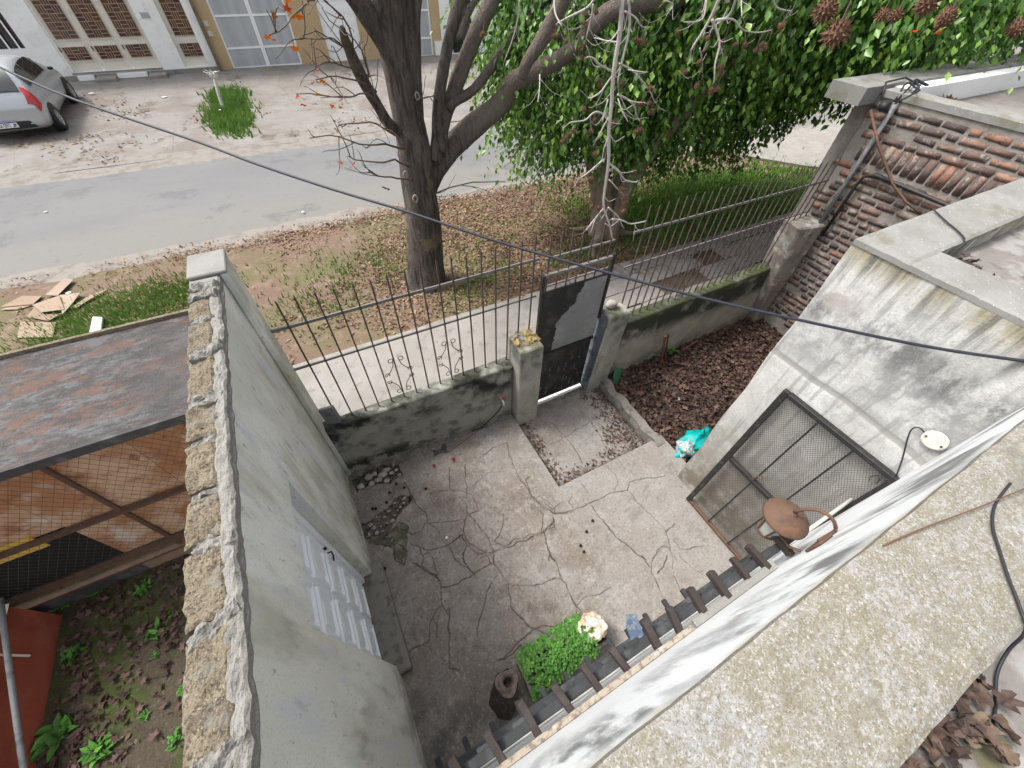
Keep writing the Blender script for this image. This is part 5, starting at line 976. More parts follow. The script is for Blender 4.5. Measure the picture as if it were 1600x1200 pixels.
def patch(cols, rows, s, off, name, m, inset=(0,0,0,0)):
    """panel on the body between sections cols[0]..cols[1] (fractions allowed) and outline points rows, pushed out by off"""
    def ev(u, v_):
        i_ = min(int(u), ns-2); fu = u-i_; j = min(int(v_), npf-2); fv = v_-j
        A = Vector(cpt(i_, j, s)); B = Vector(cpt(i_+1, j, s)); C_ = Vector(cpt(i_, j+1, s)); D_ = Vector(cpt(i_+1, j+1, s))
        return A*(1-fu)*(1-fv)+B*fu*(1-fv)+C_*(1-fu)*fv+D_*fu*fv
    mb = MB(); n1, n2 = 8, 6
    cen = Vector((0, 0, 0.6))
    for a in range(n1+1):
        for b in range(n2+1):
            u = cols[0]+(cols[1]-cols[0])*a/n1; v_ = rows[0]+(rows[1]-rows[0])*b/n2
            p = ev(u, v_); du = ev(min(u+.1, ns-1.01), v_)-ev(max(u-.1, 0), v_); dv = ev(u, min(v_+.1, npf-1.01))-ev(u, max(v_-.1, 0))
            nn = du.cross(dv); nn = nn.normalized() if nn.length > 1e-9 else Vector((s,0,0))
            if nn.dot(p-Vector((0, p.y+ (0.6 if p.y < .6 else 0), 0.6))) < 0: nn = -nn
            mb.v.append(tuple(p+nn*off))
    for a in range(n1):
        for b in range(n2): q = a*(n2+1)+b; mb.f.append((q, q+n2+1, q+n2+2, q+1))
    return mb
OFF = 0.006
for s in (1, -1):
    cpart(patch((4.55, 6.35), (4.15, 4.88), s, OFF, '', ''), 'side_window', 'car_glass', True)
    cpart(patch((6.45, 8.6), (4.12, 4.90), s, OFF, '', ''), 'side_window', 'car_glass', True)
    mb = patch((0.85, 3.2), (3.2, 5.3), s, 0.008, '', ''); cpart(mb, 'tail_lamp', 'tail_red', True)
    mbm = MB().box(s*.87-.05*(s < 0)-.0, s*.87+.13*s if s > 0 else s*.87+.05, 2.42, 2.50, .93, 1.04); 
    x_ = s*0.95; cpart(MB().add([(x_-.09,2.40,.93),(x_+.09,2.42,.94),(x_+.09,2.48,.95),(x_-.09,2.52,.94),(x_-.08,2.41,1.05),(x_+.08,2.43,1.04),(x_+.07,2.48,1.04),(x_-.08,2.51,1.05)], [(3,2,1,0),(4,5,6,7),(0,1,5,4),(1,2,6,5),(2,3,7,6),(3,0,4,7)]), 'mirror', 'car_trim', True, 1)
    for wy in (0.66, 3.18):
        wh = bpy.data.objects.new('wheel', None); col.objects.link(wh); wh.parent = car; wh.location = (s*0.80, wy, 0.30); WL[wh] = Vector((0,0,0))
        mb = MB(); pr_ = [(0.18,-.09),(0.27,-.10),(0.298,-.07),(0.30,0),(0.298,.07),(0.27,.10),(0.18,.095)]
        for r_, x_ in pr_:
            for k in range(28): mb.v.append((x_*1.05, r_*math.cos(k*math.pi/14), r_*math.sin(k*math.pi/14)))
        mb.f = [(i_*28+k, i_*28+(k+1) % 28, (i_+1)*28+(k+1) % 28, (i_+1)*28+k) for i_ in range(6) for k in range(28)]
        cpart(mb, 'tyre', 'black_rubber', True, 0, wh)
        mb = MB(); x_ = s*.075
        for k in range(9):
            a0 = k*2*math.pi/9; mb.bar((x_, .03*math.cos(a0), .03*math.sin(a0)), (x_, .185*math.cos(a0), .185*math.sin(a0)), .03, .02, up=(1,0,0))
        cpart(mb, 'spokes', 'alloy', False, 0, wh)
        mb = MB()
        for r_, xx in ((.20, s*.098), (.17, s*.085), (.17, s*.05), (.02, s*.045)):
            for k in range(24): mb.v.append((xx, r_*math.cos(k*math.pi/12), r_*math.sin(k*math.pi/12)))
        mb.f = [(i_*24+k, i_*24+(k+1) % 24, (i_+1)*24+(k+1) % 24, (i_+1)*24+k) for i_ in range(3) for k in range(24)]
        cpart(mb, 'rim', 'alloy', True, 0, wh)
        # wheel well shade painted as a dark ring and disc on the body
        mb = MB()
        for rr_, xx in ((.335, s*.872), (.335, s*.80), (.30, s*.80)):
            for k in range(17):
                a0 = math.pi*k/16; mb.v.append((xx, wy+rr_*math.cos(a0), .30+rr_*math.sin(a0)))
        mb.f = [(i_*17+k, i_*17+k+1, (i_+1)*17+k+1, (i_+1)*17+k) for i_ in range(2) for k in range(16)]
        cpart(mb, 'arch_shade_ring', 'car_trim', True)
        mb = MB(); mb.v = [(s*.868, wy, .30)] + [(s*.868, wy+.335*math.cos(math.pi*k/16), .30+.335*math.sin(math.pi*k/16)) for k in range(17)] + [(s*.868, wy-.33, .2), (s*.868, wy+.33, .2)]
        mb.f = [(0, k, k+1) for k in range(1, 17)] + [(0, 17, 18), (0, 18, 19), (0, 19, 1)]
        cpart(mb, 'arch_shade_disc', 'car_trim')
# rear glass, bumper insert, plate, hatch line
def rear(zf, x0, x1, z0, z1, off):   # helper: y of the rear surface at height z on the centre line
    pass
mb = MB(); NW = 10
zr = [(0.19, 1.02, .60), (0.30, 1.13, .585), (0.45, 1.275, .55), (0.60, 1.372, .50)]
for y, z_, hw in zr:
    for k in range(NW+1):
        u = -1+2*k/NW; mb.v.append((u*hw*1.08, y-.030+.02*u*u, z_+.018-.012*u*u))
mb.f = [(i_*(NW+1)+k, i_*(NW+1)+k+1, (i_+1)*(NW+1)+k+1, (i_+1)*(NW+1)+k) for i_ in range(3) for k in range(NW)]
cpart(mb, 'rear_window', 'car_glass', True)
mb = MB()
for y, z_ in ((-.012, .30), (-.022, .36), (-.020, .44), (-.006, .455)):
    for k in range(NW+1): u = -1+2*k/NW; mb.v.append((u*.55, y+.05*u*u*u*u, z_))
mb.f = [(i_*(NW+1)+k, i_*(NW+1)+k+1, (i_+1)*(NW+1)+k+1, (i_+1)*(NW+1)+k) for i_ in range(3) for k in range(NW)]
cpart(mb, 'bumper_insert', 'car_trim', True)
npl = cpart(MB().box(-.20, .20, -.040, -.024, .345, .475), 'number_plate', 'plate_white')
cpart(MB().box(-.20, .20, -.0415, -.040, .448, .474), 'plate_band', 'plate_blue', parent=npl)
GL = {'A': [(0,0,.5,1),(.5,1,1,0),(.2,.4,.8,.4)], '0': [(0,0,0,1),(0,1,1,1),(1,1,1,0),(1,0,0,0)], '9': [(1,0,1,1),(1,1,0,1),(0,1,0,.5),(0,.5,1,.5)], '7': [(0,1,1,1),(1,1,.4,0)], 'J': [(1,1,1,0),(1,0,.1,0),(.1,0,.1,.3)], 'M': [(0,0,0,1),(0,1,.5,.4),(.5,.4,1,1),(1,1,1,0)]}
mb = MB(); x_ = -.175
for ch in 'AA 097 JM':
    if ch == ' ': x_ += .022; continue
    for (a, b, c_, d_) in GL[ch]: mb.bar((x_+a*.030, -.0422, .360+b*.072), (x_+c_*.030, -.0422, .360+d_*.072), .010, .0016, up=(0,1,0))
    x_ += .0455
cpart(mb, 'plate_letters', 'ink', parent=npl)
cpart(MB().box(-.75, .75, .055, .06, .755, .763), 'hatch_gap', 'car_trim'); cpart(MB().box(.28, .36, .070, .076, .80, .825), 'badge', 'alloy')
for s in (1, -1): cpart(MB().box(s*.52-.07, s*.52+.07, -.006, .03, .38, .395), 'bumper_trim', 'alloy')

# ------------------------------------------------------------------ sweetgum tree by the pavement
sg = thing('sweetgum_tree', (1.43, 5.63, 0.0), 'large bare sweetgum tree with forked grey trunk on the verge', 'tree')
def limb(pts, name, m, parent=sg, n=12, sub=4, wob=0.0):
    """smooth tube through (x,y,z,r) points"""
    P_ = [Vector(p[:3]) for p in pts]; Rr = [p[3] for p in pts]; out = []; rad = []
    k = len(P_)
    for i_ in range(k-1):
        p0 = P_[max(i_-1, 0)]; p1 = P_[i_]; p2 = P_[i_+1]; p3 = P_[min(i_+2, k-1)]
        for s in range(sub):
            t_ = s/sub
            q = 0.5*((2*p1)+(p2-p0)*t_+(2*p0-5*p1+4*p2-p3)*t_*t_+(3*p1-p0-3*p2+p3)*t_*t_*t_)
            if wob: q = q + Vector((mnoise.noise(q*3.1), mnoise.noise(q*3.1+Vector((7,1,2))), mnoise.noise(q*3.1+Vector((2,8,3)))))*wob
            out.append(q); rad.append(Rr[i_]*(1-t_)+Rr[i_+1]*t_)
    out.append(P_[-1]); rad.append(Rr[-1])
    mb = MB().tube(out, rad, n)
    if n >= 10:   # uneven bark outline
        for q, v in enumerate(mb.v):
            i_ = min(q//n, len(out)-1); c_ = out[i_]; d_ = Vector(v)-c_
            f_ = 1+0.10*mnoise.noise(Vector((v[0]*5, v[1]*5, v[2]*1.6)))+0.05*mnoise.noise(Vector((v[0]*14, v[1]*14, v[2]*3)))
            mb.v[q] = tuple(c_+d_*f_)
    return mb.build(name, m, parent, True)
limb([(1.43,5.63,-0.25,0.46),(1.43,5.63,0.0,0.37),(1.44,5.63,0.15,0.315),(1.47,5.63,0.5,0.285)] + [(1.5285, 5.6300, 1.1726, 0.2515), (1.5341, 5.6300, 1.6364, 0.2364), (1.5435, 5.6300, 2.1237, 0.2120), (1.5234, 5.6300, 2.4851, 0.1763), (1.5096, 5.6300, 2.8690, 0.1655), (1.4933, 5.6300, 3.1549, 0.1788), (1.4922, 5.6300, 3.4137, 0.1911), (1.5280, 5.6300, 3.7821, 0.1913), (1.5767, 5.6300, 4.2527, 0.1511)], 'trunk', 'bark', n=40)
limb([(1.4163, 5.8000, 0.6952, 0.0519), (1.4992, 5.7720, 1.0644, 0.1191), (1.5938, 5.7440, 1.4007, 0.1620), (1.7688, 5.7160, 1.7239, 0.1745), (1.9578, 5.6880, 1.9329, 0.1619), (2.1844, 5.6600, 2.1128, 0.1507)] + [(2.4660, 5.6200, 2.2992, 0.1486), (2.6890, 5.5364, 2.4523, 0.1374), (2.8173, 5.4527, 2.6147, 0.1256), (2.8815, 5.3691, 2.7740, 0.1138), (3.0440, 5.2855, 2.8496, 0.1045), (3.2200, 5.2018, 2.9290, 0.0955), (3.4336, 5.1182, 3.0354, 0.0943), (3.5921, 5.0345, 3.1474, 0.0926), (3.6836, 4.9509, 3.3139, 0.0898), (3.8625, 4.8673, 3.4479, 0.0952), (4.1889, 4.7836, 3.5233, 0.0952), (4.6785, 4.7000, 3.5655, 0.0895)] + [(5.2,4.6,3.9,.11),(4.8,3.6,4.5,.09),(3.2,2.8,4.9,.07)], 'limb', 'bark', n=18)
limb([(1.6001, 5.6000, 2.3101, 0.1320), (1.5188, 5.5800, 2.8775, 0.1270), (1.3807, 5.5600, 3.2220, 0.1180), (1.2292, 5.5400, 3.4519, 0.1114), (1.0632, 5.5200, 3.6576, 0.0928), (0.8235, 5.5000, 3.8975, 0.0746)], 'limb', 'bark', n=18)
limb([(1.5615, 5.6000, 1.9755, 0.1038), (1.6281, 5.6200, 2.6761, 0.1173), (1.6890, 5.6400, 3.1997, 0.1225), (1.7506, 5.6600, 3.5046, 0.1238), (1.9101, 5.6800, 3.7833, 0.1127), (2.2048, 5.7000, 4.1285, 0.0955)], 'limb', 'bark', n=18)
limb([(1.7961, 5.5500, 1.9588, 0.0875), (1.8657, 5.5750, 2.2132, 0.0764), (1.9146, 5.6000, 2.4542, 0.0741), (2.0184, 5.6250, 2.8048, 0.0708), (2.1461, 5.6500, 3.1241, 0.0680), (2.2781, 5.6750, 3.3922, 0.0658), (2.4101, 5.7000, 3.6434, 0.0638)], 'limb', 'bark', n=12)
limb([(1.8651, 5.5500, 2.0680, 0.0865), (1.9902, 5.5917, 2.3780, 0.0836), (2.1066, 5.6333, 2.5668, 0.0905), (2.3470, 5.6750, 2.9316, 0.0952), (2.5527, 5.7167, 3.2145, 0.0927), (2.7739, 5.7583, 3.4824, 0.0980), (2.9364, 5.8000, 3.7376, 0.0881)], 'limb', 'bark', n=12)
limb([(2.0413, 5.5000, 2.5348, 0.0486), (2.1608, 5.5667, 2.5904, 0.0571), (2.4444, 5.6333, 2.6747, 0.0579), (2.8009, 5.7000, 2.9337, 0.0655), (3.0616, 5.7667, 3.1304, 0.0652), (3.3644, 5.8333, 3.3530, 0.0647), (3.7583, 5.9000, 3.5720, 0.0647)], 'limb', 'bark', n=10)
limb([(2.8214, 5.0500, 2.8882, 0.0612), (2.8594, 4.9800, 3.0460, 0.0667), (2.9735, 4.9100, 3.2184, 0.0790), (3.0750, 4.8400, 3.4069, 0.0832), (3.1427, 4.7700, 3.5833, 0.0802), (3.1714, 4.7000, 3.7476, 0.0707)], 'limb', 'bark', n=12)
limb([(2.2562, 5.5500, 3.1896, 0.0372), (2.3410, 5.5333, 3.3522, 0.0363), (2.4356, 5.5167, 3.4818, 0.0357), (2.5497, 5.5000, 3.6068, 0.0351)], 'limb', 'bark', n=8)
limb([(1.3695, 5.6000, 2.3359, 0.0728), (1.2368, 5.5143, 2.4753, 0.0621), (1.1423, 5.4286, 2.6652, 0.0592), (1.0351, 5.3429, 2.8976, 0.0627), (0.9628, 5.2571, 3.0789, 0.0595), (0.9196, 5.1714, 3.2191, 0.0507), (0.8837, 5.0857, 3.3259, 0.0366), (0.8718, 5.0000, 3.3860, 0.0237)], 'limb', 'bark', n=12)
for (px_, rr_) in (([(1.3130, 5.3600, 1.9111)], .040), ([(1.3849, 5.3500, 1.5884)], .048), ([(1.6182, 5.4000, 2.7236)], .036)):
    c_ = Vector(px_[0]); mb = MB()
    for k in range(16):
        for q in range(6):
            a = 2*math.pi*k/16; b = 2*math.pi*q/6; r2 = rr_*.30
            mb.v.append((c_.x+(rr_*.62+r2*math.cos(b))*math.cos(a), c_.y+r2*math.sin(b)*1.2, c_.z+(rr_+r2*math.cos(b))*math.sin(a)))
    mb.f = [(k*6+q, k*6+(q+1) % 6, ((k+1) % 16)*6+(q+1) % 6, ((k+1) % 16)*6+q) for k in range(16) for q in range(6)]
    mb.build('knot', 'knot_wood', sg, True)
# dead pale hanging twigs near us
TW = [[(1.8808, 2.3000, 3.7978, 0.0131), (1.8905, 2.2867, 3.6393, 0.0129), (1.8946, 2.2733, 3.4902, 0.0129), (1.9102, 2.2600, 3.3450, 0.0121), (1.9201, 2.2467, 3.1858, 0.0113), (1.9500, 2.2333, 3.0072, 0.0112), (1.9658, 2.2200, 2.8102, 0.0095), (1.9799, 2.2067, 2.6823, 0.0081), (2.0377, 2.1933, 2.5681, 0.0072), (2.1056, 2.1800, 2.4268, 0.0053)],
 [(1.9216, 2.3000, 3.7973, 0.0073), (1.9661, 2.3000, 3.6603, 0.0068), (1.9713, 2.3000, 3.5277, 0.0065), (1.9680, 2.3000, 3.4130, 0.0050)],
 [(1.9864, 2.3000, 3.3506, 0.0069), (2.1064, 2.3300, 3.3022, 0.0064), (2.1977, 2.3600, 3.2540, 0.0059), (2.2605, 2.3900, 3.1946, 0.0053), (2.3379, 2.4200, 3.1492, 0.0039)],
 [(1.9189, 2.3000, 3.2502, 0.0070), (1.8232, 2.2700, 3.2934, 0.0061), (1.7541, 2.2400, 3.3018, 0.0053), (1.6794, 2.2100, 3.2751, 0.0046), (1.5436, 2.1800, 3.2762, 0.0029)],
 [(1.9043, 2.3000, 3.4755, 0.0065), (1.7926, 2.3000, 3.5102, 0.0060), (1.7431, 2.3000, 3.5400, 0.0050), (1.6990, 2.3000, 3.5512, 0.0031)],
 [(2.0155, 2.3000, 2.9504, 0.0078), (2.1583, 2.3400, 2.8754, 0.0073), (2.3003, 2.3800, 2.7672, 0.0068), (2.4719, 2.4200, 2.7174, 0.0044)],
 [(1.9719, 2.3000, 2.9826, 0.0061), (1.8608, 2.2600, 2.9668, 0.0056), (1.7524, 2.2200, 2.9521, 0.0044), (1.6595, 2.1800, 2.9554, 0.0029)],
 [(1.9174, 2.3000, 3.4556, 0.0053), (1.8642, 2.3000, 3.4007, 0.0047), (1.8256, 2.3000, 3.3738, 0.0040), (1.7540, 2.3000, 3.3596, 0.0027)],
 [(1.9542, 2.3000, 3.5101, 0.0058), (2.0839, 2.3300, 3.4688, 0.0054), (2.1954, 2.3600, 3.4058, 0.0049), (2.3367, 2.3900, 3.3253, 0.0041), (2.4244, 2.4200, 3.2607, 0.0031)],
 [(2.0332, 2.3000, 3.4771, 0.0040), (2.0766, 2.1800, 3.4859, 0.0023)],
 [(1.9114, 2.3000, 3.7433, 0.0054), (1.9901, 2.3000, 3.7176, 0.0049), (2.0455, 2.3000, 3.6831, 0.0040), (2.0951, 2.3000, 3.6689, 0.0028)],
 [(1.9020, 2.3000, 3.6114, 0.0050), (1.8692, 2.3400, 3.6074, 0.0041), (1.8406, 2.3800, 3.6119, 0.0032), (1.8258, 2.4200, 3.6160, 0.0022)],
 [(1.9927, 2.3000, 3.3292, 0.0048), (1.9928, 2.2400, 3.2792, 0.0038), (2.0060, 2.1800, 3.2384, 0.0024)],
 [(1.9384, 2.3000, 3.2372, 0.0049), (1.8927, 2.3000, 3.1631, 0.0040), (1.8707, 2.3000, 3.1190, 0.0029)],
 [(2.1045, 2.3000, 2.6187, 0.0064), (2.2932, 2.3600, 2.4727, 0.0055), (2.4516, 2.4200, 2.3221, 0.0039)],
 [(2.0636, 2.3000, 2.6266, 0.0051), (1.9187, 2.2400, 2.5718, 0.0042), (1.8239, 2.1800, 2.5567, 0.0029)],
 [(2.0651, 2.3000, 2.8341, 0.0052), (2.1611, 2.3000, 2.7607, 0.0041), (2.2113, 2.3000, 2.7223, 0.0029)],
 [(2.1749, 2.3000, 2.5072, 0.0080), (2.3527, 2.3400, 2.4347, 0.0074), (2.4941, 2.3800, 2.3685, 0.0062), (2.7004, 2.4200, 2.3343, 0.0054)],
 [(1.9119, 2.3000, 3.3361, 0.0041), (1.8426, 2.2400, 3.2509, 0.0034), (1.8133, 2.1800, 3.3104, 0.0026)],
 [(1.9776, 2.3000, 3.1535, 0.0044), (1.9518, 2.3000, 3.0608, 0.0037), (1.9539, 2.3000, 2.9851, 0.0030)],
 [(2.6300, 2.3000, 3.7893, 0.0098), (2.6397, 2.3300, 3.6991, 0.0095), (2.6330, 2.3600, 3.6122, 0.0077), (2.6181, 2.3900, 3.5300, 0.0058), (2.6692, 2.4200, 3.4711, 0.0033)],
 [(2.6197, 2.3000, 3.6937, 0.0080), (2.6742, 2.2700, 3.6219, 0.0069), (2.6895, 2.2400, 3.5583, 0.0063), (2.6626, 2.2100, 3.4747, 0.0053), (2.6743, 2.1800, 3.3854, 0.0032)],
 [(2.6515, 2.3000, 3.6838, 0.0068), (2.7924, 2.3000, 3.6847, 0.0055), (2.9189, 2.3000, 3.6338, 0.0046), (3.1082, 2.3000, 3.6128, 0.0040), (3.2240, 2.3000, 3.6190, 0.0026)],
 [(2.7682, 2.3000, 3.7878, 0.0073), (2.8187, 2.3600, 3.6918, 0.0070), (2.7898, 2.4200, 3.6673, 0.0064)],
 [(2.5051, 2.3000, 3.7907, 0.0064), (2.4544, 2.2400, 3.7127, 0.0051), (2.2601, 2.1800, 3.6987, 0.0031)],
 [(2.7647, 2.3000, 3.5563, 0.0043), (2.8327, 2.3000, 3.4919, 0.0026)],
 [(2.5858, 2.3000, 3.5544, 0.0045), (2.7249, 2.3600, 3.4459, 0.0037), (2.7930, 2.4200, 3.3987, 0.0027)],
 [(2.8037, 2.3000, 3.7874, 0.0050), (2.7254, 2.1800, 3.7124, 0.0026)],
 [(3.0906, 2.3000, 3.7841, 0.0052), (3.1956, 2.3000, 3.7272, 0.0043), (3.3568, 2.3000, 3.7048, 0.0029)],
 [(1.7228, 2.3000, 3.7996, 0.0062), (1.6995, 2.3400, 3.7437, 0.0058), (1.6046, 2.3800, 3.7028, 0.0047), (1.5560, 2.4200, 3.6798, 0.0030)],
 [(1.4528, 2.3000, 3.8026, 0.0043), (1.4349, 2.2400, 3.7441, 0.0038), (1.4375, 2.1800, 3.7068, 0.0024)],
 [(1.7058, 2.3000, 3.7626, 0.0046), (1.7033, 2.3000, 3.7166, 0.0035), (1.6827, 2.3000, 3.6287, 0.0024)],
 [(1.2497, 2.3000, 3.7913, 0.0032), (1.2631, 2.3400, 3.7161, 0.0030), (1.2523, 2.3800, 3.6193, 0.0029), (1.2380, 2.4200, 3.5395, 0.0021)],
 [(1.4009, 2.3000, 3.4983, 0.0036), (1.3693, 2.2400, 3.4588, 0.0030), (1.3266, 2.1800, 3.4028, 0.0018)],
 [(2.2000, 2.3000, 3.7782, 0.0037), (2.2682, 2.3000, 3.7610, 0.0031), (2.2290, 2.3000, 3.7119, 0.0019)]]
for pts in TW:
    limb(pts, 'twig', 'dead_twig', n=6, sub=4, wob=0.016)
    for q in range(3 if len(pts) < 6 else 9):
        k_ = random.randrange(1, len(pts)); p = Vector(pts[k_-1][:3]).lerp(Vector(pts[k_][:3]), random.random()); d_ = (Vector(pts[k_][:3])-Vector(pts[k_-1][:3])).normalized()
        d_ = (d_*.5+Vector((random.uniform(-1,1), random.uniform(-.5,.5), random.uniform(-.9,.3)))).normalized(); L_ = random.uniform(.06,.2); r_ = min(pts[k_][3]*.5, .004)
        limb([(*p, r_), (*(p+d_*L_*.5+Vector((0,0,random.uniform(-.03,.01)))), r_*.8), (*(p+d_*L_+Vector((random.uniform(-.02,.02),0,random.uniform(0,.05)))), r_*.4)], 'twig', 'dead_twig', n=4, sub=3, wob=.01)
limb([(1.86,2.3,3.76,.016),(1.84,2.4,4.2,.02),(2.4,2.7,4.8,.03),(3.2,2.8,4.9,.05)], 'twig', 'dead_twig', n=6)
limb([(2.70,2.3,3.76,.014),(2.8,2.5,4.3,.02),(3.2,2.8,4.9,.04)], 'twig', 'dead_twig', n=6)
TH = [[(1.0156, 5.4500, 3.0774, 0.0109), (0.8387, 5.1333, 3.2577, 0.0081), (0.6623, 4.8167, 3.3493, 0.0057), (0.4332, 4.5000, 3.3992, 0.0037)],
 [(1.1067, 5.4500, 2.9357, 0.0113), (0.8271, 5.1333, 3.0913, 0.0083), (0.5862, 4.8167, 3.1728, 0.0059), (0.4698, 4.5000, 3.1914, 0.0038)],
 [(1.1636, 5.4500, 2.8058, 0.0116), (0.9128, 5.1333, 2.9732, 0.0086), (0.6413, 4.8167, 3.0664, 0.0060), (0.4627, 4.5000, 3.1231, 0.0039)],
 [(1.2062, 5.4500, 2.5917, 0.0121), (1.0039, 5.1333, 2.8476, 0.0089), (0.7041, 4.8167, 2.9056, 0.0063), (0.2672, 4.5000, 3.0387, 0.0039)],
 [(1.3690, 5.4500, 2.1791, 0.0163), (1.1057, 5.2125, 2.3379, 0.0121), (0.8563, 4.9750, 2.4284, 0.0092), (0.5562, 4.7375, 2.5993, 0.0065), (0.2638, 4.5000, 2.7008, 0.0042)],
 [(1.3820, 5.4500, 1.9645, 0.0169), (1.1702, 5.1333, 2.1807, 0.0108), (0.8707, 4.8167, 2.2940, 0.0086), (0.5569, 4.5000, 2.5073, 0.0051)],
 [(1.4070, 5.4500, 1.7977, 0.0173), (1.1537, 5.1333, 1.9770, 0.0112), (0.8829, 4.8167, 2.1551, 0.0088), (0.7118, 4.5000, 2.3337, 0.0054)],
 [(1.3421, 5.4500, 2.3057, 0.0159), (1.0222, 5.1333, 2.5710, 0.0093), (0.7625, 4.8167, 2.6975, 0.0066), (0.5400, 4.5000, 2.7685, 0.0042)],
 [(0.9880, 5.4500, 3.1280, 0.0108), (0.9512, 5.1333, 3.3831, 0.0086), (0.7578, 4.8167, 3.5885, 0.0060), (0.6255, 4.5000, 3.6828, 0.0045)],
 [(0.7117, 5.4500, 3.5364, 0.0097), (0.5148, 5.1333, 3.4628, 0.0075), (0.3653, 4.8167, 3.4371, 0.0060), (0.2020, 4.5000, 3.4199, 0.0041)],
 [(0.8296, 5.4500, 3.5619, 0.0073), (0.5876, 4.5000, 3.6172, 0.0080)],
 [(0.9768, 5.4500, 3.1607, 0.0080), (0.6286, 4.9750, 3.3709, 0.0058), (0.4527, 4.5000, 3.4106, 0.0036)],
 [(1.0888, 5.4500, 2.8659, 0.0086), (1.0358, 5.1333, 3.2041, 0.0064), (0.7893, 4.8167, 3.4243, 0.0045), (0.6624, 4.5000, 3.5707, 0.0031)],
 [(1.5938, 5.4500, 1.5245, 0.0182), (1.8300, 5.5000, 1.5749, 0.0092), (2.3229, 5.5500, 1.5860, 0.0085), (2.9178, 5.6000, 1.4707, 0.0060)],
 [(1.6388, 5.4500, 2.6917, 0.0076), (1.9197, 5.6000, 2.6770, 0.0056)]]
for pts in TH:
    limb(pts, 'twig', 'thin_twig', n=5, sub=3, wob=0.03)
    for q in range(5):
        k_ = random.randrange(1, len(pts)); p = Vector(pts[k_-1][:3]).lerp(Vector(pts[k_][:3]), random.random()); d_ = (Vector(pts[k_][:3])-Vector(pts[k_-1][:3])).normalized()
        d_ = (d_+Vector((random.uniform(-.9,.9), random.uniform(-.6,.3), random.uniform(-.7,.9)))).normalized(); L_ = random.uniform(.15,.5)
        limb([(*p, .006), (*(p+d_*L_*.5+Vector((0,0,random.uniform(-.05,.05)))), .0045), (*(p+d_*L_+Vector((0,0,random.uniform(-.08,.12)))), .0025)], 'twig', 'thin_twig', n=4, sub=3, wob=.03)
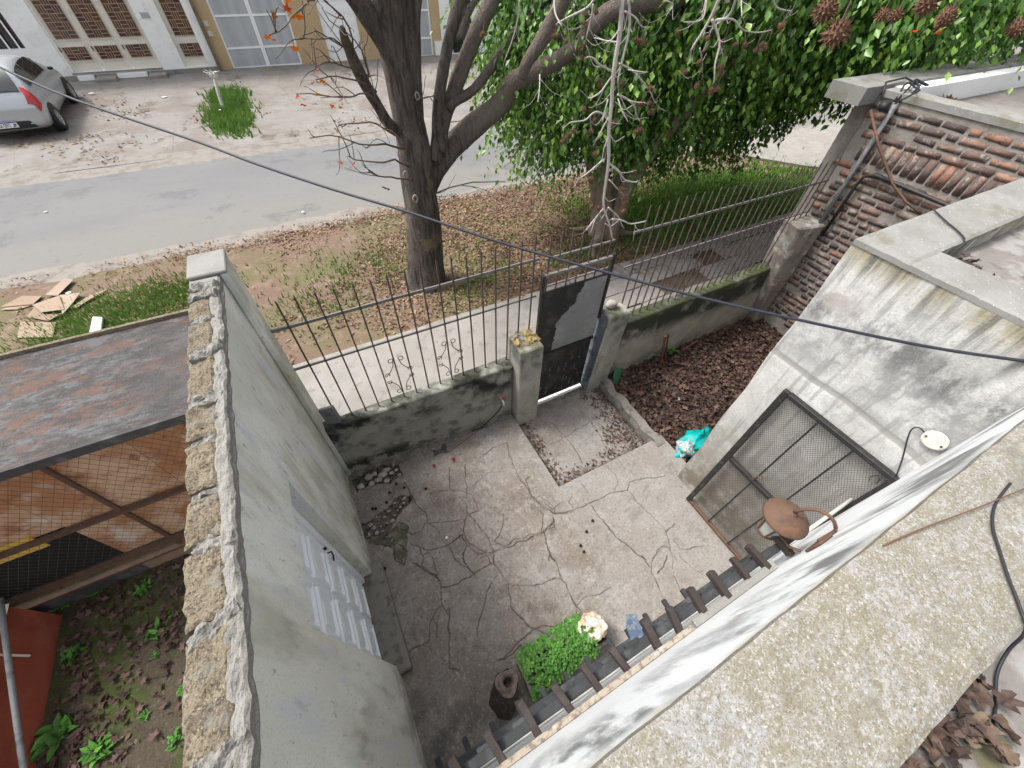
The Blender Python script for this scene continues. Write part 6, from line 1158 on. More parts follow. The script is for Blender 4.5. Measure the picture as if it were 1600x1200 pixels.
# spiky seed balls
mb = MB(); ico = bmesh.new(); bmesh.ops.create_icosphere(ico, subdivisions=2, radius=0.72)
mb.add([v.co[:] for v in ico.verts], [tuple(v.index for v in f.verts) for f in ico.faces]); ico.free()
for k in range(70):
    z_ = 1-2*(k+.5)/70; a = k*2.39996; rr_ = math.sqrt(1-z_*z_); d_ = Vector((rr_*math.cos(a), rr_*math.sin(a), z_))
    u = d_.orthogonal().normalized()*.13; w_ = d_.cross(u); L_ = 1.0+.25*random.random()
    mb.add([d_*.66+u, d_*.66-u*.5+w_*.86, d_*.66-u*.5-w_*.86, d_*L_+u*random.uniform(-1,1)], [(0,1,3),(1,2,3),(2,0,3)])
bme = bpy.data.meshes.new('seed_ball'); bme.from_pydata([tuple(v) for v in mb.v], [], mb.f); bme.materials.append(MATS['seed_ball'])
for (x, y, z_, r_) in [(1.6464, 2.2800, 3.7354, 0.0147), (1.7092, 2.2800, 3.7416, 0.0148), (1.6407, 2.2800, 3.7009, 0.0148), (1.4593, 2.2800, 3.6560, 0.0147), (1.5378, 2.2800, 3.6331, 0.0150), (1.6339, 2.2800, 3.6044, 0.0154), (1.6567, 2.2800, 3.5565, 0.0157), (2.0541, 2.2800, 3.6123, 0.0163), (2.0224, 2.2800, 3.6179, 0.0162), (2.0880, 2.2800, 3.6021, 0.0164), (1.7930, 2.2800, 3.4485, 0.0166), (1.8151, 2.2800, 3.4182, 0.0168), (1.9824, 2.2800, 3.4158, 0.0172), (2.2208, 2.2800, 3.3780, 0.0180), (1.7205, 2.2800, 3.3110, 0.0172), (1.8191, 2.2800, 3.2433, 0.0178), (1.8012, 2.2800, 3.1844, 0.0181), (1.9795, 2.2800, 3.2102, 0.0183), (1.5845, 2.2800, 3.1479, 0.0178), (1.6117, 2.2800, 3.1670, 0.0177), (1.6388, 2.2800, 3.1861, 0.0177), (1.6668, 2.2800, 3.1995, 0.0177), (2.1901, 2.2800, 3.1350, 0.0193), (2.2224, 2.2800, 3.1434, 0.0193), (1.8663, 2.2800, 3.0412, 0.0190), (2.1672, 2.2800, 3.2972, 0.0183), (2.1942, 2.2800, 3.2926, 0.0184), (2.2449, 2.2800, 3.2937, 0.0185), (2.2732, 2.2800, 3.2431, 0.0188), (2.2996, 2.2800, 3.2428, 0.0189), (1.7109, 2.2800, 2.8582, 0.0197), (1.7607, 2.2800, 2.8634, 0.0198), (1.8691, 2.2800, 2.8796, 0.0199), (2.1748, 2.2800, 2.7586, 0.0213), (2.2277, 2.2800, 2.6817, 0.0218), (2.2618, 2.2800, 2.6365, 0.0222), (1.9234, 2.2800, 2.6773, 0.0212), (1.9858, 2.2800, 2.6501, 0.0215), (2.2618, 2.2800, 2.5726, 0.0225), (2.3366, 2.2800, 3.6416, 0.0168), (2.6450, 2.2800, 3.3572, 0.0191), (2.4924, 2.2800, 3.4422, 0.0183), (2.5985, 2.2800, 3.6046, 0.0176), (2.7501, 2.2800, 3.5745, 0.0181), (2.8808, 2.2800, 3.5590, 0.0185), (2.9796, 2.2800, 3.5548, 0.0188), (3.1115, 2.2800, 3.5230, 0.0193), (3.1538, 2.2800, 3.5473, 0.0192), (3.1982, 2.2800, 3.5296, 0.0194), (2.8089, 2.2800, 3.4491, 0.0190), (2.8395, 2.2800, 3.4150, 0.0192), (2.8042, 2.2800, 3.3285, 0.0196), (2.8660, 2.2800, 3.3238, 0.0198), (2.8080, 2.2800, 3.3053, 0.0198), (3.2836, 2.2800, 3.6396, 0.0190), (2.6023, 2.2800, 3.4869, 0.0183), (1.0506, 2.2800, 3.6784, 0.0136), (1.2139, 0.7500, 3.9045, 0.0267), (1.2106, 0.7000, 3.8714, 0.0293), (2.3287, 1.2000, 3.8250, 0.0259), (2.4322, 1.2000, 3.8226, 0.0265), (2.1478, 0.9000, 3.8545, 0.0306), (1.7513, 0.8000, 3.9033, 0.0310), (2.4582, 0.8000, 3.8314, 0.0320), (2.8711, 2.0000, 3.6841, 0.0226)]:
    o = link('seed_ball', bme, None, sg, (x, y, z_)); o.scale = (r_, r_, r_); o.rotation_euler = (random.random()*6, random.random()*6, 0)
    if y < 2.0: MB().tube([(x, y, z_), (x+.01, y+.01, z_+.12), (x-.01, y+.03, z_+.45)], 0.0018, 5).build('stalk', 'thin_twig', sg)
    else: MB().tube([(x, y, z_), (x+random.uniform(-.02,.02), y, z_+.05), (x+random.uniform(-.04,.04), y+.01, z_+.10)], 0.0018, 4).build('stalk', 'thin_twig', sg)
def star_mesh(name, curl=0.15, seed=0):
    v, f = STAR; v = v.copy(); rr2 = np.random.default_rng(seed); v[:,2] += curl*(v[:,0]**2+v[:,1]**2)*rr2.uniform(-1, 1, len(v)) + .05*rr2.normal(size=len(v))
    V = np.concatenate([v, v-np.array([0,0,.012])]); n_ = len(v)
    fl = [tuple(t_) for t_ in f] + [tuple(reversed([i+n_ for i in t_])) for t_ in f]
    fl += [(i, i+n_, (i % (n_-1))+1+n_, (i % (n_-1))+1) for i in range(1, n_)]
    me = bpy.data.meshes.new(name); me.from_pydata(V.tolist(), [], fl); me.update(); return me
SL_ = [star_mesh('leaf', .5, s) for s in range(4)]
for (x, y, z_, r_, kind) in [(0.288, 4.500, 3.522, 0.0592, 'orange_leaf'), (0.457, 4.500, 3.523, 0.0666, 'orange_leaf'), (0.399, 4.500, 3.564, 0.0468, 'orange_leaf'), (0.409, 4.500, 3.609, 0.0525, 'orange_leaf'), (0.375, 4.500, 3.327, 0.0561, 'orange_leaf'), (0.197, 4.500, 3.408, 0.0381, 'orange_leaf'), (0.243, 4.500, 3.394, 0.0384, 'orange_leaf'), (0.486, 4.500, 3.190, 0.0448, 'orange_leaf'), (0.507, 4.500, 3.106, 0.0387, 'orange_leaf'), (0.270, 4.500, 3.024, 0.0350, 'orange_leaf'), (0.427, 4.500, 3.019, 0.0356, 'orange_leaf'), (0.295, 4.500, 2.956, 0.0356, 'orange_leaf'), (0.542, 4.500, 2.919, 0.0441, 'orange_leaf'), (0.627, 4.500, 2.965, 0.0330, 'orange_leaf'), (0.609, 4.500, 2.905, 0.0297, 'orange_leaf'), (0.475, 4.500, 2.464, 0.0441, 'orange_leaf'), (0.572, 4.500, 2.422, 0.0530, 'orange_leaf'), (0.861, 4.500, 2.147, 0.0659, 'dry_leaf'), (0.396, 4.500, 2.955, 0.0324, 'dry_leaf'), (2.384, 5.200, 3.259, 0.0399, 'orange_leaf'), (6.608, 3.000, 3.416, 0.0575, 'scarlet_leaf'), (7.027, 3.000, 3.452, 0.0453, 'scarlet_leaf'), (7.167, 3.000, 3.380, 0.0649, 'scarlet_leaf'), (7.054, 3.000, 3.409, 0.0366, 'scarlet_leaf')]:
    me = SL_[random.randrange(4)]
    me2 = me.copy(); me2.materials.clear(); me2.materials.append(MATS[kind])
    o = link('leaf', me2, None, sg, (x, y, z_)); o.scale = (r_, r_, r_)
    o.rotation_euler = (R(random.uniform(100, 190)), R(random.uniform(-30, 30)), random.uniform(-.9, .9))

# ------------------------------------------------------------------ ficus tree
fc = thing('ficus_tree', (5.2, 5.6, 0), 'dense green weeping ficus tree with pale gnarled trunk', 'tree')
for dx, dy, r0, tx, ty in ((0, 0, .21, -.45, .1), (.20, .05, .19, .4, .2), (-.08, .12, .17, -.2, .5), (.10, -.10, .17, .5, -.4)):
    limb([(5.15+dx*1.5, 5.6+dy*1.5, -.2, r0*1.3), (5.15+dx*1.1, 5.6+dy, .10, r0*.95), (5.10+dx+tx*.15, 5.6+dy+ty*.1, .7, r0*.75), (5.0+dx+tx*.6, 5.6+dy+ty*.5, 1.5, r0*.75), (5.0+dx+tx*1.6, 5.6+dy+ty*1.6, 2.6, r0*.5), (5.1+dx+tx*3.4, 5.6+dy+ty*3, 4.0, r0*.25)], 'trunk', 'ficus_bark', fc, 14)
for a in (-2.6, -.4, .9, 2.2, 3.6):
    limb([(5.2+.2*math.cos(a), 5.6+.2*math.sin(a), .16, .09), (5.2+.5*math.cos(a), 5.6+.45*math.sin(a), .08, .06), (5.2+1.0*math.cos(a+.2), 5.6+.9*math.sin(a+.2), .03, .03)], 'root', 'ficus_bark', fc, 8)
for (a, b) in (((5.4,5.7,2.4),(8.6,5.0,3.6)), ((5.6,5.6,2.8),(9.5,4.3,4.1)), ((5.0,5.6,2.2),(3.4,5.4,3.2)), ((5.3,5.7,2.6),(6.9,5.6,3.6))):
    a = Vector(a); b = Vector(b); limb([(*a, .09), (*(a.lerp(b,.5)+Vector((0,0,.25))), .06), (*b, .03)], 'limb', 'ficus_bark', fc, 8)
ELL = [((4.75,6.1,3.2),(1.75,1.2,1.75),1.3),((6.7,5.9,3.3),(2.0,1.5,2.3),1.4),((8.4,5.5,3.5),(1.3,1.3,1.6),.8),((8.4,4.0,3.95),(2.1,1.0,1.25),1.0),((11.3,4.3,4.75),(2.6,1.3,1.35),1.0),((6.6,4.9,4.3),(2.2,1.0,1.1),.7)]
pos = []; yaw = []; pit = []; rnds = []; siz = []
tot = sum(e[2] for e in ELL)
for (c_, r_, wgt) in ELL:
    for _ in range(int(13500*wgt/tot)):
        d_ = rng.normal(size=3); d_ /= np.linalg.norm(d_)
        if d_[2] > .45 and rng.random() < .75: continue
        lump = 0.80+0.42*float(fbm(d_[0]*2+c_[0]*5, d_[1]*2+d_[2]*2, 1.6, 2))
        rad = (0.45+0.55*rng.random()**0.45)*lump
        p0 = np.array(c_)+d_*np.array(r_)*rad
        if p0[2] > 4.5: continue
        out = np.array([d_[0], d_[1], 0]); out /= (np.linalg.norm(out)+1e-6)
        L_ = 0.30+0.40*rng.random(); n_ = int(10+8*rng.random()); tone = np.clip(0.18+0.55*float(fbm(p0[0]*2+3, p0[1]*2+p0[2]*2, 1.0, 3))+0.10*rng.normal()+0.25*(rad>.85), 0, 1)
        side = rng.normal(size=3)*.15
        for k in range(n_):
            s = (k+.5)/n_
            q = p0 + out*(L_*.75*s) + np.array([0,0,-1])*(L_*1.1*s*s) + side*s
            zmin = 0.80+1.25*min(max((q[0]-8.2)/1.0, 0), 1)+1.15*min(max((5.0-q[1])/.6, 0), 1)*(q[0] > 5.5)
            if q[2] < min(zmin, 2.2)+.45*float(vnoise(q[0]*2, q[1]*2, 1)): continue
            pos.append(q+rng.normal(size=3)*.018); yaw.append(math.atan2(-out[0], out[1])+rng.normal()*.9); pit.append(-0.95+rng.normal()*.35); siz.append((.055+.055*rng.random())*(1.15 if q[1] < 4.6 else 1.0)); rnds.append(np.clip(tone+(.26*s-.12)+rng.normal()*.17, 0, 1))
pos = np.array(pos)
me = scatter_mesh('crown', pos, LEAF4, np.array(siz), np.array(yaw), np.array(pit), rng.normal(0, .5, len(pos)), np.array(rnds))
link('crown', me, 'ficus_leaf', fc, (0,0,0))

# ------------------------------------------------------------------ grass, weeds and fallen leaves
def blades(name, n, area, dens, hgt, m, zf, label, cat='grass', wid=.012):
    x0, x1, y0, y1 = area; X_ = rng.uniform(x0, x1, n*3); Y_ = rng.uniform(y0, y1, n*3)
    keep = rng.random(n*3) < dens(X_, Y_); X_ = X_[keep][:n]; Y_ = Y_[keep][:n]; k = len(X_)
    Z_ = zf(X_, Y_)-.005; H_ = hgt*(.5+.8*rng.random(k)); a = rng.random(k)*6.283; ln_ = .55*rng.random(k)*H_; b = rng.random(k)*6.283
    w_ = wid*(.7+.6*rng.random(k))
    base_ = np.stack([X_, Y_, Z_], 1); t1 = np.stack([np.cos(a)*w_, np.sin(a)*w_, 0*a], 1); tip = base_+np.stack([np.cos(b)*ln_, np.sin(b)*ln_, H_], 1)
    V = np.stack([base_-t1, base_+t1, tip], 1).reshape(-1, 3); F = np.arange(3*k).reshape(k, 3)
    tone = np.clip(.25+.5*fbm(X_, Y_, 2.0)+rng.normal(size=k)*.18, 0, 1)
    o = link(name, np_mesh(name, V, F, np.repeat(tone, 3)), m); return tag(o, label, cat, None, 'stuff')
def gauss(cs):
    def f(X_, Y_):
        d_ = 0
        for (cx_, cy_, sx_, sy_, a) in cs: d_ = d_ + a*np.exp(-((X_-cx_)/sx_)**2-((Y_-cy_)/sy_)**2)
        return np.clip(d_*(0.25+1.3*(fbm(X_, Y_, 1.7)-.25)), 0, 1)
    return f
vz = lambda X_, Y_: verge_z(X_, Y_)
blades('verge_grass', 38000, (-8, 3.6, 4.6, 8.3), gauss([(-3.0,6.7,.8,.6,2.2),(-4.2,6.2,1.2,.3,.7),(-2.2,7.0,.6,.4,.6),(0.5,6.6,1.2,.7,.28),(-.4,5.9,.8,.5,.14),(2.6,6.3,1.0,.7,.18),(1.7,5.0,.25,.25,.6),(2.3,5.2,.3,.2,.5),(2.9,5.4,.3,.3,.7)]), .085, 'grass_blade', vz, 'patchy short grass on the verge left of the ficus trunk')
blades('verge_grass', 34000, (3.6, 16, 4.6, 8.4), gauss([(8.6,5.6,1.7,1.0,1.6),(10.0,6.0,1.3,.8,1.5),(6.9,6.2,1.0,.7,.8),(6.2,5.1,.8,.4,.35),(4.0,5.2,.5,.3,.4),(11.8,5.4,1.0,.5,1.2),(5.6,6.9,.8,.4,.3)]), .12, 'grass_blade', vz, 'lush bright green weeds below the ficus crown behind the fence', wid=.02)
blades('weed_strip', 9000, (-2.1, 0.2, 14.3, 19.9), lambda X_, Y_: np.clip(1.6*np.exp(-((X_+1.05-.02*(Y_-17)+.25*(fbm(X_,Y_,1.5)-.5))/(.30+.12*fbm(X_,Y_,2.)))**2-((Y_-16.9)/1.8)**4)*(.35+1.1*fbm(X_,Y_,2.5)), 0, 1), .16, 'grass_blade', far_z, 'bright green weed patch around the sapling on the far pavement', wid=.03)
blades('weed_strip', 2500, (6, 12, 15, 21), gauss([(9.6,19.5,.8,1.2,1.2),(7.2,18.8,.5,.3,.9),(8.6,16.8,.5,.3,.7)]), .2, 'grass_blade', far_z, 'scattered green weeds on the far pavement behind the sweetgum trunk', wid=.03)
blades('far_grass', 4000, (16, 40, 14, 23), lambda X_, Y_: .6+0*X_, .2, 'grass_blade', far_z, 'pale green grass beyond the road at the far right', wid=.05)
def litter(name, n, area, dens, size, m, zf, label, tmpl=LEAF4, tilt=.35, lift=.012, bias=0.0):
    x0, x1, y0, y1 = area; X_ = rng.uniform(x0, x1, n*4); Y_ = rng.uniform(y0, y1, n*4)
    keep = rng.random(n*4) < dens(X_, Y_); X_ = X_[keep][:n]; Y_ = Y_[keep][:n]; k = len(X_)
    pos_ = np.stack([X_, Y_, zf(X_, Y_)+lift*(.4+1.6*rng.random(k))], 1)
    rn_ = np.clip(rng.random(k)*.75+.35*(fbm(X_, Y_, 1.2)-.3)+bias, 0, 1)
    me = scatter_mesh(name, pos_, tmpl, size*(.6+.8*rng.random(k)), rng.random(k)*6.283, rng.normal(0, tilt, k), rng.normal(0, tilt, k), rn_)
    return tag(link(name, me, m), label, 'leaf litter', None, 'stuff')
litter('leaf_litter', 16000, (-9, 3.2, 4.55, 8.6), lambda X_, Y_: np.clip(.05+1.1*(fbm(X_, Y_, .9)-.42)+.5*np.clip((X_-.3)/2, 0, 1)+.75*np.exp(-((Y_-8.25)/.22)**2)*np.clip((X_+4)/3,0,1), 0, 1), .052, 'litter_tan', vz, 'tan fallen leaves on the verge left of the ficus trunk')
litter('leaf_litter', 19000, (3.0, 11, 4.6, 8.5), lambda X_, Y_: np.clip(.85-.22*np.clip(X_-6, 0, 3)+.5*(fbm(X_, Y_, 1.1)-.5), 0, 1), .052, 'litter_tan', vz, 'tan fallen leaves around the ficus trunk behind the fence')
litter('leaf_litter', 2600, (-7, 9, 13.7, 20), lambda X_, Y_: np.clip(2.2*(fbm(X_, Y_, .8)-.52), 0, 1), .09, 'litter_tan', far_z, 'scattered dry leaves on the far pavement')
litter('leaf_litter', 260, (2.6, 9, 2.9, 4.6), lambda X_, Y_: np.clip(.15+.8*(Y_-4.1), 0, 1), .07, 'litter_tan', lambda X_, Y_: .115+0*X_, 'a few dry leaves on the near pavement')
gz_ = lambda X_, Y_: -0.10 + 0.06*(fbm(X_, Y_, 2.2)-0.5)
litter('leaf_litter', 15000, (2.93, 6.1, 0.9, 2.56), lambda X_, Y_: 1+0*X_, .062, 'litter_brown', gz_, 'thick brown leaf litter covering the garden bed', LEAF4, .5, .022)
litter('leaf_litter', 1100, (2.93, 6.1, 0.9, 2.56), lambda X_, Y_: 1+0*X_, .042, 'litter_brown', gz_, 'broad star shaped leaves on top of the garden bed litter', STAR, .4, .045, .1)
def welld(X_, Y_): return np.clip(1.25-np.minimum(np.minimum(X_-1.47, Y_-1.42)*6, (2.79-X_)*3.2-.4*(Y_<1.9)), 0, 1)*np.clip(.3+1.2*fbm(X_, Y_, 3), 0, 1)
litter('leaf_litter', 1100, (1.47, 2.78, 1.42, 2.5), welld, .032, 'litter_brown', lambda X_, Y_: -.12+0*X_, 'small brown leaves in the corners of the sunken gate slab', LEAF4, .5, .010, .15)
nz_ = lambda X_, Y_: -0.03 + 0.07*(fbm(X_, Y_, 1.8)-0.5)
def yl(X_, Y_): return np.clip(1.35*np.exp(-((Y_-2.35)/.5)**2)+1.2*np.exp(-((X_+2.95)/.28)**2)*(Y_>.9)+.9*np.exp(-((X_+1.9)/.5)**2-((Y_-1.9)/.3)**2)+.10, 0, 1)*np.clip(.2+1.4*(fbm(X_, Y_, 2.5)-.15), 0, 1)
litter('leaf_litter', 750, (-3.05, -.8, .2, 2.44), yl, .042, 'litter_red', nz_, 'reddish fallen leaves in the left yard', STAR, .5, .02)
litter('leaf_litter', 900, (-3.05, -.8, .2, 2.44), yl, .05, 'litter_red', nz_, 'curled reddish leaf scraps in the left yard', LEAF4, .6, .015)
blades('yard_moss', 5000, (-3.0, -.8, .2, 2.4), gauss([(-1.6,.8,.7,.5,1.0),(-2.2,1.4,.3,.3,.6),(-1.1,1.4,.3,.6,.5)]), .016, 'shrub_leaf', nz_, 'thin green moss on the soil of the left yard', 'moss', wid=.006)
# rosette weeds in the left yard
def rosette(x, y, r_, n_, label, grp='rosette weeds in the left yard'):
    z0_ = float(nz_(np.array(x), np.array(y))); t_ = thing('weed', (x, y, z0_), label, 'weed', grp)
    n_ = int(n_*3.6); pos_ = np.tile(np.array([[x, y, z0_+.006]]), (n_, 1))+np.abs(rng.normal(0, r_*.22, (n_, 3)))*np.array([1,1,.35])*rng.choice([-1,1],(n_,3))*np.array([1,1,0])+np.array([0,0,.004]); a = np.arange(n_)*2.4
    me = scatter_mesh('leaves', pos_, (LEAF6[0]*np.array([.75,1,1.6]), LEAF6[1]), r_*(.22+.55*rng.random(n_)**1.6), a, .25+.5*rng.random(n_), rng.normal(0, .2, n_), np.clip(rng.normal(.45, .2, n_), 0, 1))
    link('leaves', me, 'shrub_leaf', t_, (0,0,0)).location = -Vector((x, y, z0_))
for (x, y, r_, n_, lb) in [(*(-3.0040, 1.4333, 0.0000)[:2], .20, 18, 'large green rosette weed beside the red wall at lower left'), (*(-2.3737, 1.8640, 0.0000)[:2], .13, 14, 'bushy green weed beside the rough block wall'), (*(-2.7213, 1.1857, 0.0000)[:2], .14, 16, 'pale green leafy weed at the bottom left edge'), (*(-2.9687, 1.9949, 0.0000)[:2], .12, 12, 'yellow green weed next to the foot of the red wall'),
        (*(-2.8498, 2.4778, 0.0000)[:2], .10, 12, 'small bright weed below the rusty gate kick plate'), (*(-2.4944, 2.3054, 0.0000)[:2], .10, 10, 'small weed among red leaves near the rusty gate'), (*(-3.1108, 2.5078, 0.0000)[:2], .13, 10, 'dark weed at the corner of the red wall and gate'), (*(-2.2391, 0.9898, 0.0000)[:2], .09, 8, 'low broad leaved weed by the wall foot at lower left'), (*(-2.3870, 1.6658, 0.0000)[:2], .06, 7, 'tiny weed in the middle of the mossy yard'), (*(-2.4414, 1.2601, 0.0000)[:2], .06, 7, 'tiny weed on the mossy soil near the bottom edge'), (*(-2.1739, 1.3168, 0.0000)[:2], .08, 8, 'small weed tucked against the block wall foot')]:
    rosette(x, y, r_, n_, lb)
gp = thing('garden_plant', (*(4.1300, 2.5056, -0.0800)[:2], -.08), 'small broad leaved green plant by the rod in the garden bed', 'plant')
x, y = (4.1300, 2.5056, -0.0800)[:2]; n_ = 12
me = scatter_mesh('leaves', np.tile(np.array([[x, y, -.05]]), (n_,1))+rng.normal(0,.03,(n_,3)), LEAF6, .17*(.6+.5*rng.random(n_)), np.arange(n_)*2.4, .3+.5*rng.random(n_), rng.normal(0,.2,n_), rng.random(n_)*.5)
link('leaves', me, 'shrub_leaf', gp, (0,0,0)).location = -WL[gp]
gp = thing('garden_plant', (*(3.7756, 2.6049, -0.0800)[:2], -.08), 'dark sprig growing at the foot of the mouldy garden wall', 'plant')
x, y = (3.7756, 2.6049, -0.0800)[:2]; n_ = 14
me = scatter_mesh('leaves', np.tile(np.array([[x, y, 0.0]]), (n_,1))+rng.normal(0,.05,(n_,3)), LEAF6, .07*(.6+.5*rng.random(n_)), np.arange(n_)*2.4, .3+.5*rng.random(n_), rng.normal(0,.2,n_), rng.random(n_)*.4)
link('leaves', me, 'shrub_leaf', gp, (0,0,0)).location = -WL[gp]
n_ = 260
hx = np.concatenate([rng.uniform(-.58,-.04,n_//2), rng.uniform(-.60,-.05,n_-n_//2)]); hy = np.concatenate([rng.uniform(2.33,2.56,n_//2), 1.78+rng.uniform(0,.30,n_-n_//2)+(hx[n_//2:]+.6)*.25])
ih = inpoly(hx, hy, HOLES['P1']) | inpoly(hx, hy, HOLES['P2'])
hx = hx[ih]; hy = hy[ih]; n_ = len(hx)
me = scatter_mesh('leaf_litter', np.stack([hx, hy, -.035+.012*rng.random(n_)], 1), LEAF4, .022+.02*rng.random(n_), rng.random(n_)*6, rng.normal(0,.5,n_), rng.normal(0,.5,n_), rng.random(n_)*.9)
tag(link('leaf_litter', me, 'litter_brown'), 'brown leaf scraps in the broken floor by the left wall', 'leaf litter', None, 'stuff')
# leaves on the gate pillar
n_ = 40
me = scatter_mesh('leaf_litter', np.stack([rng.uniform(1.48,1.74,n_), rng.uniform(2.5,2.7,n_), 1.19+.03*rng.random(n_)], 1), STAR, .028+.02*rng.random(n_), rng.random(n_)*6, rng.normal(0,.4,n_), rng.normal(0,.4,n_), .80+.15*rng.random(n_))
tag(link('leaf_litter', me, 'litter_tan'), 'little heap of yellow leaves on top of the left gate pillar', 'leaf litter', None, 'stuff')
# dry leaves on the roof, one by one
def crumpled(seed):
    rr2 = np.random.default_rng(seed); NB = 20; v = [(0,0,0)]; ph = rr2.random(4)*6; asp = rr2.uniform(.5, .8)
    for j, q in enumerate((.36, .7, 1.0)):
        for k in range(NB):
            a = 2*math.pi*k/NB; r2 = q*(.78+.22*math.cos(5*a+ph[0])*(q**2)+.06*math.sin(11*a+ph[1]))
            x = r2*math.cos(a)*asp; y = r2*math.sin(a); v.append((x, y, .9*rr2.uniform(.6,1.2)*x*x+.22*math.sin(3*y+ph[2])+.14*math.sin(6*x+4*y+ph[3])+.035*rr2.normal()))
    f = [(0, 1+k, 1+(k+1) % NB) for k in range(NB)] + [(1+j*NB+k, 1+(j+1)*NB+k, 1+(j+1)*NB+(k+1) % NB, 1+j*NB+(k+1) % NB) for j in range(2) for k in range(NB)]
    me = bpy.data.meshes.new('dry_leaf'); me.from_pydata(v, [], f); me.update(); me.materials.append(MATS['dry_leaf']); me.polygons.foreach_set('use_smooth', [True]*len(me.polygons)); return me
CRM = [crumpled(s) for s in range(14)]
def roof_leaf(x, y, z_, r_, lab, grp):
    me = random.choice(CRM)
    o = link('dry_leaf', me, None, None, (x, y, z_)); o.scale = (r_,)*3; o.rotation_euler = (random.uniform(-.7,.7), random.uniform(-.7,.7), random.random()*6.28)
    tag(o, lab, 'leaf', grp)
for k in range(125):
    x = random.uniform(0.40, 1.08); y = -0.475-abs(random.gauss(0, .075))
    if x > .98 and y < -.52 and random.random() < .8: continue
    roof_leaf(x, y, 2.815+.035*random.random()*(1 if y > -.6 else .5)+.015, random.uniform(.024,.042), 'dry brown leaf in the heap against the parapet at lower right', 'dry leaves heaped on the roof at lower right')
for k in range(46):
    x = random.uniform(3.06, 3.42); y = random.uniform(.25, .56) if x < 3.3 else random.uniform(.42,.57)
    if (x-3.03)+(0.59-y) > .42: continue
    roof_leaf(x, y, 2.82+.03*random.random(), random.uniform(.022,.036), 'dry brown leaf in the inner roof corner beside the grey parapet', 'dry leaves in the roof corner')

# ------------------------------------------------------------------ cables and small things
o = limb([(-1.8771, 5.1348, 3.4098, 0.0080), (-1.5572, 4.7098, 3.2944, 0.0080), (-1.1385, 4.2207, 3.1728, 0.0080), (-0.4861, 3.5676, 3.0279, 0.0080), (-0.1882, 3.2233, 2.9632, 0.0080), (0.2002, 2.8149, 2.8889, 0.0080), (0.5786, 2.4313, 2.8290, 0.0080), (0.9986, 1.9968, 2.7486, 0.0080), (1.4995, 1.4606, 2.6925, 0.0080), (1.8412, 1.0666, 2.6752, 0.0080), (2.1518, 0.7147, 2.6759, 0.0080), (2.5253, 0.2692, 2.6994, 0.0080), (2.7300, -0.0232, 2.7655, 0.0080), (2.8489, -0.1806, 2.8039, 0.0080)], 'overhead_cable', 'blue_black_cable', None, 8)
tag(o, 'thick black cable crossing the whole picture in front of the tree', 'cable')
o = limb([(1.62,-.25,2.95,.0036),(1.52,-.265,2.935,.0036),(1.44,-.295,2.93,.0036),(1.38,-.335,2.93,.0036),(1.31,-.385,2.93,.0036),(1.255,-.43,2.93,.0036),(1.22,-.468,2.915,.0036),(1.20,-.495,2.85,.0036),(1.15,-.52,2.815,.0036),(1.08,-.55,2.81,.0036),(0.99,-.565,2.83,.0036),(0.95,-.572,2.86,.0042)], 'roof_cable', 'black_rubber', None, 8)
tag(o, 'black rubber cable curling over the parapet at lower right', 'cable')
o = limb([(3.51,.90,2.94,.0045),(3.50,.86,2.932,.0045),(3.42,.76,2.93,.0045),(3.34,.66,2.932,.0045),(3.26,.592,2.925,.0045),(3.20,.575,2.85,.0045),(3.12,.50,2.815,.0045),(3.2,.35,2.812,.0045),(3.35,.2,2.812,.0045),(3.6,.05,2.812,.006)], 'roof_cable', 'black_rubber', None, 8)
tag(o, 'black cable lying across the grey parapet near the brick wall', 'cable')
o = limb([(1.10,-.18,2.925,.0022),(1.25,-.205,2.935,.002),(1.45,-.245,2.94,.002),(1.70,-.29,2.94,.002),(1.9,-.33,2.93,.002)], 'copper_wire', 'copper_wire', None, 6)
tag(o, 'thin brown wire lying across the mottled parapet at right', 'wire')
o = limb([(2.72,-.05,2.19,.004),(2.72,-.01,2.2,.004),(2.715,.0,2.15,.004),(2.71,-.09,1.98,.004),(2.70,-.15,1.86,.004)], 'box_cable', 'black_rubber', None, 6)
tag(o, 'short black cord dropping from the cream box to the mesh gate', 'cord')
# tap with hose
tp = thing('garden_tap', (1.30, 2.55, .36), 'small garden tap with red handle on the low wall', 'tap')
MB().tube([(1.30,2.565,.39),(1.30,2.50,.39),(1.30,2.475,.375),(1.30,2.47,.34)], .011, 8).build('spout', 'white_pvc', tp, True)
MB().tube([(1.30,2.51,.40),(1.30,2.51,.42)], .006, 6).build('stem', 'alloy', tp); MB().box(1.262,1.338,2.50,2.52,.42,.432).build('handle', 'red_plastic', tp, bevel=.004)
o = limb([(1.28,2.48,.33,.008),(1.22,2.50,.2,.008),(1.12,2.52,.07,.008),(1.0,2.50,.022,.008),(.88,2.515,.02,.008)], 'hose', 'black_rubber', None, 8); tag(o, 'short black hose hanging from the tap along the wall foot', 'hose')
# box on the left end of the low wall
o = MB().hexa([(-.52,2.67,.855),(-.40,2.64,.855),(-.38,2.70,.855),(-.50,2.73,.855)], [(-.53,2.66,1.10),(-.40,2.63,1.12),(-.385,2.66,1.12),(-.52,2.69,1.10)]).build('metal_box', 'grey_pipe', None, bevel=.006); tag(o, 'small grey metal box at the left end of the low wall', 'box')
o = lumpy('stone', (2.77, 2.62, 1.235), (.075, .055, .05), 'rubble', None, 8, .2, 1.4, 3); tag(o, 'pale grey stone lying on top of the right gate pillar', 'stone')
o = MB().bar((3.33, 3.35, .12), (3.72, 3.45, .14), .20, .16).build('cement_block', 'walk_slabs', None, bevel=.02); tag(o, 'grey cement block on the pavement behind the gate', 'block')
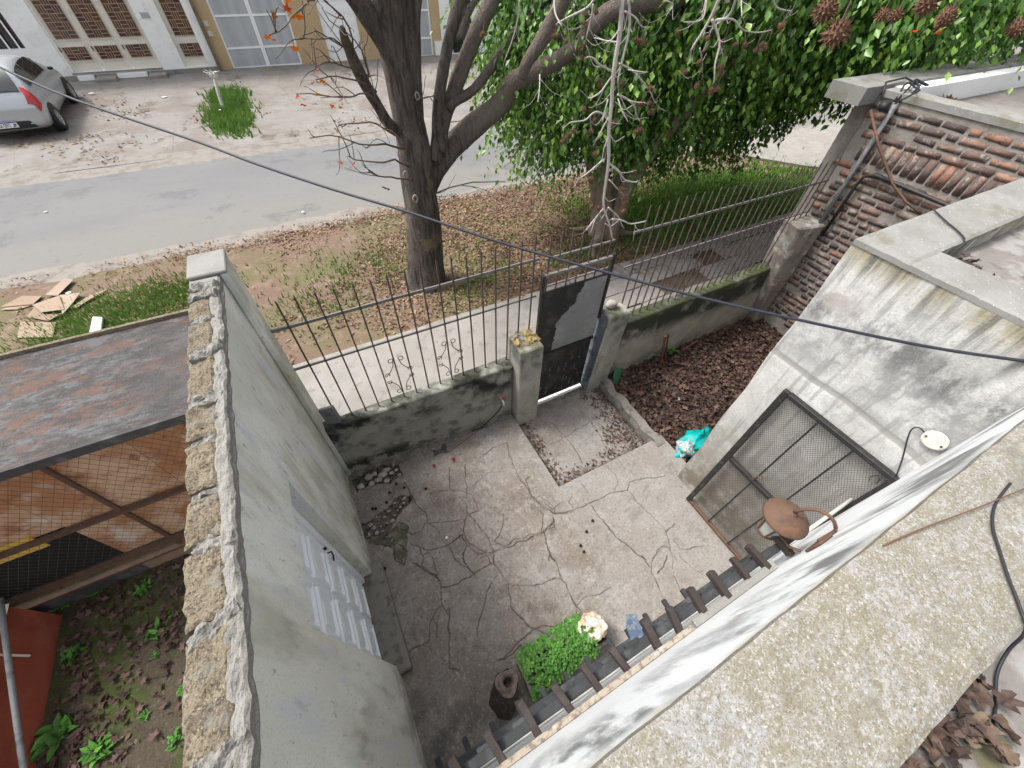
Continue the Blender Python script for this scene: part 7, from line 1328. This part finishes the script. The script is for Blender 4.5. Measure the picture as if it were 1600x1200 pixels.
# rods and scraps in the garden bed
o = MB().bar((3.86, 2.38, -.1), (3.72, 2.42, .52), .035, .02).build('rusty_post', 'red_rust', None); tag(o, 'reddish rusty post standing in the garden bed by the wall', 'post')
o = MB().bar((3.92, 2.36, -.1), (3.80, 2.44, .50), .02, .02).build('iron_stake', 'fence_iron', None); tag(o, 'dark iron stake beside the reddish post in the garden bed', 'stake')
o = MB().bar((4.65, 2.48, .0), (4.30, 2.45, -.07), .03, .02).build('rusty_strip', 'red_rust', None); tag(o, 'short rusty strip leaning on the garden wall foot', 'strip')
gc = MB(); 
for j in range(9):
    for i_ in range(5): gc.v.append((2.955+.16*i_/4+.02*math.sin(j), 2.42+.012*math.sin(i_*2+j)-.04*(1-j/8), -.09+.36*j/8*(1-.1*i_)))
gc.f = [(j*5+i_, j*5+i_+1, (j+1)*5+i_+1, (j+1)*5+i_) for j in range(8) for i_ in range(4)]
o = gc.build('green_sheet', 'green_cloth', None, True); md = o.modifiers.new('thick', 'SOLIDIFY'); md.thickness = .006; tag(o, 'crumpled green plastic sheet behind the right gate pillar', 'plastic sheet')
bg = thing('plastic_bag', (3.25, 1.12, -.1), 'crumpled teal plastic bag on the leaves behind the house corner', 'bag')
lumpy('bag_body', (3.25, 1.13, .0), (.27, .13, .14), 'teal_plastic', bg, 4, .45, 2.0, 4)
lumpy('clear_wrap', (3.07, 1.12, .03), (.11, .10, .11), 'clear_plastic', bg, 6, .5, 2.4, 3)
MB().tube([(3.35,1.14,.12),(3.33,1.16,.20),(3.28,1.15,.22),(3.24,1.13,.13)], .008, 6).build('handle', 'teal_plastic', bg, True)
o = lumpy('paper_scrap', (3.62, 1.78, -.07), (.035, .028, .012), 'litter_white', None, 2, .3, 2, 2); tag(o, 'small white scrap on the brown garden litter', 'scrap')
# rubble by the wall, seed balls and red leaves on the floor
for k, (x, y) in enumerate([[-0.325, 2.5], [-0.386, 2.395], [-0.192, 2.489], [-0.089, 2.522], [-0.079, 2.361], [-0.229, 2.355], [-0.502, 2.414], [-0.57, 2.357], [-0.249, 2.448], [-0.305, 2.407], [-0.091, 2.437], [-0.394, 2.494], [-0.152, 2.426]]):
    s = random.uniform(.022, .05); o = lumpy('rubble_stone', (x, y, -.022), (s, s*random.uniform(.6,.9), s*.6), 'rubble', None, k, .5, 1.6, 2); tag(o, 'pale rubble stone in the broken corner by the low wall', 'stone', 'rubble stones by the low wall')
for k, (x, y) in enumerate([[-0.186, 2.122], [-0.113, 2.072], [-0.073, 1.988], [-0.225, 2.066], [-0.181, 1.993], [-0.307, 2.008], [-0.362, 1.964], [-0.436, 2.002], [-0.263, 1.937], [-0.512, 1.947], [-0.479, 1.838], [-0.556, 1.855], [-0.42, 1.83], [-0.3, 1.885], [-0.361, 1.892], [-0.424, 1.89], [-0.493, 1.902], [-0.139, 2.022], [-0.219, 1.976]]):
    s = random.uniform(.012, .030); o = lumpy('rubble_stone', (x, y, -.032), (s, s*random.uniform(.6,.9), s*.6), 'rubble', None, k+30, .5, 1.6, 2); tag(o, 'small rubble stone in the dark floor hole by the left wall', 'stone', 'rubble stones in the floor hole')
dbm = bme.copy(); dbm.materials.clear(); dbm.materials.append(MATS['dark_ball'])
for (x, y) in [[-0.142, 2.252], [-0.077, 2.17], [-0.238, 2.187], [-0.294, 2.091], [0.129, 2.05], [-0.444, 2.091], [-0.416, 2.076], [-0.155, 1.972], [-0.077, 1.99], [-0.057, 2.036], [-0.495, 1.452], [1.303, 0.763], [1.299, 0.7], [1.561, 0.917], [1.438, 0.851]]:
    o = link('fallen_seed_ball', dbm, None, None, (x, y, .014)); o.scale = (.016,)*3; tag(o, 'small dark seed ball fallen on the courtyard floor', 'seed ball', 'seed balls on the courtyard floor')
for (x, y, r_, lb) in ((*(0.5431, 2.2427, 0.0000)[:2], .045, 'deep red star leaf on the courtyard floor near the low wall'), (*(0.3094, 2.2686, 0.0000)[:2], .036, 'curled dull red leaf beside the rubble on the courtyard floor')):
    me = SL_[1].copy(); me.materials.clear(); me.materials.append(MATS['crimson_leaf']); o = link('red_leaf', me, None, None, (x, y, .016)); o.scale = (r_,)*3; o.rotation_euler = (0.1, .1, 1.2); tag(o, lb, 'leaf')
o = lumpy('floor_pebble', (*(0.1360, 1.4508, 0.0000)[:2], .012), (.016, .013, .012), 'litter_white', None, 3, .3, 2, 2); tag(o, 'single white pebble in the middle of the courtyard floor', 'pebble')
# cardboard and white post on the verge at left
def card(pts, z_, lab, tilt=0.0):
    n = len(pts); mb = MB(); mb.v = [(x, y, z_+tilt*(i % 2)) for i, (x, y) in enumerate(pts)] + [(x, y, z_+.006+tilt*(i % 2)) for i, (x, y) in enumerate(pts)]
    mb.f = [tuple(reversed(range(n))), tuple(range(n, 2*n))] + [(i, (i+1) % n, n+(i+1) % n, n+i) for i in range(n)]
    o = mb.build('cardboard', 'cardboard', None); tag(o, lab, 'cardboard', 'cardboard sheets on the verge')
C2 = lambda *q: [q_[:2] for q_ in q]
card(C2((-4.0732, 7.7883, 0.1000),(-3.8918, 8.1788, 0.1000),(-3.7621, 8.0969, 0.1000),(-3.8941, 7.6656, 0.1000)), .11, 'narrow pale cardboard flap pointing at the road', .01)
card(C2((-4.6141, 7.7309, 0.1000),(-4.3878, 7.9215, 0.1000),(-4.1250, 7.8132, 0.1000),(-4.1950, 7.5972, 0.1000)), .095, 'tan cardboard sheet at the left end of the pile', .008)
card(C2((-4.6169, 7.6750, 0.0800),(-4.3291, 7.7433, 0.0800),(-4.2263, 7.6060, 0.0800),(-4.3718, 7.5732, 0.0800)), .085, 'thin torn cardboard strip touching the left edge')
card(C2((-4.1665, 7.5203, 0.1200),(-3.8484, 7.6138, 0.1200),(-3.7284, 7.1889, 0.1200),(-3.9942, 7.2342, 0.1200)), .135, 'pale cardboard square on top of the pile', .008)
card(C2((-3.8713, 7.6728, 0.1000),(-3.5933, 7.5940, 0.1000),(-3.6774, 7.2775, 0.1000),(-3.7395, 7.0716, 0.1000)), .12, 'brown cardboard triangle in the middle of the pile', .008)
card(C2((-3.7023, 7.2489, 0.0800),(-3.4553, 7.5022, 0.0800),(-3.2388, 7.5854, 0.0800),(-3.4773, 7.3498, 0.0800),(-3.6038, 7.2183, 0.0800)), .10, 'long cardboard flap on the right of the pile', .008)
card(C2((-4.2016, 7.2737, 0.0800),(-4.1519, 7.5354, 0.0800),(-3.9898, 7.2201, 0.0800),(-3.7641, 7.1437, 0.0800),(-3.9106, 7.0189, 0.0800)), .105, 'wide folded cardboard below the pale square')
card(C2((-4.2327, 6.8008, 0.0600),(-4.2655, 7.1858, 0.0600),(-3.8270, 6.9721, 0.0600),(-3.7944, 6.5859, 0.0600)), .085, 'olive brown cardboard sheet nearest the rusty canopy', .01)
pst = MB().hexa([(*(-3.4103, 6.2186, 0.0000)[:2],-.05),(*(-3.2544, 6.2144, 0.0000)[:2],-.05),(*(-3.2976, 6.9578, 0.0000)[:2],-.05),(*(-3.4417, 7.0278, 0.0000)[:2],-.05)], [(*(-3.3023, 6.0344, 0.1400)[:2],.16),(*(-3.1498, 6.0156, 0.1400)[:2],.16),(*(-3.1885, 6.7011, 0.1400)[:2],.16),(*(-3.3212, 6.7818, 0.1400)[:2],.16)]).build('kerb_block', 'lime_wash', None, bevel=.01)
tag(pst, 'white washed kerb block lying in the grass by the rusty canopy', 'block')
# sapling on the far pavement
sp = thing('sapling', (-1.22, 17.0, .13), 'pruned sapling with whitewashed cut twigs in the far weed patch', 'tree')
limb([(-1.22,17.0,.05,.05),(-1.17,17.0,.5,.045),(-1.08,17.0,.95,.045)], 'trunk', 'lime_wash', sp, 8)
for k in range(9): limb([(-1.08,17.0,.90,.018),(-1.08+random.uniform(-.12,.12),17+random.uniform(-.12,.12),1.0,.014),(-1.08+random.uniform(-.24,.24),17+random.uniform(-.2,.2),1.08+random.uniform(0,.1),.008)], 'twig', 'lime_wash', sp, 5)
for k, (px_, lb) in enumerate((((-4.8826, 19.8915, 0.2500), 'white paper scrap by the plinth of the white house'), ((-2.8492, 18.8603, 0.2000), 'white scrap on the far pavement left of the weeds'), ((-4.7435, 11.3461, 0.0000), 'white scrap lying on the road at left'), ((-0.0690, 9.2082, 0.0000), 'tiny white scrap on the road left of the sweetgum'), ((-3.7735, 7.7177, 0.1000), 'white crumpled paper beside the cardboard pile'), ((-1.2645, 16.2962, 0.3000), 'white bag caught in the weeds beside the sapling'))):
    o = lumpy('paper_scrap', (px_[0], px_[1], max(px_[2], .02)+.008), (.09 if k < 2 else .035, .05 if k < 2 else .028, .010), 'litter_white', None, k, .4, 2, 2); tag(o, lb, 'scrap')

ms = thing('moss_clump', (6.9, 2.46, 2.80), 'dry mossy clump along the white parapet foot on the brick building roof', 'moss')
n_ = 260; me = scatter_mesh('tufts', np.stack([6.75+.5*rng.random(n_)**1.5, 2.50-.09*rng.random(n_), 2.80+.05*rng.random(n_)], 1), LEAF4, .05+.04*rng.random(n_), rng.random(n_)*6, rng.normal(.6,.5,n_), rng.normal(0,.5,n_), rng.random(n_)*.55)
o = link('tufts', me, 'litter_tan', ms, (0,0,0)); o.location = -WL[ms]; o['kind'] = 'stuff'
